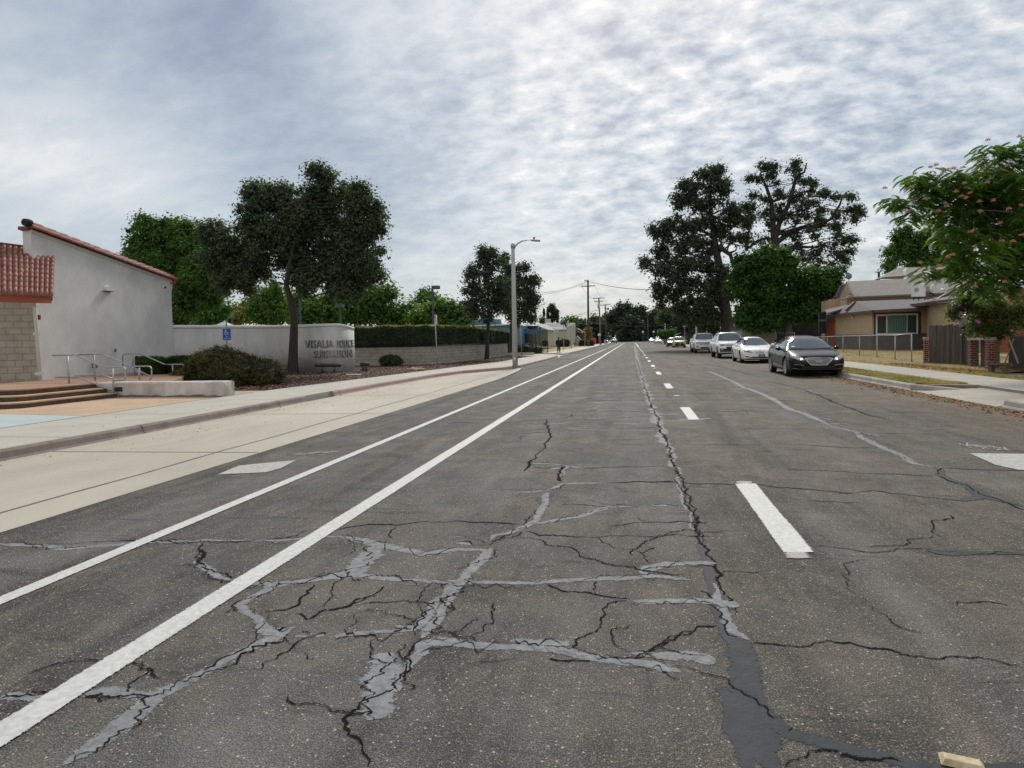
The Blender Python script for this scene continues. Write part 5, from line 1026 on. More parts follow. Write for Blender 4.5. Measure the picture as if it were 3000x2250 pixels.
# --- two pavement trees beside the street lamp
bl = pxblobs([(1052, 552, 20, 16), (1040, 575, 22, 18), (1066, 575, 20, 20), (1025, 600, 22, 18), (1055, 605, 30, 22), (1018, 630, 16, 16), (1045, 635, 34, 22), (1080, 620, 26, 26), (1065, 655, 30, 20), (1030, 660, 26, 16), (1050, 680, 24, 12), (1085, 660, 22, 22), (1012, 655, 12, 10), (1044, 545, 8, 10), (1063, 545, 8, 10)], 47, seed=6)
tree('street_tree', 'slim dark street tree left of the lamp, bare trunk before the hedge', 'tree', bl, trk([(1052, 776), (1053, 740), (1055, 700), (1055, 660), (1054, 600), (1053, 560)], 47), .16, L_OAK2, BARK, 'street trees on the left pavement', seed=7, leaf=.10, dens=1.3, csize=.42, per=24, twigs=60)
bl = pxblobs([(1095, 560, 12, 14), (1105, 580, 16, 18), (1128, 578, 10, 12), (1112, 600, 20, 18), (1140, 605, 16, 14), (1132, 625, 22, 18), (1150, 612, 10, 12), (1112, 640, 24, 20), (1145, 650, 14, 14), (1130, 665, 22, 16), (1105, 672, 20, 14), (1140, 685, 12, 8), (1092, 600, 16, 20), (1090, 640, 18, 20), (1112, 690, 20, 10), (1152, 640, 8, 10)], 62, seed=8)
tree('street_tree', 'dark street tree directly behind the concrete lamp', 'tree', bl, trk([(1104, 762), (1104, 720), (1106, 690), (1110, 640), (1108, 590)], 62), .2, L_OAK2, BARK, 'street trees on the left pavement', seed=9, leaf=.13, dens=1.4, csize=.55, per=24, twigs=50)
# --- hedge on the block wall
root = T('clipped_hedge', 'long dark clipped hedge growing over the cream block wall', 'hedge', (-13, 42, 1.3))
rs = np.random.RandomState(31); H_ = []; HT = []; HN = []; HTN = []
for a, c in zip(bws[:-1], bws[1:]):
    l = np.linalg.norm(c-a); n = int(l*1500); t = rs.rand(n); p = a+(c-a)*t[:, None]; d = (c-a)/l; nn = np.array((d[1], -d[0]))
    tt = (p[:, 1]-36)/24; ztop = np.interp(p[:, 1], [37, 41, 50, 59.5], [2.52, 2.5, 2.45, 2.25]); zb = np.interp(p[:, 1], [37, 41, 50, 59.5], [1.44, 1.36, 1.34, 1.38]); bulge = .12+.05*np.sin(p[:, 0]*3+p[:, 1]*2.3)
    f = rs.rand(n); z = zb+(ztop-zb)*f; off = bulge+rs.normal(0, .045, n)-.12*np.maximum(0, f-.9)/.1; q = np.stack([p[:, 0]+nn[0]*off, p[:, 1]+nn[1]*off, z+.04*np.sin(p[:, 1]*5+p[:, 0]*4)], 1); H_.append(q); HN.append(np.tile([nn[0], nn[1], .35], (n, 1)))
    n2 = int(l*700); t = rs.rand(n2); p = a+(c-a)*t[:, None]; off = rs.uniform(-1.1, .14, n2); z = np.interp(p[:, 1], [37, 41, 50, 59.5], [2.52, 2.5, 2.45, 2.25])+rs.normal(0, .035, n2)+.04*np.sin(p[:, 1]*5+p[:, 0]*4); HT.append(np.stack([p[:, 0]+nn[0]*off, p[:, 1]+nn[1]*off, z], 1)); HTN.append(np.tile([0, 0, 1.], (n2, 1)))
H_ = np.vstack(H_); HN = np.vstack(HN); HT = np.vstack(HT); HTN = np.vstack(HTN)
npmesh('foliage', leaf_quads(H_, HN, .045, .6, rs), 4, L_HED, root); npmesh('sunlit_tint_top', leaf_quads(HT, HTN, .05, .6, rs), 4, L_HEDT, root)
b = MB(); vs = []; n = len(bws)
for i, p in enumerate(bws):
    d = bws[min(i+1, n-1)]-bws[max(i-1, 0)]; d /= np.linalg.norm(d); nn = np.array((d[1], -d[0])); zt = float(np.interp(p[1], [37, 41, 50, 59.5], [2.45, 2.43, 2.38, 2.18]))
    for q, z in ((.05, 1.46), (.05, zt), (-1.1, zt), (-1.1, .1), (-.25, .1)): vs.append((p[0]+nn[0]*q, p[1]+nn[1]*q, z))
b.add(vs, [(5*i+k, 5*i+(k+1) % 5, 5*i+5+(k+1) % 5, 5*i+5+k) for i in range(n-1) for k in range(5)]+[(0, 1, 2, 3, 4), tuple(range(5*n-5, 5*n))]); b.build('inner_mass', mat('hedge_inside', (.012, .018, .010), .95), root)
# --- bushes
def bush(name, label, blobs, m, leaf=.03, dens=2.2, csize=.13, per=26, seed=0, core=(.012, .016, .009), group=None, cat='bush', zc=True):
    c0 = blobs[0][0]; root = T(name, label, cat, (c0[0], c0[1], .14), group); crown('foliage', blobs, m, root, leaf, dens, csize, per, seed, .6, .86, .9)
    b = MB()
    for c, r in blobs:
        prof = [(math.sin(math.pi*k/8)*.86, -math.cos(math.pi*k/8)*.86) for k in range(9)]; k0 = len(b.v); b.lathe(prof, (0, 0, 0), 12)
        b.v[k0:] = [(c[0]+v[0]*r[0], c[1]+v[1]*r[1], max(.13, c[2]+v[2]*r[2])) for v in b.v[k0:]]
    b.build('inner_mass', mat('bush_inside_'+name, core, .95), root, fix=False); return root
cB = G(*c2(700, 1000), .148)
bl = [((-14.1, 20.1, .72), (1.05, 1.1, .78)), ((-14.9, 20.0, .5), (.7, .9, .55)), ((-13.4, 20.2, .62), (.8, 1.0, .62)), ((-12.55, 20.4, .5), (.62, .8, .52)), ((-13.7, 19.6, .42), (1.0, .7, .45))]
bush('mounded_shrub', 'big brownish green mounded shrub right of the low white wall', bl, L_BUSH, seed=41)
c = PY(*c3(790, 735), 36.4); bush('tufted_shrub', 'small rounded green shrub at the foot of the block wall', [((c[0], 36.3, .42), (.72, .5, .38))], leafmat('rosemary', (.03, .055, .025), (.10, .14, .05), .2, .6, 2, 12), .03, 2.5, .1, 26, 42)
def tuft(label, c, r, h, n, m, seed, name='ornamental_grass'):
    rs = np.random.RandomState(seed); a = rs.uniform(0, 6.283, n); rr = r*rs.rand(n)**.5; b0 = np.stack([c[0]+np.cos(a)*rr*.3, c[1]+np.sin(a)*rr*.3, np.full(n, c[2])], 1); lean = rr*1.1
    mid = b0+np.stack([np.cos(a)*lean*.45, np.sin(a)*lean*.45, h*rs.uniform(.5, .8, n)], 1); tip = b0+np.stack([np.cos(a)*lean*1.1, np.sin(a)*lean*1.1, h*rs.uniform(.6, 1.05, n)], 1)
    w = np.stack([-np.sin(a)*.008, np.cos(a)*.008, np.zeros(n)], 1); vv = np.stack([b0-w, b0+w, mid+w, tip, mid-w], 1).reshape(-1, 3); o = npmesh(name, vv, 5, m); return tag(o, label, 'plant')
c = G(*c1(1210, 1330), .3); tuft('clump of long green ornamental grass beside the rightmost handrail', (PY(*c1(1210, 1300), 21)[0], 21, .3), .75, .9, 2600, leafmat('strap', (.05, .09, .03), (.20, .27, .10), .35, .5, 2, 8), 43)
# --- great oaks on the right
def oc(x, y): return ((1850+x/2.962)/KP, (440+y/2.962)/KP)
oc.sc = 2.962*KP
OA = [(700, 200, 90, 50), (760, 180, 40, 30), (600, 215, 55, 40), (560, 320, 90, 60), (470, 310, 40, 30), (740, 310, 90, 70), (830, 290, 40, 40), (440, 450, 80, 60), (560, 460, 80, 70), (700, 460, 110, 80), (850, 500, 80, 70), (980, 490, 45, 35), (960, 590, 70, 60), (1020, 610, 40, 50), (870, 620, 60, 60), (400, 620, 80, 60), (320, 660, 60, 40), (210, 700, 40, 35), (500, 640, 100, 80), (640, 640, 100, 90), (760, 690, 60, 60), (320, 780, 90, 60), (460, 800, 110, 90), (620, 820, 110, 100), (240, 900, 90, 60), (130, 970, 45, 35), (360, 950, 100, 90), (520, 980, 110, 100), (660, 990, 100, 90), (250, 1060, 80, 60), (400, 1120, 110, 90), (560, 1160, 120, 110), (700, 1150, 80, 100), (230, 1200, 40, 50), (330, 1240, 70, 60), (250, 1310, 30, 50), (450, 1300, 90, 70), (600, 1330, 110, 100), (740, 1320, 90, 100), (400, 1400, 60, 40), (520, 1450, 80, 50), (820, 1060, 60, 45), (660, 1450, 90, 60), (830, 1250, 50, 80), (900, 760, 70, 50), (980, 740, 50, 40)]
bl = pxblobs(OA, 80, oc, 21, jit=.5)
tree('valley_oak', 'tallest leftmost dark oak towering over the parked white trucks', 'tree', bl, trk([oc(835, 1600), oc(825, 1450), oc(800, 1250), oc(770, 1050), oc(740, 900), oc(715, 740), oc(690, 560), oc(680, 400), oc(690, 250)], 80), .72, L_OAK2, BARK, 'great dark oaks on the right', seed=22, leaf=.19, dens=1.35, fringe=2, csize=.82, per=34, twigs=150, shell=.5)
OB = [(1120, 130, 50, 28), (1180, 150, 26, 24), (1260, 140, 34, 28), (1390, 150, 60, 50), (1440, 120, 22, 22), (1040, 240, 45, 28), (1120, 250, 40, 26), (1280, 265, 70, 36), (1200, 220, 34, 30), (1440, 260, 50, 40), (1530, 270, 50, 36), (1590, 300, 16, 16), (1050, 385, 28, 20), (1140, 420, 50, 40), (1310, 400, 80, 55), (1300, 480, 70, 50), (1430, 390, 90, 70), (1540, 370, 40, 30), (1470, 490, 90, 70), (1640, 380, 28, 22), (1690, 375, 14, 14), (1590, 470, 60, 40), (1650, 520, 36, 26), (1810, 400, 50, 28), (1880, 400, 34, 30), (1960, 500, 34, 22), (1985, 540, 20, 20), (1860, 520, 50, 35), (1760, 550, 50, 35), (1920, 600, 46, 34), (1140, 550, 36, 45), (1240, 600, 60, 50), (1370, 580, 80, 60), (1480, 570, 60, 50), (1600, 610, 45, 35), (1560, 680, 50, 30), (1250, 720, 90, 50), (1100, 790, 80, 55), (1000, 840, 50, 40), (1380, 730, 80, 60), (1440, 820, 70, 40), (1640, 660, 70, 45), (1740, 650, 60, 40), (1820, 650, 60, 40), (1620, 740, 40, 30), (1680, 830, 80, 50), (1780, 760, 80, 50), (1870, 760, 60, 36), (1940, 800, 40, 40), (1900, 870, 50, 50), (1560, 880, 70, 50), (1780, 900, 100, 60), (1620, 960, 90, 60), (1850, 980, 70, 50), (1760, 1030, 80, 50), (1500, 940, 60, 50), (1330, 850, 90, 60), (1200, 860, 80, 50), (1820, 1070, 40, 30)]
bl = pxblobs(OB, 90, oc, 23, jit=.45)
tree('valley_oak', 'open crowned dark oak with bare twigs behind the round green tree', 'tree', bl, trk([oc(1340, 1600), oc(1320, 1350), oc(1290, 1100), oc(1240, 900), oc(1235, 740), oc(1225, 600), oc(1215, 450), oc(1170, 320), oc(1115, 200)], 90), .7, L_OAK2, BARK, 'great dark oaks on the right', seed=24, leaf=.17, fringe=1, dens=.95, csize=.72, per=26, twigs=240, shell=.4)
# the long side limbs of the open oak
ob = [o for o in bpy.data.objects if o.name == 'trunk'][-1:]
root = [o for o in bpy.data.objects if o.name.startswith('valley_oak') and o.parent is None][-1]
b = MB()
for pth in ([(1240, 820), (1340, 740), (1480, 670), (1620, 660), (1740, 590), (1810, 470), (1830, 400)], [(1240, 800), (1280, 640), (1360, 480), (1400, 340), (1430, 230), (1500, 190), (1520, 110)], [(1280, 900), (1180, 760), (1090, 790), (1000, 860)]):
    pts = [PY(*oc(*p), 90-.0) for p in pth]; n = len(pts); b.tube(pts, [.34*(1-i/n)+.04 for i in range(n)], 7, caps=False)
b.build('side_limbs', BARK, root, True, fix=False)
b = MB(); pts = [PY(*oc(*p), 79.5) for p in ((1000, 1010), (880, 990), (860, 910), (790, 860), (760, 820))]; b.tube(pts, [.10, .2, .24, .3, .34], 7); pts = [PY(*oc(*p), 79.5) for p in ((860, 905), (830, 870), (860, 780), (850, 700))]; b.tube(pts, [.2, .12, .1, .06], 6); pts = [PY(*oc(*p), 79.5) for p in ((860, 890), (905, 870), (920, 820))]; b.tube(pts, [.16, .1, .06], 6)
b.build('bare_limb', BARK, [o for o in bpy.data.objects if o.name.startswith('valley_oak') and o.parent is None][0], True, fix=False)
# --- round green tree in front of them
GR = [(1010, 970, 90, 60), (950, 1030, 60, 50), (1190, 890, 50, 50), (1150, 960, 80, 70), (1290, 950, 90, 60), (1380, 960, 50, 40), (900, 1120, 50, 60), (1020, 1100, 110, 90), (1180, 1080, 120, 100), (1340, 1060, 110, 90), (1450, 1120, 90, 80), (1560, 1060, 50, 45), (1640, 1080, 70, 50), (1710, 1110, 60, 70), (1600, 1160, 110, 80), (1740, 1190, 50, 60), (960, 1230, 70, 70), (1080, 1250, 110, 90), (1250, 1240, 140, 100), (1420, 1260, 130, 100), (1580, 1280, 120, 90), (1700, 1290, 70, 70), (1020, 1370, 80, 70), (1150, 1390, 120, 80), (1320, 1400, 130, 80), (1480, 1410, 130, 80), (1620, 1390, 90, 60), (1070, 1480, 60, 50), (1220, 1500, 90, 40), (980, 1440, 60, 60)]
bl = pxblobs(GR, 66, oc, 25, jit=.6)
tree('ash_tree', 'dense rounded bright green tree left of the beige house', 'tree', bl, trk([oc(1370, 1610), oc(1365, 1500), oc(1350, 1400), oc(1320, 1250), oc(1300, 1100)], 66), .35, L_ASH, BARKG, seed=26, leaf=.17, dens=2.0, csize=.6, per=44)
# --- tree behind the far roof on the right
def mc(x, y): return ((2500+x/2.676)/KP, (380+y/2.676)/KP)
mc.sc = 2.676*KP
bl = pxblobs([(390, 830, 70, 50), (350, 900, 70, 60), (430, 930, 80, 70), (330, 990, 80, 60), (270, 1070, 50, 40), (500, 860, 30, 35), (540, 920, 80, 70), (600, 850, 80, 60), (700, 880, 90, 80), (620, 980, 120, 80), (480, 1020, 100, 60), (760, 980, 100, 80), (620, 780, 60, 50)], 85, mc, 27)
tree('broadleaf_tree', 'dark green tree behind the grey house roofs on the right', 'tree', bl, trk([mc(560, 1500), mc(550, 1200), mc(540, 1000)], 85, 0), .4, L_GRN, BARK, seed=28, leaf=.2, dens=1.4, csize=.8, per=32)
# --- mimosa with ferny fronds and pink flowers
MI = [(300, 555, 70, 36), (400, 560, 60, 50), (470, 600, 60, 70), (520, 420, 80, 50), (600, 350, 60, 40), (480, 370, 40, 26), (560, 500, 90, 80), (680, 400, 100, 70), (680, 540, 110, 90), (740, 640, 100, 80), (820, 350, 90, 50), (850, 470, 120, 90), (1000, 340, 110, 60), (960, 460, 120, 100), (1060, 170, 70, 50), (1140, 220, 80, 60), (1260, 170, 90, 80), (1320, 110, 60, 40), (1180, 330, 120, 90), (1130, 480, 140, 110), (1300, 420, 120, 120), (860, 620, 120, 100), (1020, 620, 140, 110), (1200, 620, 150, 120), (780, 760, 90, 70), (900, 780, 120, 90), (1080, 790, 150, 110), (1260, 790, 140, 130), (700, 860, 50, 40), (860, 920, 110, 80), (1000, 960, 150, 110), (1200, 980, 160, 120), (540, 1110, 70, 30), (640, 1120, 70, 50), (760, 1060, 90, 60), (860, 1100, 110, 70), (1000, 1130, 140, 80), (1180, 1150, 150, 100), (1320, 1080, 100, 120), (430, 690, 30, 24), (950, 1240, 80, 50), (1120, 1270, 110, 60), (1480, 200, 130, 100), (1500, 420, 170, 140), (1520, 680, 180, 150), (1500, 950, 170, 140), (1700, 350, 170, 150), (1750, 620, 190, 160), (1720, 900, 180, 140), (1950, 500, 160, 150), (1950, 800, 160, 150), (1620, 1120, 150, 90)]
bl = pxblobs(MI, 21.5, mc, 29, jit=.5)
root = T('mimosa_tree', 'feathery green mimosa with pink flowers reaching in from the right edge', 'tree', (15.0, 20.5, .15)); rs = np.random.RandomState(33)
C, Rr, O = clumps(bl, 1.5, .24, rs, .5)
FV = []; tips = []
for c, r_, o in zip(C, Rr, O):
    for k in range(5):
        a = rs.uniform(0, 6.283); out = np.array([math.cos(a), math.sin(a), 0])*.8+np.array([o[0], o[1], 0])*.9; out /= np.linalg.norm(out)+1e-9; side = np.array([-out[1], out[0], 0]); ln = rs.uniform(.26, .42)
        st_ = c+rs.normal(0, r_*.4, 3); rise = rs.uniform(-.1, .35)
        for j in range(9):
            t = (j+1)/9.; p = st_+out*ln*t+np.array([0, 0, rise*ln*t-.75*ln*t*t]); pl_ = ln*.44*math.sin(math.pi*min(.95, t*.8+.15))
            for sg in (-1, 1):
                dr = side*sg*.8+out*.55+np.array([0, 0, -.45]); dr /= np.linalg.norm(dr); e = p+dr*pl_; w = out*.022+np.array([0, 0, .006]); FV += [p-w, (p+e)/2-w*1.2, e, (p+e)/2+w*1.2]
npmesh('crown', np.array(FV), 4, L_MIM, root)
b = MB(); rr = random.Random(3); tv = [Vector((15.6, 20.9, .1)), Vector((15.5, 21, 1.4)), Vector((15.1, 21.3, 2.6)), Vector((14.6, 21.5, 3.8))]; b.tube(tv, [.2, .16, .13, .08], 9, caps=False)
for c, r3 in bl: limb(b, tv[2] if c[2] < 4 else tv[3], c, .03, .008, rr, 5, .1)
b.build('trunk', BARKG, root, True, fix=False)
PNK = mat('pink_flower', (.62, .17, .19), .8, col2=(.60, .33, .22), scale=5)
FL = [(610, 298), (648, 282), (248, 462), (455, 455), (482, 350), (872, 425), (808, 488), (845, 528), (880, 540), (733, 605), (665, 640), (990, 245), (1055, 85), (1300, 60), (1050, 418), (920, 500), (985, 568), (996, 645), (1216, 625), (1308, 600), (740, 1000), (775, 985), (527, 1050), (670, 1070), (955, 920), (918, 805), (1165, 875), (1250, 880), (1210, 285), (785, 305), (860, 300), (1185, 1200), (950, 1235), (430, 650), (560, 545), (700, 340), (1150, 740), (1320, 830), (1100, 560)]
for x, y in FL:
    b = MB(); c = np.array(PY(*mc(x, y), 20.3))
    for k in range(34):
        d = rs.normal(0, 1, 3); d[2] = abs(d[2]); d /= np.linalg.norm(d); w = np.cross(d, rs.normal(0, 1, 3)); w /= np.linalg.norm(w); e = c+d*rs.uniform(.05, .09); b.add([c, e+w*.009, e-w*.009], [(0, 1, 2)])
    b.build('flower', PNK, root, fix=False)
# --- rose of sharon
bl = pxblobs([(800, 1400, 40, 36), (850, 1330, 60, 50), (930, 1270, 60, 50), (920, 1400, 80, 70), (1010, 1340, 90, 80), (1000, 1470, 90, 80), (1110, 1400, 90, 90), (1070, 1540, 80, 60), (1180, 1480, 90, 80), (1280, 1400, 80, 80), (960, 1560, 60, 50), (780, 1450, 30, 24), (1160, 1580, 90, 50), (1290, 1530, 60, 50)], 24.8, mc, 34)
tree('flowering_shrub', 'tall leafy shrub with purple flowers behind the brick pillars', 'shrub', bl, [(11.9+1.5, 24.9, .1), (13.4, 24.9, 1.0), (13.4, 24.9, 1.9)], .06, leafmat('hibiscus_leaves', (.03, .055, .018), (.15, .18, .045), .35, .5, 1.2, 8), BARKG, seed=35, leaf=.045, dens=2.0, csize=.22, per=24)
root = bpy.data.objects['flowering_shrub']; rs = np.random.RandomState(5)
for x, y in ((770, 1295), (812, 1358), (828, 1375), (765, 1398), (842, 1438), (810, 1500), (968, 1500), (985, 1508), (1242, 1573), (780, 1300)):
    b = MB(); c = np.array(PY(*mc(x, y), 23.7))
    for k in range(5):
        a = k*1.2566+.3; d = np.array([math.cos(a), -.3, math.sin(a)])*.05; w = np.array([-math.sin(a), 0, math.cos(a)])*.028; b.add([c, c+d*.7-w, c+d, c+d*.7+w], [(0, 1, 2, 3)])
    b.build('flower', mat('purple_flower', (.42, .12, .42), .7), root, fix=False)
# ================================================================== RIGHT SIDE: HOUSE, FENCES
def r3(x, y): return ((2400+x/3.687)/KP, (760+y/3.687)/KP)
def r4(x, y): return ((2400+x/6.32)/KP, (760+y/6.32)/KP)
def r5(x, y): return ((2650+x/6.146)/KP, (850+y/6.146)/KP)
TAN = mat('tan_render', (.47, .36, .225), .9, .08, 3, bump=.3, bscale=35, big=.06)
TAN2 = mat('peach_render', (.44, .31, .20), .9, .08, 3, big=.06)
BRN = mat('brown_wainscot', (.12, .095, .085), .9, .12, 3, bump=.3, bscale=35, big=.1)
DBR = mat('dark_brown_trim', (.05, .026, .024), .7, .12, 5)
RBR = mat('red_brown_fascia', (.115, .055, .047), .7, .12, 4)
SHG = mat('grey_shingles_dark', (.14, .135, .135), .9, col2=(.075, .072, .075), scale=6, bump=.5, bscale=20, stretch=(.5, 1, 3), big=.15)
SHL = mat('grey_shingles_light', (.27, .25, .225), .9, col2=(.165, .152, .14), scale=5, bump=.5, bscale=18, stretch=(.4, 1, 4), big=.1, bigscale=.5)
WHT = mat('white_frame', (.70, .70, .68), .5, .05, 6)
def glassm(name, col, rough=.08):
    if name in MATS: return MATS[name]
    m = bpy.data.materials.new(name); m.use_nodes = True; b = m.node_tree.nodes['Principled BSDF']; b.inputs['Base Color'].default_value = (*col, 1); b.inputs['Roughness'].default_value = rough; b.inputs['Specular IOR Level'].default_value = .8; MATS[name] = m; return m
GLD = glassm('dark_pane', (.025, .04, .04), .15); GLG = glassm('curtained_pane', (.07, .16, .14), .25)
def rbx(xa, ya, xb, yb, Y, th, nm, m, pr, f=r3, bevel=0):
    a, c = PY(*f(xa, ya), Y), PY(*f(xb, yb), Y); return MB().box(min(a[0], c[0]), max(a[0], c[0]), Y, Y+th, min(a[2], c[2]), max(a[2], c[2])).build(nm, m, pr, bevel=bevel)
def pslab(pts, th, nm, m, pr, f=r3, off=None): return MB().slab([PY(*f(x, y), Y) for x, y, Y in pts], th, off).build(nm, m, pr)
HY = 45.0
c0 = PY(*r3(570, 900), HY); HX = c0[0]; root = T('beige_house', 'single storey beige house with brown fascia, wide white window and grey roof', 'house', (HX+2, HY+4, .4))
zsill = PY(*r3(570, 808), HY)[2]; zeave = PY(*r3(575, 575), HY)[2]
yl = PX(*r3(178, 800), HX)[1]
# street facing wall (upper render, lower wainscot) then the window wall
MB().box(HX, HX+3.2, HY+.02, yl, zsill, zeave+.25).build('wall', TAN, root)
MB().box(HX-.03, HX+3.2, HY-.0, yl+.02, -.0, zsill-.003).build('wainscot', BRN, root)
xr = PY(*r3(1165, 700), HY)[0]
MB().box(HX+3.2, xr+2, HY+.25, HY+3, zsill, zeave+.3).build('wall', TAN, root); MB().box(HX+3.2, xr+2, HY+.22, HY+3.02, 0, zsill-.003).build('wainscot', BRN, root)
MB().box(HX+.0, HX+3.21, HY-.02, HY+.0, zsill, zeave+.2).build('wall', TAN, root)
rbx(592, 572, 1098, 806, HY-.08, .05, 'window_surround', DBR, root)
win = rbx(613, 592, 1068, 802, HY-.12, .03, 'window', WHT, root)
rbx(630, 615, 722, 796, HY-.135, .012, 'pane', GLD, win); gl = rbx(738, 607, 942, 793, HY-.135, .012, 'pane', GLG, win); rbx(956, 602, 1050, 790, HY-.135, .012, 'pane', GLD, win)
b = MB()
for k in range(9): a = PY(*r3(742+k*24, 700), HY)[0]; q = PY(*r3(742, 612), HY); q2 = PY(*r3(742, 790), HY); b.box(a, a+.02, HY-.139, HY-.1355, q2[2], q[2])
b.build('curtain_folds', glassm('curtain', (.12, .23, .20), .5), win)
dr = rbx(1100, 592, 1200, 965, HY+.1, .05, 'door', mat('pale_door', (.42, .46, .48), .5, .05), root); rbx(1130, 615, 1165, 650, HY+.08, .015, 'door_glass', GLD, dr)
lt = MB().lathe([(0, .1), (.06, .08), (.08, -.02), (.05, -.12), (0, -.14)], PX(*r3(357, 628), HX-.1), 10).build('wall_lamp', WHT, root, True)
# orange board gate at the far left end
rbx(62, 685, 176, 940, yl+.3, .06, 'side_gate', mat('rust_boards', (.26, .085, .045), .85, .25, 8, stretch=(4, 1, .3)), root); rbx(78, 612, 178, 690, yl+.35, .06, 'side_wall', mat('mauve_wall', (.12, .085, .08), .9), root)
# right wing of the house, running toward the street
RY = 44.5; RN = 36.5
F_ = PY(*r3(1162, 700), RY); Q_ = PY(*r3(1640, 700), RN); MB().prism([(F_[0], RY), (Q_[0], RN), (Q_[0]+6, RN), (F_[0]+6, RY)], 0, PY(*r3(1162, 498), RY)[2]).build('wing_wall', TAN, root)
def RYx(x): return float(np.interp(x, [985, 1162, 1640, 1900], [RY+.6, RY-.6, RN-.6, RN-2]))
# roofs
b = root
pslab([(72, 598, yl), (575, 548, HY-1.0), (1160, 517, HY-1.0), (1160, 425, HY+3.6), (405, 452, HY+3.6), (290, 520, yl+1)], .10, 'roof', SHG, b)
pslab([(72, 600, yl), (575, 550, HY-1.0), (575, 578, HY-1.0), (75, 622, yl)], .06, 'fascia', RBR, b, off=(-1, 0, 0))
pslab([(570, 548, HY-1.0), (1160, 519, HY-1.0), (1160, 556, HY-1.0), (570, 580, HY-1.0)], .06, 'fascia', RBR, b, off=(0, -1, 0))
pslab([(985, 482, RYx(985)), (1530, 412, RYx(1530)), (1900, 360, RYx(1900)), (1900, 250, RY+3), (1270, 410, RY+3)], .1, 'wing_roof', SHG, b)
pslab([(990, 486, RYx(990)-.05), (1530, 416, RYx(1530)-.05), (1900, 366, RYx(1900)-.05), (1900, 408, RYx(1900)-.05), (1530, 455, RYx(1530)-.05), (1055, 512, RYx(1055)-.05), (992, 514, RYx(990)-.05)], .06, 'fascia', RBR, b, off=(0, -1, 0))
pslab([(1160, 512, RYx(1160)+.1), (990, 514, RYx(990)+.1), (1000, 521, RY+4), (1160, 519, RY+4)], .03, 'soffit', DBR, b)
pslab([(1275, 425, RY+.2), (1700, 180, RY+.2), (1730, 195, RY+.2), (1340, 428, RY+.2)], .3, 'gable_board', RBR, b, off=(0, -1, 0))
# small dark gable
gb = pslab([(270, 552, yl-4), (380, 455, yl-4), (600, 520, yl-4), (585, 528, yl-4), (385, 478, yl-4), (300, 552, yl-4)], .25, 'small_gable', RBR, b, off=(0, -1, 0))
pslab([(300, 552, yl-3.9), (385, 480, yl-3.9), (545, 524, yl-3.9), (520, 540, yl-3.9)], .05, 'gable_panel', DBR, gb, off=(0, -1, 0))
# house numbers
def digits(txt, xa, xb, ya, yb, Y, m, pr, f=r3):
    vs, fs = text_mesh(txt, 1, 0); x0 = min(v[0] for v in vs); x1 = max(v[0] for v in vs); y0 = min(v[1] for v in vs); y1 = max(v[1] for v in vs); a, c = PY(*f(xa, yb), Y), PY(*f(xb, ya), Y)
    return MB().add([(a[0]+(c[0]-a[0])*(v[0]-x0)/(x1-x0), Y, a[2]+(c[2]-a[2])*(v[1]-y0)/(y1-y0)) for v in vs], fs).build('house_number', m, pr, fix=False)
digits('213', 1022, 1054, 482, 510, RYx(1022)-.14, WHT, b); np_ = rbx(464, 558, 487, 578, HY-1.05+yl*0+1.2, .02, 'number_plate', WHT, b)
pslab([(465, 558, 47.4), (487, 556, 47.2), (487, 576, 47.2), (465, 578, 47.4)], .03, 'number_plate', WHT, b, off=(-1, 0, 0))
bpy.data.objects.remove(np_)
# two storey house behind: light shingle roofs
Y2 = 55.0; root = T('two_storey_house', 'peach two storey house with light grey shingle roofs behind the beige one', 'house', (HX+6, Y2, 0)); b = root
pslab([(310, 236, Y2+3), (940, 208, Y2+3), (985, 170, Y2+3.5), (1500, 190, Y2+3.5), (1900, 150, Y2+3.5), (1900, 330, Y2-1), (1010, 374, Y2-1), (372, 402, Y2-1)], .1, 'roof', SHL, b)
pslab([(305, 238, Y2+3), (355, 372, Y2-.6), (372, 402, Y2-1), (215, 430, Y2-.6), (335, 385, Y2)], .06, 'gable_skirt', SHL, b)
pslab([(302, 245, Y2), (352, 378, Y2), (232, 418, Y2)], .1, 'gable_face', TAN2, b, off=(0, -1, 0))
pslab([(298, 236, Y2-.3), (308, 238, Y2-.3), (228, 420, Y2-.3), (215, 428, Y2-.3)], .1, 'verge_board', mat('grey_green_trim', (.12, .13, .12), .7), b, off=(0, -1, 0))
pslab([(215, 430, Y2-1.1), (372, 403, Y2-1.1), (1010, 376, Y2-1.1), (1900, 330, Y2-1.1), (1900, 345, Y2-1.1), (1010, 391, Y2-1.1), (372, 418, Y2-1.1), (217, 440, Y2-1.1)], .06, 'eave_trim', mat('grey_green_trim', (.12, .13, .12), .7), b, off=(0, -1, 0))
a = PY(*r3(300, 430), Y2); MB().box(a[0], a[0]+14, Y2, Y2+7, 0, PY(*r3(1010, 383), Y2)[2]).build('wall', TAN2, b)
a = PY(*r3(215, 440), Y2+2.5); MB().box(a[0], a[0]+3, Y2+2.6, Y2+7, 0, a[2]+.1).build('wall', TAN2, b); rbx(258, 442, 284, 488, Y2+2.55, .04, 'window', GLD, b)
pslab([(605, 215, Y2+5), (855, 88, Y2+9), (1300, 72, Y2+9), (1500, 80, Y2+9), (1500, 200, Y2+4), (985, 168, Y2+5), (930, 175, Y2+5), (700, 190, Y2+5)], .1, 'upper_roof', SHL, b)
pslab([(620, 212, Y2+5.2), (720, 190, Y2+5.2), (945, 178, Y2+5.2), (900, 212, Y2+5.2)], .1, 'dormer_wall', TAN2, b, off=(0, -1, 0))
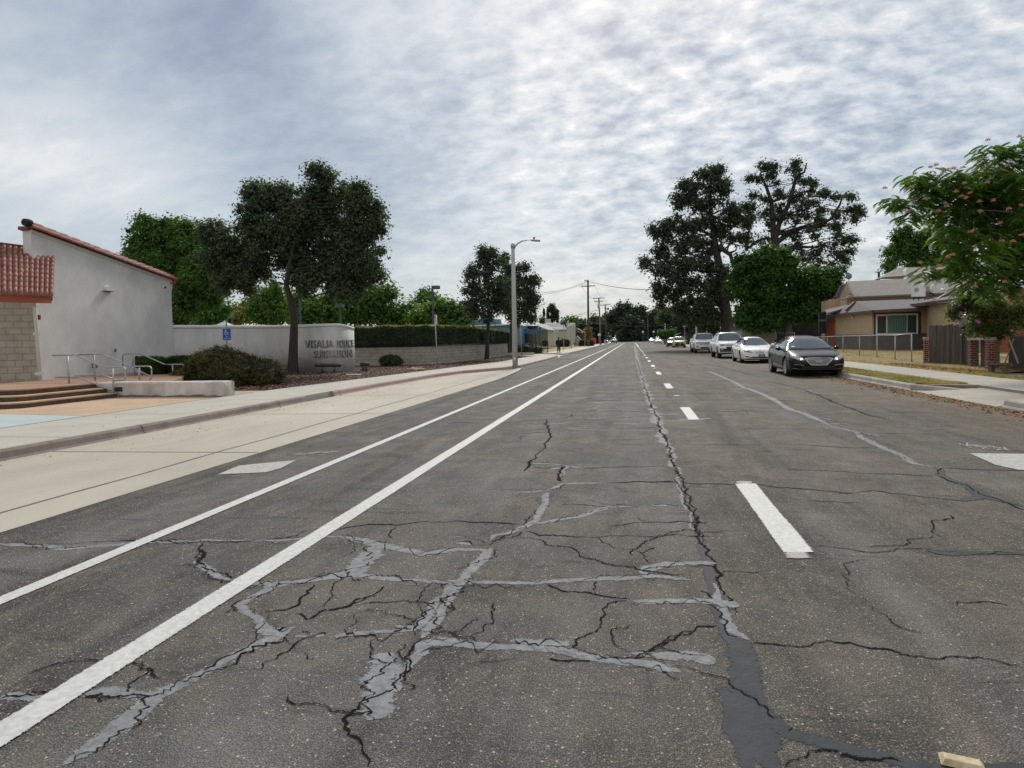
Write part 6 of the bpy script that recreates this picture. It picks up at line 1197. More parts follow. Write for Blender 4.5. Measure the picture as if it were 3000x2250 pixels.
# dark house piece left with grey roof
root = T('grey_roofed_annex', 'low annex with dark grey roof between the round tree and the beige house', 'house', (HX-1, 52, 0)); pslab([(60, 545, 52), (300, 490, 52), (300, 515, 50), (85, 580, 50)], .1, 'roof', SHG, root)
pslab([(175, 400, 58), (225, 280, 58), (290, 255, 58), (290, 430, 58), (215, 440, 58)], .1, 'rear_roof', SHG, root, off=(0, -1, 0)); rbx(120, 430, 215, 530, 57, .5, 'rear_wall', TAN2, root); rbx(0, 570, 75, 800, 52, .3, 'wall', mat('dark_shed_wall', (.02, .02, .025), .9), root)
rbx(0, 650, 72, 668, 51.9, .05, 'beam', mat('grey_beam', (.12, .13, .14), .8), root)
# satellite dish
p = Vector(PY(*r3(320, 182), Y2+1)); root = T('satellite_dish', 'round grey satellite dish on the ridge of the peach house roof', 'satellite dish', (p.x, p.y, p.z-.6)); b = MB(); R0 = mpp(p)/KP/3.687*34
vs = []
for k in range(5):
    r = R0*k/4
    for j in range(18): a = 2*math.pi*j/18; vs.append((p.x+r*math.cos(a)*.95, p.y+.12*(r/R0)**2-.12, p.z+r*math.sin(a)))
b.add(vs, [(k*18+j, k*18+(j+1) % 18, (k+1)*18+(j+1) % 18, (k+1)*18+j) for k in range(4) for j in range(18)]); b.build('dish', mat('dish_grey', (.14, .15, .16), .5, .1), root, True); q = PY(*r3(322, 235), Y2+1); MB().tube([p+Vector((0, .02, -.05)), q], .03).build('mast', GALV, root); MB().tube([p+Vector((0, -.1, -.3)), p+Vector((0, -.35, -.05))], .02).build('feed_arm', GALV, root)
# air conditioner on stand
AY = 42.6; root = T('air_conditioner', 'white air conditioner unit on a black stand on the grey roof', 'air conditioner', PY(*r3(1080, 450), AY)); un = rbx(1026, 262, 1150, 410, AY, .45, 'unit', WHT, root, bevel=.02)
a = PY(*r3(1050, 328), AY-.01); b = MB(); b.lathe([(0, 0), (mpp(a)/KP/3.687*24, 0), (mpp(a)/KP/3.687*24, .012), (0, .012)], (a[0], a[1]-.01, a[2]), 20, 'y'); b.build('fan_grille', mat('fan_grey', (.30, .31, .31), .6), un)
for v, z_ in ((1020, 440), (1070, 446), (1140, 440)): rbx(v, 408, v+8, z_, AY+.1, .05, 'leg', mat('stand_black', (.02, .02, .02), .6), root)
rbx(1015, 404, 1150, 414, AY-.02, .5, 'frame', mat('stand_black', (.02, .02, .02), .6), root)
hs = MB(); [hs.tube([PY(*r3(1150, 355+k*12), AY+.2), PY(*r3(1200, 352+k*12), AY+.2), PY(*r3(1235, 372+k*10), AY+.2), PY(*r3(1245, 405), AY+.2)], .03, 6) for k in range(2)]; hs.build('pipes', mat('stand_black', (.02, .02, .02), .6), root)
p = PY(*r3(1243, 425), AY); MB().lathe([(.10, -.15), (.06, 0), (.05, .1)], p, 10).build('pipe_boot', GALV, root)
rbx(1155, 290, 1226, 350, AY+1.2, .4, 'louvred_box', mat('louvre_tan', (.30, .26, .19), .8, .2, 10, stretch=(8, 1, 1)), root)
# turbine / vent on roof
p = PY(*r3(1332, 335), Y2-.3); MB().lathe([(.05, -.15), (.05, 0), (.16, .02), (.16, .08), (0, .16)], p, 10).build('roof_vent', WHT)
tag(bpy.data.objects['roof_vent'], 'small white vent cowl on the light shingle roof right of the air conditioner', 'roof vent')
# distant pole top over the roof
p = PY(*r3(645, 185), 120); root = T('utility_pole', 'pole top with crossarm just showing over the grey house roof', 'utility pole', (p[0], 120, 0), 'utility poles'); MB().tube([(p[0], 120, 0), PY(*r3(645, 132), 120)], .2).build('pole', mat('dark_pole', (.05, .05, .06), .8), root); MB().bar(PY(*r3(602, 138), 120), PY(*r3(672, 132), 120), .12).build('crossarm', mat('dark_pole', (.05, .05, .06), .8), root)
# --- chain link fence
def chain(label, pts, posts, topz, droop=0):
    root = T('chain_link_fence', label, 'fence', (*pts[0], .15), 'grey chain link fences'); b = MB(); tp = [Vector((x, y, topz(i))) for i, (x, y) in enumerate(pts)]
    b.tube(tp, .022, 6); b.build('top_rail', GALV, root, True)
    for x, y, h in posts: MB().tube([(x, y, .1), (x, y, h)], .028, 6).build('post', GALV, root, True)
    # wire mesh as thin diagonal strands
    V = []
    for (a, c), (ta, tb) in zip(zip(pts[:-1], pts[1:]), zip(tp[:-1], tp[1:])):
        a = np.array(a); c = np.array(c); l = np.linalg.norm(c-a); hh = (ta.z+tb.z)/2-.12; z0 = .2; n = int((l+hh)/.10); w = .0022
        for k in range(-int(hh/.10), int(l/.10)):
            for sg in (1, -1):
                s0, s1 = k*.10, k*.10+hh-.08; q0, q1 = max(0, s0), min(l, s1)
                if q1 <= q0: continue
                h0 = (q0-s0) if sg > 0 else hh-.08-(q0-s0); h1 = (q1-s0) if sg > 0 else hh-.08-(q1-s0); P0 = a+(c-a)*q0/l; P1 = a+(c-a)*q1/l
                V += [(P0[0], P0[1], z0+h0-w), (P1[0], P1[1], z0+h1-w), (P1[0], P1[1], z0+h1+w), (P0[0], P0[1], z0+h0+w)]
    npmesh('wire_mesh', np.array(V), 4, GALV, root)
zt_ = PY(*r3(1070, 803), 31.2)[2]
fp = [(12.15, 31.2), (12.35, 33.55), (12.5, 36.3), (12.66, 39.4), (13.2, 44.1), (13.5, 48.5), (13.7, 53)]
chain('grey chain link fence before the beige house, sagging top rail', fp, [(x, y, zt_-.02*i+.03) for i, (x, y) in enumerate(fp)], lambda i: zt_-(.05 if i == 1 else .02*i)+(.0))
g2 = [PY(*r3(-190, 800), 62), PY(*r3(10, 790), 56)]; g3 = [(14.6, 62.5), (14.3, 70), (14.0, 79), (13.9, 90)]
chain('farther chain link fence under the round green tree behind the sedans', g3, [(x, y, 1.75) for x, y in g3], lambda i: 1.72)
# --- brick pillars
def pillar(label, x, y, w, h, hc, extra=0):
    root = T('brick_pillar', label, 'pillar', (x, y, .14), 'red brick pillars with pale caps'); b = MB(); rr = random.Random(int(x*100)); z = .12; k = 0
    while z < h-.02:
        j = rr.uniform(-.006, .006); e = .008 if k % 2 else 0; b.box(x-w/2-e+j, x+w/2+e+j, y-w/2-e, y+w/2+e, z, min(z+.078, h)); z += .088; k += 1
    b.build('bricks', BRICK, root); MB().box(x-w/2+.012, x+w/2-.012, y-w/2+.012, y+w/2-.012, .12, h-.01).build('mortar_core', mat('mortar', (.38, .32, .28), .95), root)
    MB().box(x-w*.66, x+w*.66, y-w*.66, y+w*.66, h, h+hc).build('cap', mat('pillar_cap', (.46, .42, .36), .9, col2=(.28, .25, .21), scale=10), root, bevel=.012)
def ph(x, y, Y): return PY(*r5(x, y), Y)[2]
pillar('narrow brick pillar at the left end of the grey board fence', 12.2, 29.9, .15, ph(245, 895, 29.8), .10)
pillar('brick pillar at the right end of the grey board fence', 12.30, 26.35, .20, ph(1150, 905, 26.1), .10)
pillar('brick pillar beside the old bench, rightmost of the three', 12.02, 24.6, .20, ph(1480, 905, 24.4), .10)
# brick panel between pillars and the shelf on it
x0, x1 = 12.42, 12.2; root = T('brick_gate_panel', 'dark recessed brick panel between the two right brick pillars', 'wall', (12.3, 25.4, .14)); MB().prism([(12.45, 26.1), (12.25, 25.2), (12.37, 25.2), (12.57, 26.1)], .14, ph(1290, 900, 25.6)).build('brick_panel', brickmat('dark_brick', (.085, .03, .028), (.06, .025, .024), (.10, .07, .06), .2, .085), root)
MB().prism([(12.28, 25.18), (12.2, 24.75), (12.4, 24.75), (12.48, 25.18)], .14, ph(1400, 905, 25)).build('board', mat('olive_board', (.14, .12, .06), .9, .2, 6, stretch=(3, 3, .4)), root)
MB().prism([(12.16, 26.2), (11.9, 24.6), (12.2, 24.5), (12.5, 26.2)], ph(1290, 897, 25.6)+.005, ph(1290, 875, 25.6)).build('shelf', mat('shelf_stone', (.36, .32, .26), .9, .2, 6), root)
# gold spiky crown rack
GOLD = mat('dull_gold', (.42, .24, .07), .5, .2, 8, metal=.3); GY = 25.0; root = T('gold_ornament', 'small gold fence crown of spiked posts standing on the brick pillars', 'ornament', PY(*r5(1560, 870), GY))
for k in range(9):
    x = 1405+k*38; h = (0, 14, 30, 40, 44, 40, 30, 16, 0)[k]; a, c = PY(*r5(x, 868), GY), PY(*r5(x, 750-h), GY); w = .028 if k in (0, 8) else .014
    MB().tube([a, Vector(a).lerp(Vector(c), .8), c], [w, w, .004 if k not in (0, 8) else w], 6).build('spike', GOLD, root)
    if k in (0, 8): MB().lathe([(0, -.05), (.05, 0), (0, .05)], PY(*r5(x, 735), GY), 8).build('ball', GOLD, root)
for yy in (790, 850): MB().bar(PY(*r5(1400, yy), GY+.03), PY(*r5(1715, yy+4), GY+.03), .03).build('rail', GOLD, root)
# --- grey board fences: separate uneven boards in one panel
GB = mat('weathered_boards', (.14, .11, .085), .95, col2=(.022, .018, .016), scale=2.2, bump=.6, bscale=12, stretch=(9, 9, .35), big=.3, bigscale=.9)
GB2 = mat('weathered_boards_light', (.13, .115, .095), .95, col2=(.045, .04, .035), scale=3, bump=.6, bscale=12, stretch=(9, 9, .35), big=.3)
def boards(b, p0, p1, h0, h1, w=.14, seed=0, lean=(0, 0), z0=.16):
    rr = random.Random(seed); p0, p1 = np.array(p0, float), np.array(p1, float); l = np.linalg.norm(p1-p0); d = (p1-p0)/l; nn = np.array((d[1], -d[0])); n = int(l/w)
    for i in range(n):
        t0, t1 = i*w+.006, (i+1)*w-.006; h = h0+(h1-h0)*i/n+rr.uniform(-.03, .03); o = rr.uniform(-.01, .01); le = lean[0]+(lean[1]-lean[0])*i/n+rr.uniform(-.01, .01)
        q = [p0+d*t0+nn*(.0+o), p0+d*t1+nn*(.0+o), p0+d*t1-nn*.022+nn*o, p0+d*t0-nn*.022+nn*o]; c = .025
        vs = [(a[0], a[1], z0) for a in q]+[(a[0]+d[0]*le, a[1]+d[1]*le, h-c) for a in q]
        m0 = (q[0]+q[1])/2; m1 = (q[2]+q[3])/2; vs += [(m0[0]+d[0]*(le-.03), m0[1]+d[1]*(le-.03), h), (m0[0]+d[0]*(le+.03), m0[1]+d[1]*(le+.03), h), (m1[0]+d[0]*(le+.03), m1[1]+d[1]*(le+.03), h), (m1[0]+d[0]*(le-.03), m1[1]+d[1]*(le-.03), h)]
        b.add(vs, [(0, 3, 2, 1), (0, 1, 5, 9, 8, 4), (1, 2, 6, 5), (2, 3, 7, 11, 10, 6), (3, 0, 4, 7), (5, 6, 10, 9), (9, 10, 11, 8), (8, 11, 7, 4)])
h0 = ph(300, 640, 29.8); h1 = ph(1000, 612, 26.9); hm = ph(500, 640, 28.9)
root = T('board_fence', 'dark weathered board fence between the first two brick pillars', 'fence', (12.2, 28, .14)); b = MB(); boards(b, (12.25, 29.75), (12.42, 26.55), h0, h1, .145, 3); b.build('boards', GB, root)
MB().box(12.48, 12.56, 26.45, 26.55, .1, h1+.05).build('post', GB2, root); MB().bar((12.36, 29.7, .6), (12.5, 26.6, .6), .04, .09).build('rail', GB, root)
MB().prism([(12.05, 29.6), (12.25, 26.5), (12.4, 26.5), (12.3, 29.6)], .1, .17).build('footing', CONCR, root)
h2 = ph(1700, 885, 24.6); h3 = ph(2151, 830, 22.5)
root = T('leaning_fence', 'leaning brown board fence at the right edge behind the bench', 'fence', (12.6, 23, .14)); b = MB(); boards(b, (12.45, 24.35), (12.7, 20.0), h2+.05, h3+.35, .13, 9, (.02, -.35)); b.build('boards', GB2, root)
MB().tube([(12.2, 24.2, .2), (12.3, 23.75, h2+.0)], .018).build('prop', mat('pale_stick', (.30, .27, .22), .8), root); MB().bar((12.25, 23.9, h2-.02), (12.1, 23.1, .45), .035, .05).build('prop', mat('pale_stick', (.30, .27, .22), .8), root)
MB().prism([(12.2, 24.3), (12.4, 19), (12.55, 19), (12.4, 24.3)], .1, .26).build('kick_board', RBR, root)
# bench
a = Vector(PY(*r5(1530, 1330), 23.7)); c = Vector(PY(*r5(1885, 1330), 22.6)); root = T('old_bench', 'low weathered plank bench leaning by the rightmost brick pillar', 'bench', ((a.x+c.x)/2, 23.1, .14)); OW = mat('old_wood', (.20, .15, .085), .9, col2=(.07, .05, .035), scale=6, stretch=(6, 1, 1)); b = MB(); b.bar(a, c, .22, .07); b.build('seat', OW, root)
for p in (a.lerp(c, .12), a.lerp(c, .85)): MB().box(p.x-.06, p.x+.06, p.y-.1, p.y+.1, .12, p.z-.036).build('leg', OW, root)
b = MB(); b.bar(a+Vector((.02, -.12, -.03)), c+Vector((.02, -.12, -.03)), .02, .1); b.build('apron', OW, root)
# small lantern / bird feeder on fence end
p = PY(*r5(1035, 560), 27.2); root = T('lantern', 'grey post lantern with white tilted lid over the board fence end', 'lantern', (p[0], 27.2, h1)); MB().lathe([(.10, -.22), (.12, 0), (.16, .12), (.0, .13)], p, 8).build('body', mat('lantern_grey', (.20, .22, .20), .7, .2, 12), root); MB().obox((p[0], 27.2, p[2]+.2), (.34, 0, .10), (0, .3, 0), (0, 0, .03)).build('lid', WHT, root); MB().tube([(p[0], 27.2, .2), (p[0], 27.2, p[2]-.2)], .03).build('stem', GB2, root)
# orange building glimpsed at far right and the parked car behind the fence
b = MB(); a = PY(2195, 640, 36); b.box(a[0]-1.2, a[0]+6, 36, 38, 0, 3.6); bo = T('orange_house', 'orange wall of a house glimpsed through the shrub at right edge', 'house', (a[0], 36, 0)); b.build('wall', mat('orange_wall', (.30, .085, .04), .9), bo); b = MB(); b.box(a[0]-.2, a[0]+3.2, 35.7, 38, a[2], a[2]+.15); b.build('roof', SHG, bo)
# tan house pieces glimpsed between trunk and trees behind the trucks
a = PY(*oc(960, 1600), 70); c = PY(*oc(1245, 1530), 70); root = T('cream_house', 'low cream house with small dark windows under the round green tree', 'house', (a[0], 70, 0)); MB().box(a[0], c[0], 70, 78, 0, PY(*oc(960, 1545), 70)[2]).build('wall', mat('cream_wall', (.36, .33, .26), .9, .1, 2), root)
def obx(xa, ya, xb, yb, Y, th, nm, m, pr): a, c = PY(*oc(xa, ya), Y), PY(*oc(xb, yb), Y); return MB().box(min(a[0], c[0]), max(a[0], c[0]), Y, Y+th, min(a[2], c[2]), max(a[2], c[2])).build(nm, m, pr)
obx(1045, 1570, 1120, 1602, 69.9, .09, 'window', GLD, root); obx(1152, 1545, 1162, 1590, 69.9, .09, 'window', GLD, root); obx(1198, 1545, 1208, 1590, 69.9, .09, 'window', GLD, root); obx(1248, 1500, 1262, 1640, 69.5, .3, 'porch_post', mat('cream_wall', (.36, .33, .26), .9, .1, 2), root)
obx(950, 1520, 1245, 1546, 69.7, 8, 'roof', SHG, root)
a = PY(*oc(1260, 1640), 72); root = T('dark_carport', 'dark board carport in the shade under the round green tree', 'carport', (a[0], 72, 0)); obx(1262, 1480, 1680, 1660, 72, 5, 'board_wall', mat('dark_boards', (.03, .028, .03), .95, .3, 4, stretch=(1, 1, 8)), root)
a = PY(*oc(870, 1560), 110); root = T('peach_house', 'peach wall of a distant house seen between oak trunk and trees', 'house', (a[0], 110, 0)); obx(848, 1480, 930, 1640, 110, 6, 'wall', TAN2, root); MB().slab([PY(*oc(840, 1490), 109.5), PY(*oc(905, 1440), 109.5), PY(*oc(960, 1490), 109.5)], 6, (0, -1, 0)).build('roof', SHG, root)
# ================================================================== VEHICLES
def paint(name, col, metal=0, rough=.28):
    if name in MATS: return MATS[name]
    m = bpy.data.materials.new(name); m.use_nodes = True; n_ = m.node_tree; b = n_.nodes['Principled BSDF']; b.inputs['Base Color'].default_value = (*col, 1); b.inputs['Metallic'].default_value = metal; b.inputs['Roughness'].default_value = rough; b.inputs['Coat Weight'].default_value = .45; b.inputs['Specular IOR Level'].default_value = .3; b.inputs['Coat Roughness'].default_value = .04
    nz = N('ShaderNodeTexNoise', n_); nz.inputs['Scale'].default_value = 5; L(n_, M_(n_, 'MULTIPLY_ADD', nz.outputs[0], .16, rough-.08), b.inputs['Roughness']); MATS[name] = m; return m
P_BLK = paint('black_paint', (.003, .003, .005), 0, .22); P_BLK.node_tree.nodes['Principled BSDF'].inputs['Coat Weight'].default_value = .1; P_BLK.node_tree.nodes['Principled BSDF'].inputs['Specular IOR Level'].default_value = .28; P_WHT = paint('white_paint', (.90, .91, .92)); P_PRL = paint('pearl_paint', (.88, .87, .84)); P_GRN = paint('lime_paint', (.42, .52, .14)); P_DGR = paint('dark_grey_paint', (.035, .04, .05), .3)
P_SIL = paint('silver_blue_paint', (.30, .33, .40), .5)
GLS = glassm('windscreen', (.075, .095, .115), .04); GLSD = glassm('side_glass', (.03, .035, .04), .06)  # windscreen base tinted blue-grey to stand in for reflected sky
TYRE = mat('tyre_rubber', (.018, .018, .018), .85, .2, 20); RIM = mat('alloy_rim', (.52, .53, .54), .3, .1, 10, metal=.8); RIMD = mat('dark_rim', (.14, .14, .15), .4, .1, 10, metal=.6)
CHR = mat('chrome', (.62, .63, .65), .18, .06, 10, metal=.95); BPL = mat('black_plastic', (.014, .014, .015), .6, .15, 12); DRK = mat('wheel_well', (.008, .008, .008), .95); HLG = glassm('headlight_glass', (.42, .44, .46), .12); HLD = glassm('headlight_dark', (.10, .10, .11), .1)
AMB = bpy.data.materials.new('lit_bulb'); AMB.use_nodes = True; _b = AMB.node_tree.nodes['Principled BSDF']; _b.inputs['Base Color'].default_value = (.9, .5, .3, 1); _b.inputs['Emission Color'].default_value = (1, .55, .33, 1); _b.inputs['Emission Strength'].default_value = 1.6
PLW = mat('plate_white', (.45, .47, .50), .5, .1, 30); PLB = mat('plate_black', (.02, .02, .022), .5)
def sample(st_, n):
    st_ = np.array(st_, float); y = st_[:, 0]; q = np.linspace(0, 1, n)**1.0*(y[-1]-y[0])+y[0]; q = np.unique(np.concatenate([q, y]))
    out = [q]
    for k in range(1, st_.shape[1]):
        v = st_[:, k]; d = np.gradient(v, y); o = []
        for t in q:
            i = min(len(y)-2, max(0, int(np.searchsorted(y, t, 'right')-1))); h = y[i+1]-y[i]; s = (t-y[i])/h; sl = (v[i+1]-v[i])/h
            d0 = np.clip(d[i], min(0, 3*sl), max(0, 3*sl)); d1 = np.clip(d[i+1], min(0, 3*sl), max(0, 3*sl))
            o.append((2*s**3-3*s**2+1)*v[i]+(s**3-2*s**2+s)*h*d0+(-2*s**3+3*s**2)*v[i+1]+(s**3-s**2)*h*d1)
        out.append(np.array(o))
    return np.stack(out, 1)
SECT = [(0, 0), (.5, 0), (.82, .0), (.93, .03), (.975, .12), (.99, .3), (1.0, .5), (1.0, .62), (.985, .72), (.965, .80), (.94, .88), (.89, .95), (.80, .985), (.6, 1.0), (.3, 1.01), (0, 1.015)]
def make_car(sp):
    root = T(sp['name'], sp['label'], sp['cat'], (0, 0, 0), sp.get('group'))
    b = MB(); S_ = sample(sp['body'], 44); full = [(-x, z) for x, z in SECT[::-1]][:-1]+SECT; full = [(x, z) for x, z in SECT]+[(-x, z) for x, z in SECT[-2:0:-1]]; m_ = len(full); vs = []
    for y, zl, zt, w in S_:
        for fx, fz in full: vs.append((fx*w, y, zl+(zt-zl)*fz))
    n = len(S_); b.add(vs, [(i*m_+k, i*m_+(k+1) % m_, (i+1)*m_+(k+1) % m_, (i+1)*m_+k) for i in range(n-1) for k in range(m_)]+[tuple(range(m_)), tuple(range((n-1)*m_, n*m_))])
    body = b.build('body', sp['paint'], root, True)
    cut_ = MB(); r = sp['r']+.055; w = sp['w']
    for yy in sp['axles']:
        for sg in (-1, 1): cut_.lathe([(0, -.2), (r, -.2), (r, .3), (0, .3)], (sg*(w-.05), yy, sp['r']+.01), 28, 'x')
    co = cut_.build('cutter', DRK); md = body.modifiers.new('b', 'BOOLEAN'); md.operation = 'DIFFERENCE'; md.object = co; md.solver = 'EXACT'
    body.data.materials.append(DRK); bpy.context.view_layer.update()
    dg = bpy.context.evaluated_depsgraph_get(); me = bpy.data.meshes.new_from_object(body.evaluated_get(dg)); body.modifiers.clear(); body.data = me; bpy.data.objects.remove(co)
    # cabin
    C_ = sample(sp['cabin'], 40); cb = MB(); zb0 = sp['cabin'][0][1]; Hm = max(c[1]+c[2] for c in sp['cabin'])-zb0; M2 = 30; vs = []
    nn = sp.get('sq', 4.5)
    for y, zb, H, wb in C_:
        for k in range(M2+1):
            t = math.pi*k/M2; c, s = math.cos(t), math.sin(t); x = math.copysign(abs(c)**(2/nn), c)*wb; z = zb+max(.01, H)*abs(s)**(2/nn); x *= 1-sp['tum']*max(0, z-zb0)/Hm
            vs.append((x, y, z))
    n = len(C_); cb.add(vs, [(i*(M2+1)+k, i*(M2+1)+k+1, (i+1)*(M2+1)+k+1, (i+1)*(M2+1)+k) for i in range(n-1) for k in range(M2)]+[tuple(range(M2+1)), tuple(range((n-1)*(M2+1), n*(M2+1)))])
    cab = cb.build('roof', sp.get('roofpaint', sp['paint']), root, True)
    V = [tuple(v.co) for v in body.data.vertices]; F = [tuple(p.vertices) for p in body.data.polygons]; k0 = len(V); V += [tuple(v.co) for v in cab.data.vertices]; F += [tuple(i+k0 for i in p.vertices) for p in cab.data.polygons]
    bvh = BVHTree.FromPolygons(V, F)
    def patch(nm, top, bot, axis, m, off=.006, parent=root, rows=6, cols=16, sg=1):
        def smp(pl_, n):
            pl_ = [np.array(p, float) for p in pl_]
            if len(pl_) == 1: return [pl_[0]]*n
            s = [0]
            for a, c in zip(pl_[:-1], pl_[1:]): s.append(s[-1]+np.linalg.norm(c-a))
            return [np.array([np.interp(t, s, [p[0] for p in pl_]), np.interp(t, s, [p[1] for p in pl_])]) for t in np.linspace(0, s[-1], n)]
        A_, B_ = smp(top, cols+1), smp(bot, cols+1); vs = []; last = None
        for i in range(rows+1):
            for a, c in zip(A_, B_):
                p = a+(c-a)*i/rows
                if axis == 'y': o, d = Vector((p[0], -2, p[1])), Vector((0, 1, 0))
                elif axis == '-y': o, d = Vector((p[0], 9, p[1])), Vector((0, -1, 0))
                else: o, d = Vector((sg*3, p[0], p[1])), Vector((-sg, 0, 0))
                h, nrm, _, _ = bvh.ray_cast(o, d)
                if h is None or (axis == 'x' and abs(h.x) < w*.3): h = last if last is not None else o+d*2; q = h
                else:
                    nrm = nrm if nrm.dot(d) < 0 else -nrm; q = h+nrm*off; last = q
                vs.append(q)
        cc = cols+1; bb = MB().add(vs, [(i*cc+k, i*cc+k+1, (i+1)*cc+k+1, (i+1)*cc+k) for i in range(rows) for k in range(cols)]); return bb.build(nm, m, parent, True)
    for a in sp['patches']:
        kw = dict(a[5]) if len(a) > 5 else {}; pr = kw.pop('under', None); par = root
        if pr: par = [c for c in root.children if c.name.split('.')[0] == pr][-1]
        both = kw.pop('both', False)
        if a[3] == 'x':
            for sg in (1, -1): patch(a[0], a[1], a[2], 'x', a[4], sg=sg, parent=par, **kw)
        elif both:
            patch(a[0], a[1], a[2], a[3], a[4], parent=par, **kw)
            o2 = patch(a[0], [(-p[0], p[1]) for p in a[1]], [(-p[0], p[1]) for p in a[2]], a[3], a[4], parent=par, **kw)
        else: patch(a[0], a[1], a[2], a[3], a[4], parent=par, **kw)
    # wheels
    tw = sp.get('tw', .21); r = sp['r']; rr = r*sp.get('rim', .68)
    for yy in sp['axles']:
        for sg in (-1, 1):
            xo = sg*(w-.012); prof = [(rr, 0), (r*.93, .0), (r, -.035), (r, -tw+.03), (r*.93, -tw), (rr, -tw)]
            wm = MB().lathe([(a, sg*h) for a, h in prof], (xo, yy, r), 26, 'x').build('wheel', TYRE, root, True)
            rm = MB(); rm.lathe([(rr, 0), (rr*.93, -sg*.01), (rr*.9, -sg*.06), (0, -sg*.07)], (xo, yy, r), 26, 'x')
            rm.build('rim_dish', RIMD, wm, True); sp_ = MB(); ns = sp.get('spokes', 10)
            for k in range(ns):
                a = 2*math.pi*k/ns+.2; d = Vector((0, math.cos(a), math.sin(a))); sp_.bar(Vector((xo-sg*.03, yy, r))+d*rr*.12, Vector((xo-sg*.008, yy, r))+d*rr*.96, .035, .045)
            sp_.lathe([(rr*1.0, -sg*.03), (rr*1.0, sg*.004), (rr*.92, sg*.004), (rr*.90, -sg*.03)], (xo, yy, r), 26, 'x'); sp_.lathe([(rr*.2, -sg*.05), (rr*.2, 0), (0, 0)], (xo, yy, r), 12, 'x'); sp_.build('rim', sp.get('rimmat', RIM), wm)
    # mirrors
    mx, my, mz = sp['mirror']
    for sg in (-1, 1):
        b = MB(); c = Vector((sg*mx, my, mz)); k0 = len(b.v); b.lathe([(math.sin(math.pi*k/7), -math.cos(math.pi*k/7)) for k in range(8)], (0, 0, 0), 12, 'y'); sz = sp.get('msize', (.11, .07, .07))
        b.v[k0:] = [(c.x+v[0]*sz[0], c.y+v[1]*sz[1], c.z+v[2]*sz[2]) for v in b.v[k0:]]; b.bar(c, c+Vector((-sg*.17, .03, -.05)), .05, .035); b.build('mirror', sp.get('mirmat', sp['paint']), root, True)
    fl = MB().box(-w*.72, w*.72, .35, sp['body'][-1][0]-.3, .17 if sp['r'] < .36 else .30, .36).build('underbody', DRK, root)
    for ex in sp.get('extra', []): ex(root, bvh, patch)
    return root
def plate(x, z, y, dark=False, dashes=True):
    def f(root, bvh, patch):
        h = bvh.ray_cast(Vector((x, -2, z)), Vector((0, 1, 0)))[0]; y = h.y-.02; pl_ = MB().box(x-.155, x+.155, y-.01, y+.02, z-.08, z+.08).build('licence_plate', PLB if dark else PLW, root)
        b = MB(); [b.box(x-.12+.034*k, x-.12+.034*k+.022, y-.012, y-.0105, z-.045, z+.02) for k in range(7)]; b.box(x-.07, x+.07, y-.012, y-.0105, z+.035, z+.055); b.build('plate_marks', PLW if dark else PLB, pl_)
    return f
def ellipse_mark(x, z, rx, rz, m, kind):
    def f(root, bvh, patch):
        h = bvh.ray_cast(Vector((x, -2, z)), Vector((0, 1, 0)))[0]; y = h.y-.035; b = MB(); n = 24
        if kind in 'HL':
            b.tube([(x+rx*math.cos(2*math.pi*k/n), y, z+rz*math.sin(2*math.pi*k/n)) for k in range(n+1)], .009, 5, False)
            if kind == 'H':
                for sg in (-1, 1): b.bar((x+sg*rx*.38-.03, y, z-rz*.65), (x+sg*rx*.38+.03, y, z+rz*.65), .012, .018)
                b.bar((x-rx*.36, y, z+.008*1), (x+rx*.36, y, z-.008), .012, .014)
            else: b.bar((x-.01, y, z+rz*.6), (x-rx*.3, y, z-rz*.4), .01); b.bar((x-rx*.3, y, z-rz*.4), (x+rx*.5, y, z-rz*.4), .01)
        else: b.obox((x, y, z), (rx*2, 0, 0), (0, .02, 0), (0, 0, rz*.7)); b.obox((x, y-.004, z), (rx*.8, 0, 0), (0, .02, 0), (0, 0, rz*2))
        b.build('badge', m, root)
    return f
def bulb(x, z, r, m=AMB):
    def f(root, bvh, patch):
        for sg in (-1, 1):
            h = bvh.ray_cast(Vector((sg*x, -2, z)), Vector((0, 1, 0)))[0]; hl = [c for c in root.children if c.name.startswith('headlight')]; MB().lathe([(0, -.012), (r, -.008), (r, .02)], (sg*x, h.y-.008, z), 14, 'y').build('bulb', m, hl[0 if sg > 0 else -1])
    return f
GP = 'cars and pickups parked along the right kerb'
def bars(zs, fn, m=CHR, off=.02, t=.007):
    return [('grille_bar', [(-fn(z), z+t), (fn(z), z+t)], [(-fn(z), z-t), (fn(z), z-t)], 'y', m, dict(off=off, rows=2, under='grille')) for z in zs]
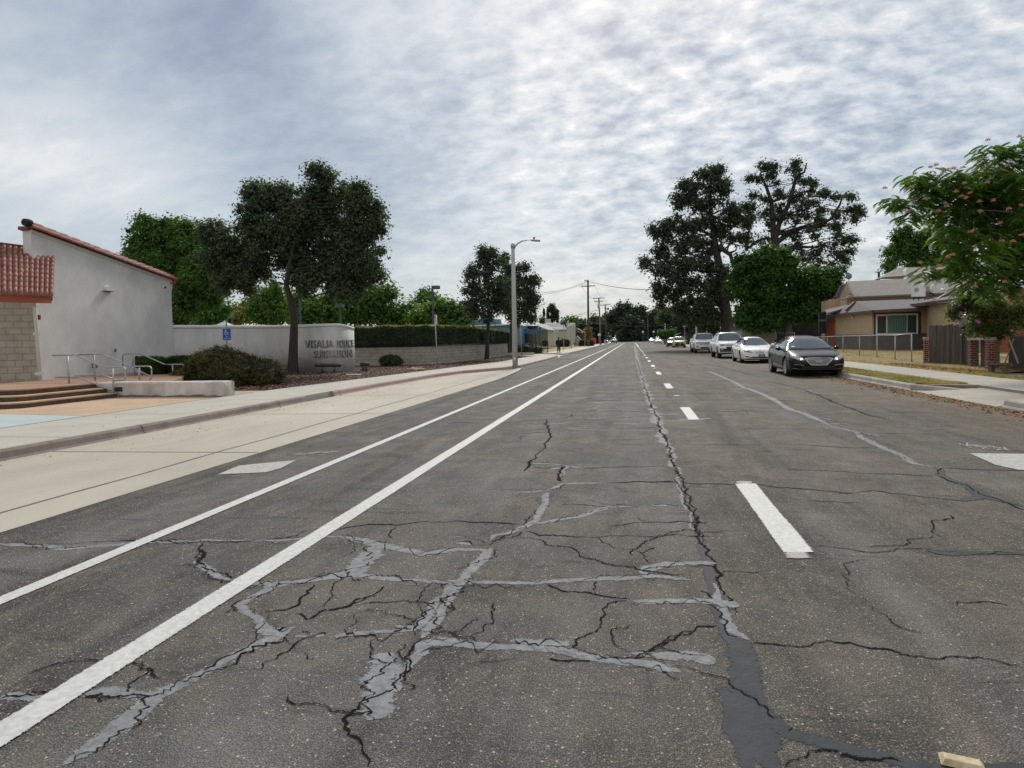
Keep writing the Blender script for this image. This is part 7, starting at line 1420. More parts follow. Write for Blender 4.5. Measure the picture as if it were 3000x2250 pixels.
# --- black sedan
son = make_car(dict(name='black_sedan', label='glossy black sedan with lit headlights and chrome grille, nearest of the parked cars', cat='car', group=GP, paint=P_BLK, w=.93, r=.335, axles=(.98, 3.78), rim=.72, tum=.30, sq=3.6, mirror=(1.02, 1.62, 1.0),
    body=[(0, .34, .60, .55), (.04, .27, .68, .70), (.13, .23, .745, .82), (.3, .20, .80, .895), (.6, .19, .865, .925), (.98, .185, .925, .93), (1.35, .185, .975, .93), (2.2, .185, 1.0, .93), (3.3, .19, 1.03, .93), (3.9, .20, 1.06, .92), (4.4, .24, 1.07, .885), (4.7, .30, 1.04, .83), (4.83, .38, .96, .74), (4.86, .45, .88, .65)],
    cabin=[(1.12, .90, .03, .86), (1.5, .93, .22, .875), (1.9, .95, .41, .88), (2.2, .97, .475, .88), (2.7, .98, .50, .88), (3.3, .99, .455, .875), (3.8, 1.0, .29, .86), (4.3, 1.03, .06, .82), (4.45, 1.03, .01, .8)],
    patches=[('windscreen', [(-.55, 1.375), (-.3, 1.405), (0, 1.412), (.3, 1.405), (.55, 1.375)], [(-.745, 1.02), (-.4, .995), (0, .985), (.4, .995), (.745, 1.02)], 'y', GLS, dict(rows=10, cols=20)),
        ('sticker', [(-.60, 1.085), (-.50, 1.088)], [(-.61, 1.05), (-.51, 1.05)], 'y', mat('sticker_pale', (.45, .6, .6), .5), dict(off=.010, under='windscreen')),
        ('side_window', [(1.95, 1.33), (2.3, 1.39), (2.72, 1.40)], [(1.55, 1.06), (2.1, 1.06), (2.72, 1.06)], 'x', GLSD, dict()), ('side_window', [(2.80, 1.40), (3.2, 1.37), (3.6, 1.24)], [(2.80, 1.06), (3.3, 1.07), (3.85, 1.12)], 'x', GLSD, dict()),
        ('window_trim', [(1.5, 1.058), (3.9, 1.118)], [(1.5, 1.038), (3.9, 1.10)], 'x', CHR, dict(off=.008, rows=2)), ('sill_trim', [(1.42, .36), (3.2, .44)], [(1.42, .31), (3.2, .34)], 'x', mat('sill_silver', (.35, .36, .38), .3, .05, 9, metal=.5), dict(off=.006, rows=2)),
        ('door_handle', [(2.45, .93), (2.63, .935)], [(2.45, .90), (2.63, .905)], 'x', CHR, dict(off=.02, rows=2)), ('door_handle', [(3.35, .955), (3.53, .96)], [(3.35, .925), (3.53, .93)], 'x', CHR, dict(off=.02, rows=2)),
        ('door_seam', [(2.755, 1.03), (2.77, 1.03)], [(2.755, .32), (2.77, .32)], 'x', DRK, dict(off=.003, cols=2)), ('door_seam', [(1.5, .96), (1.515, .96)], [(1.42, .32), (1.435, .32)], 'x', DRK, dict(off=.003, cols=2)),
        ('bonnet_seam', [(-.62, .70), (-.45, .735), (.45, .735), (.62, .70)], [(-.62, .692), (-.45, .727), (.45, .727), (.62, .692)], 'y', DRK, dict(off=.003, rows=1)),
        ('grille_frame', [(-.47, .665), (-.3, .69), (.3, .69), (.47, .665)], [(-.27, .43), (0, .42), (.27, .43)], 'y', CHR, dict(off=.012)), ('grille', [(-.435, .65), (-.3, .668), (.3, .668), (.435, .65)], [(-.255, .452), (0, .443), (.255, .452)], 'y', BPL, dict(off=.018)),
        ('headlight', [(.47, .645), (.62, .735), (.80, .79)], [(.475, .60), (.62, .60), (.82, .68)], 'y', HLG, dict(off=.010, both=True)),
        ('indicator', [(.74, .785), (.84, .79)], [(.78, .70), (.86, .70)], 'y', mat('amber_lens', (.50, .26, .12), .3), dict(off=.014, both=True, rows=3, cols=3)),
        ('lower_intake', [(-.52, .385), (.52, .385)], [(-.60, .275), (.60, .275)], 'y', BPL, dict(off=.008)), ('fog_trim', [(.50, .435), (.74, .475), (.80, .44)], [(.50, .42), (.73, .458), (.79, .43)], 'y', CHR, dict(off=.012, both=True, rows=1)), ('fog_trim', [(.83, .335), (.6, .30), (0, .285)], [(.83, .322), (.6, .288), (0, .275)], 'y', CHR, dict(off=.012, both=True, rows=1)),
        ('rear_window', [(-.5, 1.37), (.5, 1.37)], [(-.7, 1.12), (.7, 1.12)], '-y', GLSD)]+bars((.63, .59, .55, .51, .472), lambda z: .255+(z-.452)/.2*.17),
    extra=[ellipse_mark(0, .555, .10, .052, CHR, 'H'), bulb(.57, .645, .04)]))
son.location = (6.42, 24.05, 0); son.rotation_euler = (0, 0, R(-1))
# --- pearl white sedan
lex = make_car(dict(name='white_sedan', label='older pearl white sedan with dark licence plate behind the black sedan', cat='car', group=GP, paint=P_PRL, w=.905, r=.325, axles=(.98, 3.70), rim=.68, tum=.30, sq=3.6, mirror=(.99, 1.58, 1.0), spokes=7,
    body=[(0, .34, .62, .60), (.05, .26, .70, .76), (.15, .22, .755, .84), (.35, .20, .80, .88), (.7, .19, .86, .9), (1.3, .19, .94, .905), (2.2, .19, .97, .905), (3.4, .19, .99, .905), (4.0, .21, 1.02, .89), (4.5, .26, 1.02, .84), (4.75, .34, .96, .76), (4.84, .42, .86, .66)],
    cabin=[(1.15, .87, .03, .83), (1.6, .90, .25, .845), (2.0, .92, .45, .85), (2.3, .93, .505, .85), (2.8, .94, .515, .85), (3.3, .95, .47, .85), (3.8, .97, .26, .83), (4.2, .99, .04, .8)],
    patches=[('windscreen', [(-.54, 1.365), (0, 1.395), (.54, 1.365)], [(-.72, .99), (0, .955), (.72, .99)], 'y', GLS, dict(rows=8)), ('side_window', [(2.0, 1.32), (2.35, 1.37), (2.72, 1.38)], [(1.6, 1.03), (2.72, 1.03)], 'x', GLSD, dict()), ('side_window', [(2.80, 1.38), (3.2, 1.35), (3.5, 1.24)], [(2.80, 1.03), (3.7, 1.06)], 'x', GLSD, dict()),
        ('door_seam', [(2.755, 1.0), (2.77, 1.0)], [(2.755, .32), (2.77, .32)], 'x', DRK, dict(off=.003, cols=2)), ('grille', [(-.27, .665), (.27, .665)], [(-.20, .55), (0, .54), (.20, .55)], 'y', CHR, dict(off=.012)),
        ('headlight', [(.33, .60), (.50, .70), (.78, .745)], [(.33, .585), (.55, .57), (.80, .64)], 'y', HLG, dict(off=.010, both=True)), ('headlight_core', [(.52, .66), (.72, .69)], [(.54, .60), (.72, .64)], 'y', HLD, dict(off=.014, both=True, rows=3, cols=3)),
        ('lower_intake', [(-.42, .36), (.42, .36)], [(-.48, .295), (.48, .295)], 'y', BPL, dict(off=.008)), ('fog_light', [(.56, .40), (.76, .41)], [(.58, .34), (.74, .35)], 'y', HLD, dict(off=.008, both=True)), ('bumper_scuff', [(-.52, .36), (-.48, .38)], [(-.55, .27), (-.53, .27)], 'y', BPL, dict(off=.01, rows=2, cols=2)),
        ('bumper_seam', [(-.80, .545), (.80, .545)], [(-.80, .538), (.80, .538)], 'y', mat('seam_grey', (.25, .25, .25)), dict(off=.004, rows=1)), ('rear_window', [(-.5, 1.33), (.5, 1.33)], [(-.68, 1.08), (.68, 1.08)], '-y', GLSD)]+bars((.64, .615, .59, .565), lambda z: .21+(z-.55)*.4, BPL, .016, .005),
    extra=[plate(.10, .42, 0, True), ellipse_mark(0, .735, .035, .022, CHR, 'L')]))
lex.location = (6.82, 36.8, 0); lex.rotation_euler = (0, 0, R(-.6))
# --- pickups
def pickup(name, label, L_, w, H, r, ax, paint_, extra, pats, rimmat=RIMD, hood=1.12):
    return make_car(dict(name=name, label=label, cat='pickup truck', group=GP, paint=paint_, w=w, r=r, axles=ax, rim=.62, tum=.20, sq=5.5, mirror=(w+.14, 1.95, 1.25), msize=(.12, .07, .12), spokes=6, rimmat=rimmat, tw=.26,
        body=[(0, .45, hood-.16, w*.80), (.05, .40, hood-.08, w*.90), (.18, .36, hood-.03, w*.965), (.5, .34, hood, w), (1.2, .34, hood+.04, w), (1.7, .34, hood+.05, w), (3.6, .34, hood+.06, w), (L_-.1, .36, hood+.07, w), (L_, .42, hood+.05, w*.97)],
        cabin=[(1.45, hood-.05, .04, w*.93), (1.75, hood-.02, (H-hood)*.55, w*.945), (2.1, hood, (H-hood)*.92, w*.95), (2.4, hood, H-hood-.01, w*.95), (3.0, hood, H-hood, w*.95), (3.7, hood, H-hood-.03, w*.95), (3.95, hood, (H-hood)*.7, w*.94), (4.05, hood, .05, w*.93)],
        patches=[('windscreen', [(-w*.70, H-.085), (0, H-.06), (w*.70, H-.085)], [(-w*.84, hood+.09), (0, hood+.06), (w*.84, hood+.09)], 'y', GLS, dict(rows=8)), ('side_window', [(2.2, H-.12), (2.85, H-.10)], [(1.85, hood+.13), (2.85, hood+.13)], 'x', GLSD, dict()), ('side_window', [(2.95, H-.10), (3.6, H-.13)], [(2.95, hood+.13), (3.7, hood+.13)], 'x', GLSD, dict()),
            ('door_seam', [(2.9, hood), (2.915, hood)], [(2.9, .5), (2.915, .5)], 'x', DRK, dict(off=.003, cols=2)), ('door_seam', [(1.82, hood), (1.835, hood)], [(1.82, .5), (1.835, .5)], 'x', DRK, dict(off=.003, cols=2)), ('side_step', [(1.7, .42), (3.7, .42)], [(1.7, .36), (3.7, .36)], 'x', BPL, dict(off=.02, rows=2))]+pats, extra=extra))
col = pickup('white_pickup', 'white pickup with black lower bumper between the pearl sedan and chrome truck', 5.4, .94, 1.80, .38, (.92, 4.18), P_WHT, [plate(.45, .50, 0)],
    [('grille_frame', [(-.62, .955), (.62, .955)], [(-.46, .62), (.46, .62)], 'y', P_WHT, dict(off=.008)), ('grille', [(-.55, .945), (.55, .945)], [(-.52, .875), (.52, .875)], 'y', BPL, dict(off=.02)), ('lower_grille', [(-.50, .80), (.50, .80)], [(-.38, .64), (.38, .64)], 'y', BPL, dict(off=.02)), ('chrome_strip', [(-.5, .862), (.5, .862)], [(-.5, .835), (.5, .835)], 'y', CHR, dict(off=.022, rows=1)),
     ('headlight', [(.57, .97), (.85, .955)], [(.58, .87), (.70, .84), (.83, .88)], 'y', HLD, dict(off=.014, both=True)), ('bumper', [(-.86, .70), (-.5, .68), (.5, .68), (.86, .70)], [(-.84, .46), (.84, .46)], 'y', BPL, dict(off=.018)), ('fog_light', [(.66, .64), (.78, .64)], [(.66, .57), (.78, .57)], 'y', HLG, dict(off=.028, both=True, rows=3, cols=3)), ('bowtie_strip', [(-.1, .88), (.1, .88)], [(-.1, .82), (.1, .82)], 'y', mat('gold_badge', (.45, .30, .08), .35, metal=.5), dict(off=.03, rows=2))])
col.location = (6.72, 45.4, 0)
sil = pickup('chrome_grille_pickup', 'big white pickup with chrome grille and chrome bumper ahead of the other white truck', 5.8, 1.0, 1.87, .41, (.98, 4.65), P_WHT, [plate(.30, .56, 0), ellipse_mark(0, .92, .11, .05, mat('gold_badge', (.45, .30, .08), .35, metal=.5), 'B')],
    [('grille', [(-.60, 1.04), (.60, 1.04)], [(-.60, .78), (.60, .78)], 'y', BPL, dict(off=.012))]+bars((1.03, .95, .89, .79), lambda z: .6, CHR, .022, .018)+[('headlight', [(.62, 1.06), (.90, 1.05)], [(.62, .80), (.88, .82)], 'y', HLG, dict(off=.014, both=True)), ('headlight_core', [(.66, 1.0), (.82, 1.0)], [(.66, .86), (.82, .87)], 'y', mat('amber_lens', (.50, .26, .12), .3), dict(off=.018, both=True, rows=2, cols=2)),
     ('bumper', [(-.90, .74), (.90, .74)], [(-.86, .50), (-.5, .56), (.5, .56), (.86, .50)], 'y', CHR, dict(off=.03)), ('lower_intake', [(-.52, .55), (.52, .55)], [(-.48, .44), (.48, .44)], 'y', BPL, dict(off=.02)), ('fog_light', [(.64, .68), (.80, .68)], [(.64, .61), (.80, .61)], 'y', BPL, dict(off=.036, both=True, rows=2, cols=2))], hood=1.17)
sil.location = (6.72, 61.5, 0)
# --- lime box hatch, dark small car
soul = make_car(dict(name='lime_hatchback', label='boxy lime green hatchback parked beyond the chrome grille pickup', cat='car', group=GP, paint=P_GRN, w=.90, r=.33, axles=(.85, 3.42), tum=.18, sq=5, mirror=(1.0, 1.35, 1.05), spokes=5,
    body=[(0, .30, .78, .72), (.06, .24, .88, .82), (.2, .21, .95, .875), (.5, .2, .99, .895), (1.1, .2, 1.03, .9), (3.4, .2, 1.06, .9), (3.9, .24, 1.05, .87), (4.12, .34, .98, .8)],
    cabin=[(1.0, .96, .03, .84), (1.35, .98, .35, .85), (1.65, 1.0, .56, .86), (1.95, 1.0, .61, .86), (3.2, 1.0, .60, .86), (3.8, 1.0, .48, .85), (4.05, 1.0, .1, .82)],
    patches=[('windscreen', [(-.60, 1.54), (0, 1.56), (.60, 1.54)], [(-.74, 1.10), (0, 1.07), (.74, 1.10)], 'y', GLS, dict(rows=8)), ('side_window', [(1.7, 1.5), (2.4, 1.52)], [(1.4, 1.12), (2.4, 1.12)], 'x', GLSD, dict()), ('side_window', [(2.5, 1.52), (3.5, 1.48)], [(2.5, 1.12), (3.6, 1.16)], 'x', GLSD, dict()),
        ('grille', [(-.45, .83), (.45, .83)], [(-.42, .78), (.42, .78)], 'y', BPL, dict(off=.01)), ('headlight', [(.46, .88), (.76, .89)], [(.46, .78), (.74, .76)], 'y', HLD, dict(off=.012, both=True)), ('lower_intake', [(-.60, .62), (-.4, .66), (.4, .66), (.60, .62)], [(-.74, .30), (.74, .30)], 'y', BPL, dict(off=.012))], extra=[plate(0, .52, 0)]))
soul.location = (6.85, 96.5, 0)
drk = make_car(dict(name='dark_hatchback', label='small dark grey hatchback just beyond the lime green hatchback', cat='car', group=GP, paint=P_DGR, w=.88, r=.32, axles=(.85, 3.3), tum=.25, sq=4, mirror=(.98, 1.45, 1.0), spokes=5,
    body=[(0, .30, .62, .60), (.06, .24, .74, .76), (.25, .2, .82, .86), (.6, .2, .90, .88), (1.2, .2, .97, .88), (3.2, .2, 1.0, .88), (3.8, .24, .98, .84), (4.0, .34, .9, .75)],
    cabin=[(1.0, .90, .03, .82), (1.45, .93, .3, .83), (1.85, .95, .50, .84), (2.2, .95, .54, .84), (3.0, .95, .52, .84), (3.7, .95, .3, .82), (3.9, .95, .05, .8)],
    patches=[('windscreen', [(-.56, 1.42), (.56, 1.42)], [(-.72, 1.03), (.72, 1.03)], 'y', GLS, dict()), ('side_window', [(1.8, 1.38), (2.9, 1.4)], [(1.5, 1.06), (3.2, 1.06)], 'x', GLSD, dict()), ('headlight', [(.5, .76), (.78, .80)], [(.5, .66), (.78, .70)], 'y', HLG, dict(both=True, off=.01)), ('lower_intake', [(-.5, .42), (.5, .42)], [(-.5, .3), (.5, .3)], 'y', BPL, dict(off=.008))]))
drk.location = (6.3, 103.5, 0)
def place(src, name, label, loc, mat_=None, rot=0, group=None, cat='car'):
    c = copy_tree(src); c.name = name; c['label'] = label; c['category'] = cat; c.location = loc; c.rotation_euler = (0, 0, rot)
    if group: c['group'] = group
    if mat_:
        for ch in c.children:
            if ch.name.split('.')[0] in ('body', 'roof', 'mirror', 'grille_frame'):
                ch.data = ch.data.copy(); ch.data.materials[0] = mat_
    return c
FC = 'distant cars far up the street'
place(lex, 'distant_sedan', 'distant white sedan parked on the right beyond the side street, nearer of two', (6.9, 172, 0), P_WHT, 0, FC)
place(lex, 'distant_sedan', 'distant white sedan at far right kerb, farther of two', (6.5, 215, 0), P_WHT, 0, FC)
place(col, 'distant_pickup', 'distant dark pickup at the far right beyond both white sedans', (9.5, 250, 0), P_SIL, 0, FC, 'pickup truck')
place(col, 'distant_suv', 'distant silver blue vehicle at the left kerb facing the camera', (-5.7, 212, 0), P_SIL, 0, FC)
place(lex, 'distant_sedan', 'distant white car half behind the silver blue vehicle, left of it', (-8.6, 228, 0), P_WHT, R(20), FC)
place(son, 'dark_parked_car', 'dark car roof glimpsed behind the leaning fence at right edge', (13.9, 26.0, .15), None, R(-84), None)
# ================================================================== FAR LEFT BUILDINGS, POLES, DISTANT TREES, PERSON
def fbx(f, xa, ya, xb, yb, Y, th, nm, m, pr, base=None, bevel=0):
    a, c = PY(*f(xa, ya), Y), PY(*f(xb, yb), Y); z0 = min(a[2], c[2]) if base is None else base
    return MB().box(min(a[0], c[0]), max(a[0], c[0]), Y, Y+th, z0, max(a[2], c[2])).build(nm, m, pr, bevel=bevel)
def fsl(f, pts, th, nm, m, pr, off=None): return MB().slab([PY(*f(x, y), Y) for x, y, Y in pts], th, off).build(nm, m, pr)
BSID = mat('blue_siding', (.10, .20, .30), .6, .12, 2, stretch=(6, 6, .3)); BSL = mat('pale_blue_siding', (.19, .29, .38), .6, .1, 2, stretch=(6, 6, .3)); CRM = mat('cream_stucco', (.44, .43, .33), .9, .08, 2, big=.08); BAWN = mat('blue_awning', (.07, .14, .23), .6, .12, 3)
GRF = mat('grey_flat_roof', (.33, .33, .34), .85, .1, 2)
# blue metal building: long low roofline behind the hedge
root = T('blue_metal_building', 'blue metal sided building with pale roof line behind the street tree', 'building', PY(*c4(300, 1300), 95)[:2]+(0,)); Y = 95
fsl(c4, [(60, 1090, Y), (640, 1062, Y), (690, 1075, Y), (690, 1330, Y), (60, 1330, Y)], 20, 'wall', BSID, root, (0, -1, 0))
fsl(c4, [(95, 1012, Y+3), (460, 1006, Y+3), (470, 1075, Y+3), (90, 1085, Y+3)], .4, 'upper_wall', BSL, root, (0, -1, 0))
fsl(c4, [(60, 1084, Y-.5), (470, 1066, Y-.5), (640, 1062, Y-.5), (640, 1070, Y-.5), (470, 1078, Y-.5), (60, 1094, Y-.5)], .5, 'roof_edge', WHT, root, (0, -1, 0))
b = MB()
for k in range(16): a = PY(*c4(75+k*24, 1015), Y+2.5); a2 = PY(*c4(75+k*24, 1080), Y+2.5); b.box(a[0]-.03, a[0]+.03, Y+2.45, Y+2.6, a2[2], a[2])
b.build('siding_ribs', BSID, root)
fbx(c4, 400, 1000, 404, 1150, Y-1, .2, 'flag_pole', NV, root); fbx(c4, 645, 1075, 682, 1145, Y-2, .4, 'sign_band', BSID, root)
# cream entry with blue awnings
root = T('awning_building', 'cream building with sloping flat roof and row of blue awnings', 'building', PY(*c5(700, 700), 104)[:2]+(0,)); Y = 104
fsl(c5, [(480, 400, Y), (980, 415, Y-4), (980, 720, Y-4), (480, 720, Y)], 12, 'wall', CRM, root, (0, -1, 0))
fsl(c5, [(400, 322, Y), (820, 300, Y), (975, 412, Y-6), (975, 428, Y-6), (800, 345, Y-4), (480, 345, Y-1)], 10, 'roof', GRF, root, (0, -1, 0))
for x0, x1, y0, y1 in ((490, 640, 402, 488), (645, 735, 428, 495), (745, 782, 430, 495), (790, 820, 430, 495), (828, 850, 440, 497), (858, 884, 435, 497), (888, 914, 452, 498)): fbx(c5, x0, y0, x1, y1, Y-5.5, 1.2, 'awning', BAWN, root)
fbx(c5, 512, 490, 585, 700, Y-4.9, .5, 'blue_door', NV, root)
for x0 in (670, 742, 808): fbx(c5, x0, 496, x0+11, 720, Y-4.8, .3, 'dark_post', NV, root)
# church: cream hall with bell gable
root = T('church_hall', 'cream hall with grey sloping roof, small shuttered window and stepped bell gable', 'church', PY(*c5(1100, 720), 124)[:2]+(0,)); Y = 124
fsl(c5, [(930, 420, Y+6), (1325, 415, Y), (1325, 712, Y), (930, 730, Y+6)], 9, 'wall', CRM, root, (0, -1, 0))
fsl(c5, [(760, 318, Y+10), (1260, 285, Y+6), (1330, 410, Y-.6), (985, 428, Y+5)], .3, 'roof', GRF, root)
fsl(c5, [(985, 424, Y-.4), (1330, 410, Y-.4), (1330, 420, Y-.4), (985, 436, Y-.4)], .3, 'eave', mat('eave_dark', (.16, .15, .13), .8), root, (0, -1, 0))
fsl(c5, [(1318, 300, Y-1), (1335, 290, Y-1), (1335, 255, Y-1), (1350, 245, Y-1), (1360, 258, Y-1), (1362, 300, Y-1), (1385, 330, Y-1), (1385, 715, Y-1), (1318, 715, Y-1)], 1.2, 'bell_gable', CRM, root, (0, -1, 0))
fsl(c5, [(1385, 330, Y-1), (1400, 290, Y+4), (1450, 292, Y+9), (1456, 370, Y+9), (1440, 400, Y+9), (1455, 470, Y+9), (1455, 640, Y+9), (1385, 715, Y-1)], .4, 'side_wall', CRM, root, (-1, 0, 0))
fbx(c5, 1068, 532, 1130, 640, Y+1.2, .3, 'shuttered_window', mat('shutter_dark', (.045, .035, .03), .8), root); fbx(c5, 1130, 425, 1175, 448, Y+.8, .3, 'wall_vent', WHT, root); fbx(c5, 1438, 305, 1450, 350, Y+7.5, .4, 'dark_opening', GLD, root)
fbx(c5, 925, 215, 1020, 285, Y+12, 1.5, 'chimney_box', mat('pale_box', (.42, .42, .43), .8), root)
# brown roofed house behind
root = T('brown_roof_house', 'dark house with brown gable roof right of the bell gable', 'house', PY(*c5(1540, 700), 150)[:2]+(0,)); Y = 150
fsl(c5, [(1455, 385, Y), (1500, 380, Y), (1640, 470, Y), (1640, 490, Y), (1455, 470, Y)], 8, 'roof', mat('brown_roof', (.12, .09, .08), .9, .2, 3), root, (0, -1, 0)); fbx(c5, 1458, 468, 1630, 715, Y+.5, 6, 'wall', mat('dark_wall', (.05, .045, .045), .9), root, 0)
# church sign board with little gable
root = T('church_sign', 'small cream sign board with a gabled top beside the low hedge', 'sign', PY(*c5(1525, 710), 132)[:2]+(0,)); Y = 132
fbx(c5, 1480, 590, 1580, 712, Y, .5, 'pedestal', CRM, root, .1); fsl(c5, [(1478, 592, Y), (1525, 532, Y), (1582, 592, Y)], .5, 'gable', CRM, root, (0, -1, 0)); sp_ = fbx(c5, 1491, 595, 1564, 660, Y-.06, .05, 'sign_panel', SW, root)
fbx(c5, 1497, 602, 1558, 654, Y-.1, .03, 'printed_panel', mat('sign_print', (.22, .27, .33), .6, col2=(.6, .62, .62), scale=5), sp_)
fsl(c5, [(1458, 600, Y-.2), (1525, 526, Y-.2), (1597, 600, Y-.2), (1590, 606, Y-.2), (1525, 542, Y-.2), (1465, 606, Y-.2)], .8, 'gable_trim', WHT, root, (0, -1, 0))
# dry lawn before the church and low wall of the lot
LW = mat('dry_lawn_far', (.38, .27, .11), .95, col2=(.22, .19, .07), scale=1.5, big=.2)
st(MB().prism([(-9.0, 67), (-9.0, 140), (-40, 140), (-40, 67)], -.03, .144).build('lawn', LW))
root = T('low_kerb_wall', 'low grey concrete kerbs at the parking lot entrance behind the lamp', 'kerb', (-12, 60, 0)); MB().prism([(-13.5, 60.2), (-9.2, 60.5), (-9.2, 60.9), (-13.5, 60.7)], .1, .34).build('kerb_block', CONC, root)
bush('rounded_hedge', 'low smooth dark green mound of clipped shrub behind the lamp pole', [((PY(*c4(745, 1350), 66)[0], 66.5, .42), (1.05, 1.0, .72)), ((PY(*c4(820, 1370), 66)[0], 66.4, .35), (1.15, .9, .52)), ((PY(*c4(700, 1350), 66)[0], 66.5, .35), (.8, .8, .55))], L_HED, .07, 2.2, .3, 26, 51, group=None)
bush('round_topiary', 'dark egg shaped clipped bush beside the church wall', [((PY(*c5(1280, 670), 120)[0], 120, .85), (.95, .9, .75))], L_HED, .08, 2.0, .25, 26, 52); bush('round_topiary', 'dark clipped bush at the left end of the black railings', [((PY(*c5(925, 660), 96)[0], 96, 1.0), (.42, .42, .48))], L_HED, .06, 2.0, .15, 24, 53)
bush('low_hedge', 'low boxy dark hedge right of the small gabled sign', [((PY(*c5(1600, 670), 128)[0]+k*.33, 128, .7), (.45, .8, .65)) for k in range(7)], L_HED, .08, 2.0, .25, 20, 54)
# black railings
root = T('black_railing', 'black iron railings between the mound shrub and the pavement', 'railing', (-10, 72, .14)); b = MB(); p0 = PY(*c5(400, 655), 74); p1 = PY(*c5(968, 655), 68.5); zt = p1[2]
p0 = Vector((p0[0], 74, zt)); p1 = Vector((p1[0], 68.5, zt)); b.bar(p0-Vector((0, 0, .12)), p1-Vector((0, 0, .12)), .035); b.bar(p0-Vector((0, 0, zt-.3)), p1-Vector((0, 0, zt-.3)), .035); b.build('rail', NV, root)
b = MB()
for k in range(25): q = p0.lerp(p1, k/24.); b.tube([(q.x, q.y, .15), (q.x, q.y, zt+.05), (q.x, q.y, zt+.12)], [.02, .02, .003], 5)
b.build('bars', NV, root); MB().tube([(p1.x+.05, p1.y, .14), (p1.x+.05, p1.y, zt+.2)], .05).build('post', NV, root)
# sign posts along the pavement
signpost('sign_post', *c4(707, 1445), *c4(690, 1070), 'thin grey post left of the mound shrub', 'post', r=.035)
for xb, yb, xt, yt, lb in ((1278, 790, 1272, 300, 'thin floodlight pole on the dry lawn, left of two'), (1415, 770, 1405, 330, 'thin floodlight pole by the bell gable, right of two')):
    r_, *_ = signpost('floodlight_pole', *c5(xb, yb), *c5(xt, yt), lb, 'light pole', group='thin floodlight poles on the dry lawn', r=.05); Yp = r_.location.y; q = PY(*c5(xt-8, yt-6), Yp); MB().obox(q, (.7, 0, .2), (0, .4, 0), (0, 0, .35)).build('lamp_head', NV if xb < 1300 else WHT, r_, bevel=.05)
signpost('sign_post', *c5(1665, 725), *c5(1668, 455), 'thin green post by the low boxy hedge', 'post', r=.06)
# utility poles
PW = mat('brown_pole_wood', (.13, .065, .05), .9, col2=(.07, .04, .035), scale=3, stretch=(1, 1, .2)); PG = mat('grey_pole_wood', (.14, .13, .12), .9, .2, 3)
def upole(label, f, xb, yb, xt, yt, Y, m, arms, r=.19, extra=None):
    a, c = PY(*f(xb, yb), Y), PY(*f(xt, yt), Y); root = T('utility_pole', label, 'utility pole', (a[0], Y, .1), 'utility poles'); MB().tube([(a[0], Y, .05), c], [r*1.15, r*.8], 10).build('pole', m, root, True)
    for xa, ya, xc, yc in arms:
        p, q = Vector(PY(*f(xa, ya), Y-.25)), Vector(PY(*f(xc, yc), Y-.25)); ar = MB().bar(p, q, .12, .14).build('crossarm', m, root); b = MB(); [b.tube([p.lerp(q, t), p.lerp(q, t)+Vector((0, 0, .28))], [.06, .04], 6) for t in (.04, .3, .7, .96)]; b.build('insulators', mat('insulator', (.2, .2, .22), .4), ar)
    return root
u1 = upole('tallest brown utility pole left of the road end', c6, 735, 1385, 726, 250, 122, PW, [(612, 352, 848, 340), (668, 255, 740, 252)], .21)
b = MB()
for yy in (1290, 1305, 1335): q = PY(*c6(735, yy), 122); b.lathe([(.26, -.03), (.26, .03)], q, 12)
b.build('orange_bands', mat('orange_band', (.5, .2, .06), .7), u1)
u2 = upole('grey double armed utility pole with street light arm, second from the left', c6, 948, 1370, 914, 545, 150, PG, [(815, 562, 1012, 548), (836, 614, 994, 606)], .2)
q = Vector(PY(*c6(912, 690), 149.7)); MB().tube([q-Vector((0, 0, .55)), q+Vector((0, 0, .5))], .28, 10).build('transformer', mat('transformer_grey', (.40, .41, .42), .5), u2, True)
MB().tube([PY(*c6(*p), 149) for p in ((918, 775), (880, 765), (830, 772), (780, 800), (752, 826))], .05, 6).build('light_arm', GALV, u2)
upole('thin reddish utility pole, third from the left', c6, 1040, 1350, 1028, 660, 185, PW, [(938, 680, 1120, 664), (1010, 735, 1082, 728)], .2)
def wire(a, c, sag, r=.02): a, c = Vector(a), Vector(c); return [a.lerp(c, t)+Vector((0, 0, -4*sag*t*(1-t))) for t in np.linspace(0, 1, 14)]
root = T('overhead_wires', 'thin overhead wires strung across and along the street between the poles', 'wires', PY(*c6(726, 255), 122))
for k, (a, c, sg_) in enumerate([((726, 255, 122), (-900, 420, 90), 1.2), ((735, 262, 122), (-900, 470, 90), 1.2), ((726, 258, 122), (2600, 345, 105), 1.0), ((735, 262, 122), (2600, 352, 105), 1.0), ((730, 930, 122), (-400, 1010, 110), .8), ((730, 945, 122), (2600, 930, 140), 1.2), ((735, 955, 122), (1020, 990, 150), .3), ((730, 790, 122), (-200, 900, 116), .6), ((615, 350, 122), (838, 560, 150), .6), ((848, 340, 122), (1000, 550, 150), .6), ((815, 562, 150), (945, 680, 185), .5), ((1012, 550, 150), (1118, 664, 185), .5)]):
    MB().tube(wire(PY(*c6(*a[:2]), a[2]), PY(*c6(*c[:2]), c[2]), sg_), .022, 4, False).build('wire', mat('wire_grey', (.09, .09, .10), .6), root, fix=False)
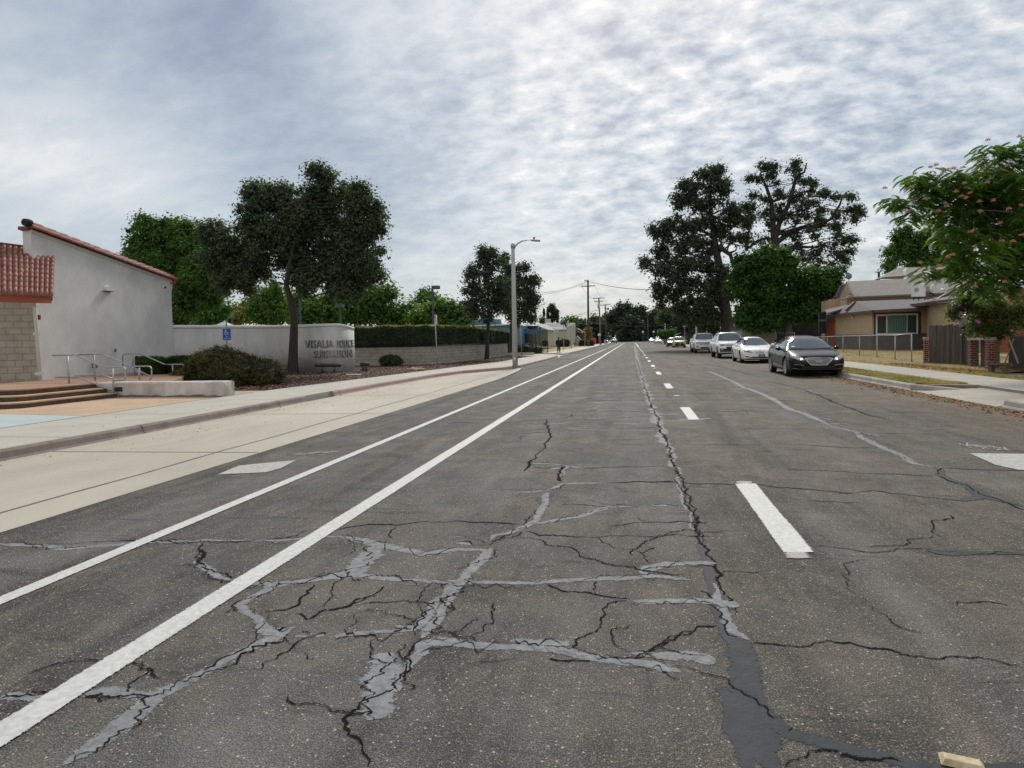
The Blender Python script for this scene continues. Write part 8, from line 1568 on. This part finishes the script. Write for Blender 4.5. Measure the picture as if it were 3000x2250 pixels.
# red container, signs and small things near the pole feet
root = T('red_container', 'small bright red container behind the tall brown pole foot', 'container', PY(*c5(1800, 640), 160)[:2]+(0,)); fbx(c5, 1742, 582, 1860, 668, 160, 3, 'bin_body', mat('red_paint_flat', (.50, .03, .03), .6, .12, 3), root, .1, .05); fbx(c5, 1790, 570, 1840, 585, 160.5, 2, 'lid', mat('red_paint_flat', (.5, .03, .03)), root)
for (xb, yb, xt, yt, p0, p1, mt, lb) in [((1928, 705, 1928, 480, (1905, 490), (1955, 530), WHT, 'back of small pale sign beside the double armed pole')), ((2085, 660, 2085, 465, (2055, 470), (2110, 540), WHT, 'larger pale sign board right of the thin reddish pole')), ((2140, 640, 2140, 515, (2120, 518), (2158, 550), SW, 'small white sign far up the left kerb')), ((2228, 640, 2228, 520, (2215, 525), (2240, 542), SW, 'tiny white sign farthest up the left kerb'))]:
    signpost('street_sign', *c5(xb, yb), *c5(xt, yt), lb, 'sign', (c5(*p0), c5(*p1)), mt, group='small signs up the left kerb', r=.05)
fbx(c5, 2022, 600, 2055, 680, 170, .6, 'utility_cabinet', mat('cabinet_grey', (.36, .37, .38), .6, .1, 4), None, .1); tag(bpy.data.objects['utility_cabinet'], 'small grey utility cabinet at the foot of the thin reddish pole', 'cabinet')
# signal / light poles and signs at the right of the street end
def d7(x, y): return ((1850+x/10.53)/KP, (960+y/10.53)/KP)
root = T('signal_pole', 'tall thin green pole with signal heads at the street end', 'signal pole', PY(*d7(515, 300), 235)[:2]+(0,)); a = PY(*d7(515, 300), 235); MB().tube([(a[0], 235, 0), PY(*c5(940+1896-1896, 200), 235)[:0] or (a[0]-.1, 235, PY(*((1750+940/6.32)/KP, (900+200/6.32)/KP), 235)[2])], .14).build('pole', LB, root); fbx(d7, 485, 150, 505, 215, 234.6, .3, 'signal_head', NV, root); fbx(d7, 520, 150, 540, 205, 234.6, .3, 'signal_head', NV, root)
for x, yb, yt, Y, lb in ((355, 300, 135, 200, 'globe street light left of the far white sedans'), (688, 280, 130, 210, 'globe street light above the far white sedans')):
    a = PY(*d7(x, yt), Y); root = T('globe_light', lb, 'street lamp', (a[0], Y, 0), 'small globe lights at the street end'); MB().tube([(a[0], Y, 0), a], .07).build('pole', LB, root); MB().lathe([(math.sin(math.pi*k/6)*.32, -math.cos(math.pi*k/6)*.32) for k in range(7)], a, 10).build('globe', mat('globe_white', (.7, .69, .6), .4), root, True)
signpost('street_sign', *d7(435, 330), *d7(435, 175), 'white sign beside the left globe light', 'sign', (d7(418, 178), d7(455, 222)), SW, group='small signs at the street end', r=.05)
q = PY(*d7(850, 260), 150); root = T('pink_banner', 'small pink banner by the corner plants beyond the side street', 'banner', (q[0], 150, 0)); fbx(d7, 830, 170, 870, 285, 150, .1, 'banner', mat('pink_cloth', (.6, .26, .24), .8), root); MB().tube([(q[0]-.3, 150, 0), (q[0]-.3, 150, q[2]+1.5)], .05).build('pole', GALV, root)
root = T('street_name_sign', 'green street name sign on a thin post above the lime hatchback', 'sign', PY(*d7(1600, 250), 108)[:2]+(.1,)); a = PY(*d7(1648, 200), 108)
GX = lambda x, y: ((1750+x/6.32)/KP, (900+y/6.32)/KP)
a = PY(*GX(1618, 470), 108); MB().tube([(a[0], 108, .1), PY(*GX(1616, 360), 108)], .05).build('post', GALV, root); fbx(GX, 1572, 338, 1655, 362, 107.9, .06, 'sign_panel', mat('sign_green', (.03, .22, .14), .5), root); fbx(GX, 1588, 346, 1640, 354, 107.86, .02, 'white_line', SW, root)
root = T('light_pole', 'thin grey light pole right of the far white sedans', 'pole', PY(*GX(1255, 500), 150)[:2]+(0,)); a = PY(*GX(1255, 300), 150); MB().tube([(a[0], 150, 0), a], .12).build('pole', GALV, root)
root = T('light_pole', 'pale pole among the dark trees above the chrome grille pickup', 'pole', PY(*GX(1825, 400), 100)[:2]+(0,)); a = PY(*GX(1828, 150), 100); MB().tube([(a[0], 100, 0), a], .14).build('pole', mat('pale_pole', (.42, .42, .40), .7), root)
# distant houses right
root = T('distant_house', 'dark roofed house low behind the lime hatchback', 'house', PY(*GX(1700, 500), 135)[:2]+(0,)); fsl(GX, [(1440, 520, 135), (1620, 455, 135), (1900, 440, 135), (2150, 520, 135)], 6, 'roof', mat('maroon_roof', (.10, .05, .045), .9), root, (0, -1, 0)); fbx(GX, 1450, 515, 2140, 640, 135.5, 5, 'wall', mat('pale_far_wall', (.25, .24, .22), .9), root, 0)
root = T('distant_house', 'dark grey gabled house at the very end of the street', 'house', PY(*GX(480, 600), 352)[:2]+(0,)); fsl(GX, [(360, 485, 352), (405, 445, 352), (620, 450, 352), (640, 500, 352)], 6, 'roof', mat('far_roof', (.08, .09, .085), .9), root, (0, -1, 0)); fbx(GX, 365, 482, 640, 640, 353, 5, 'wall', mat('far_wall', (.04, .045, .045), .9), root, 0)
# --- distant trees
DG = 'dark trees closing the end of the street'
def dt(label, lst, Y, f=None, m=L_FAR, cs=None, seed=0, leaf=None, name='distant_tree', dens=.9, per=30, grp=DG):
    sc = Y/100.; tp = [p for p in lst[:1]]; bl = pxblobs(lst, Y, f, seed=seed, dep=.8); cx_ = float(np.mean([c[0] for c, _ in bl])); zt = float(np.mean([c[2] for c, _ in bl]))
    tree(name, label, 'tree', bl, [(cx_, Y, 0), (cx_, Y, zt*.5), (cx_, Y, zt)], .25, m, BARK, grp, seed=seed, limbs=False, leaf=leaf or .24*sc, dens=dens*.6, csize=cs or .85*sc, per=per)
c6.sc = 5.926*KP; GX.sc = 6.32*KP; c5.sc = 6.32*KP; c4.sc = 3.95*KP
dt('large twin topped dark tree just right of the thin reddish pole', [(1330, 760, 80, 90), (1400, 780, 70, 90), (1240, 840, 70, 60), (1150, 850, 80, 70), (1110, 940, 70, 80), (1300, 900, 110, 100), (1440, 880, 70, 90), (1200, 1000, 120, 90), (1350, 1050, 130, 100), (1150, 1120, 90, 110), (1280, 1180, 120, 90), (1430, 1000, 80, 90)], 300, c6, seed=61)
dt('broad drooping dark conifer at the end of the street', [(1450, 950, 80, 60), (1500, 1030, 110, 70), (1470, 1110, 130, 70), (1550, 1150, 130, 80), (1450, 1200, 150, 70), (1600, 1080, 90, 80), (1560, 1230, 160, 60)], 285, c6, seed=62)
dt('dark tree right of the broad conifer with ragged top', [(1620, 770, 60, 60), (1580, 830, 70, 60), (1660, 840, 80, 70), (1700, 920, 90, 70), (1620, 930, 90, 70), (1760, 950, 50, 50), (1700, 1020, 100, 80), (1750, 1120, 90, 90), (1680, 1200, 110, 70)], 310, c6, seed=63)
dt('dark rounded tree above the far white sedans', [(1870, 850, 60, 60), (1900, 900, 80, 60), (1850, 950, 70, 70), (1960, 930, 60, 70), (1900, 1030, 120, 90), (1850, 1130, 100, 90), (1970, 1130, 90, 110), (2000, 1020, 70, 90)], 290, c6, seed=64)
dt('low dark tree behind the double armed pole', [(820, 990, 80, 70), (760, 1050, 90, 80), (900, 1020, 90, 80), (960, 1090, 80, 80), (860, 1120, 130, 100), (720, 1150, 80, 90), (960, 1200, 90, 90), (800, 1220, 120, 70)], 200, c6, seed=65)
dt('pale bluish green tree behind the bell gable', [(470, 990, 80, 50), (560, 990, 50, 50), (400, 1000, 60, 45), (500, 1060, 100, 60), (580, 1080, 60, 60), (340, 1020, 50, 30)], 240, c6, L_GRN, seed=66)
dt('dark low tree between the brown roof and the tall brown pole', [(640, 1080, 60, 60), (620, 1150, 80, 80), (680, 1200, 60, 90), (560, 1130, 50, 60)], 185, c6, seed=67)
dt('small yellow green tree just at the foot of the tall brown pole', [(715, 1120, 22, 40), (700, 1170, 26, 40), (722, 1200, 24, 40)], 150, c6, L_YEL, seed=68, leaf=.25, cs=.7)
# right side: dark street trees from the side street to the big oak
dt('dark leafy tree overhanging the far pavement left of the tall oak', [(1300, 120, 70, 80), (1380, 60, 70, 70), (1250, 180, 50, 60), (1340, 230, 80, 80), (1440, 160, 90, 90), (1480, 280, 100, 80), (1380, 330, 80, 60), (1550, 330, 80, 70), (1460, 400, 90, 60)], 160, GX, L_FAR, seed=69, leaf=.3, cs=1.1)
dt('light green palm like tree at the far corner', [(1260, 120, 50, 40), (1210, 170, 40, 40), (1300, 90, 40, 40), (1180, 240, 30, 40), (1240, 230, 40, 50)], 170, GX, L_GRN, seed=70, leaf=.3, cs=1.0)
dt('dark tree behind the street name sign', [(1600, 80, 110, 90), (1700, 180, 120, 100), (1620, 250, 110, 90), (1540, 200, 80, 90), (1740, 320, 130, 80), (1600, 370, 100, 60), (1880, 200, 120, 110), (1860, 350, 130, 70)], 130, GX, L_FAR, seed=71, leaf=.26, cs=1.0)
dt('dark tree mass directly behind the white pickups', [(1960, 120, 100, 110), (2060, 220, 120, 110), (2000, 330, 140, 90), (2150, 330, 120, 90), (2120, 100, 120, 100)], 118, GX, L_FAR, seed=72, leaf=.24, cs=.9)
dt('low bright plants at the corner beyond the side street', [(1190, 490, 26, 40), (1240, 500, 40, 40), (1330, 490, 30, 50), (1290, 520, 60, 40), (1390, 470, 20, 50), (1210, 540, 40, 30)], 142, GX, L_GRN, seed=73, leaf=.2, cs=.6, name='corner_plants', grp=None)
# cypresses and cedar beyond the hall
def cyp(label, f, x, yt, yb, w, Y, seed):
    n = 7; lst = [(x, yt+(yb-yt)*(k+.5)/n, w*(.25+.75*(k+.5)/n), (yb-yt)/n*.8) for k in range(n)]; dt(label, lst, Y, f, seed=seed, leaf=.2, cs=.34, name='cypress_tree', grp='slender cypresses beyond the hall', dens=1.4)
cyp('leftmost slender cypress beyond the hall', c5, 903, 20, 270, 24, 260, 74); cyp('second slender cypress beyond the hall', c5, 980, 15, 230, 22, 260, 75); cyp('cypress right of the tall cedar', c5, 1158, 60, 270, 28, 260, 76)
dt('tall layered cedar between the cypresses', [(1070, -20, 40, 22), (1075, 30, 60, 26), (1065, 80, 55, 26), (1085, 130, 70, 30), (1070, 180, 65, 30), (1080, 235, 75, 35)], 262, c5, seed=77, leaf=.35, cs=1.1, name='cedar_tree', grp=None)
dt('low green tree at the foot of the cypresses', [(890, 250, 40, 40), (870, 280, 40, 30)], 250, c5, L_GRN, seed=78, leaf=.3, cs=.9, grp=None)
# backdrop belts of foliage that fill the skyline between named trees
def belt(nm, label, x0, x1, Y, h, seed, m=L_FAR, leaf=.45):
    rs = np.random.RandomState(seed); bl = []; x = x0
    while x < x1: r = rs.uniform(2.2, 4.5); hh = h*rs.uniform(.6, 1.15); bl.append(((x, Y+rs.uniform(-4, 4), hh*.5), (r*1.2, r, hh*.55))); x += r*1.3
    rs2 = np.random.RandomState(seed+1); C, Rr, O = clumps(bl, .5/DK*5, 1.6, rs2, .55); idx = np.repeat(np.arange(len(C)), 26); d = rs2.normal(0, .5, (len(idx), 3)); p = C[idx]+d*Rr[idx][:, None]; p[:, 2] = np.abs(p[:, 2])
    o = npmesh(nm, leaf_quads(p, d+np.array([0, 0, .6]), leaf, .6, rs2), 4, m); tag(o, label, 'tree belt', kind='stuff')
belt('far_tree_belt', 'dark far belt of trees behind the houses left of the street', -150, -22, 262, 8, 81); belt('far_tree_belt', 'dark far belt of trees closing the street end', -24, 46, 362, 13, 82, leaf=.6); belt('far_tree_belt', 'dark far belt of trees behind the houses right of the street', 26, 150, 200, 9, 83); belt('far_tree_belt', 'green belt of trees beyond the parking lot', -150, -30, 120, 4.5, 84, L_GRN, .35)
belt('far_tree_belt', 'dark undergrowth behind the parked pickups along the right pavement', 12.5, 40, 138, 5, 85, leaf=.3)
# --- person walking on the pavement
px_, py_, _ = G(1207, 762, .148); root = T('person', 'person in black jacket and dark trousers walking away on the left pavement', 'person', (px_, py_, .148))
def skin(nm, V_, E_, Rd, m, pr, sub=2):
    me = bpy.data.meshes.new(nm); me.from_pydata(V_, E_, []); o = bpy.data.objects.new(nm, me); COL.objects.link(o); md = o.modifiers.new('s', 'SKIN'); sk = me.skin_vertices[0].data if me.skin_vertices else None
    if not me.skin_vertices:
        bm = bmesh.new(); bm.from_mesh(me); bm.verts.layers.skin.verify(); bm.to_mesh(me); bm.free()
    for i, r in enumerate(Rd): me.skin_vertices[0].data[i].radius = (r, r) if isinstance(r, float) else r
    me.skin_vertices[0].data[0].use_root = True; sm = o.modifiers.new('u', 'SUBSURF'); sm.levels = sub; bpy.context.view_layer.update(); ev = bpy.data.meshes.new_from_object(o.evaluated_get(bpy.context.evaluated_depsgraph_get())); o.modifiers.clear(); o.data = ev; ev.materials.clear(); ev.materials.append(m)
    ev.polygons.foreach_set('use_smooth', [True]*len(ev.polygons)); o.parent = pr; return o
k = 1.58/1.75
sc = lambda L_: [(x*k, y*k, z*k) for x, y, z in L_]
V_ = sc([(0, 0, .95), (0, 0, 1.12), (0, .01, 1.3), (0, .02, 1.44), (0, .02, 1.53), (0, .02, 1.62), (0, .01, 1.7), (.19, .01, 1.40), (.25, .0, 1.15), (.26, -.05, .93), (.26, -.07, .84), (-.19, .01, 1.40), (-.25, .02, 1.15), (-.27, .04, .93), (-.27, .05, .84), (.09, 0, .9), (.10, .08, .5), (.10, .16, .1), (.11, .25, .05), (-.09, 0, .9), (-.10, .03, .5), (-.10, -.12, .1), (-.10, -.02, .04)])
E_ = [(0, 1), (1, 2), (2, 3), (3, 4), (4, 5), (5, 6), (3, 7), (7, 8), (8, 9), (9, 10), (3, 11), (11, 12), (12, 13), (13, 14), (0, 15), (15, 16), (16, 17), (17, 18), (0, 19), (19, 20), (20, 21), (21, 22)]
Rd = [(.15, .11), (.14, .11), (.16, .12), (.11, .09), .055, .085, .07, .07, .052, .04, .035, .07, .052, .04, .035, .085, .062, .045, .04, .085, .062, .045, .04]
bd = skin('body', V_, E_, Rd, mat('skin_dark', (.10, .06, .045), .6), root)
jk = skin('jacket', sc([(0, 0, .84), (0, 0, 1.0), (0, 0, 1.15), (0, .01, 1.3), (0, .02, 1.42), (.2, .01, 1.38), (.27, 0, 1.14), (.275, -.05, .93), (-.2, .01, 1.38), (-.27, .02, 1.14), (-.28, .04, .93)]), [(0, 1), (1, 2), (2, 3), (3, 4), (4, 5), (5, 6), (6, 7), (4, 8), (8, 9), (9, 10)], [(.21, .16), (.21, .16), (.21, .16), (.21, .16), (.15, .13), .105, .085, .07, .105, .085, .07], mat('black_jacket', (.014, .014, .016), .85, .3, 8), bd)
tr_ = skin('trousers', sc([(0, 0, .92), (.10, 0, .86), (.10, .08, .5), (.10, .15, .12), (-.10, 0, .86), (-.10, .03, .5), (-.10, -.10, .12)]), [(0, 1), (1, 2), (2, 3), (0, 4), (4, 5), (5, 6)], [(.15, .13), .11, .085, .075, .11, .085, .075], mat('dark_trousers', (.02, .02, .025), .9), bd)
b = MB(); b.obox((.11*k, .20*k, .045), (.10, 0, 0), (0, .26, .02), (0, 0, .08)); sh1 = b.build('shoe', mat('shoe_pale', (.35, .33, .31), .7), None, bevel=.02); sh1.parent = bd; b = MB(); b.obox((-.10*k, -.05*k, .045), (.10, 0, 0), (0, .26, 0), (0, 0, .08)); sh2 = b.build('shoe', mat('shoe_pale', (.35, .33, .31)), None, bevel=.02); sh2.parent = bd
hr = MB(); hr.lathe([(math.sin(math.pi*q/8)*.088, -math.cos(math.pi*q/8)*.10) for q in range(9)], (0, .01, 1.68*k), 12); h_ = hr.build('hair', mat('black_hair', (.012, .011, .010), .8), None, True); h_.parent = bd
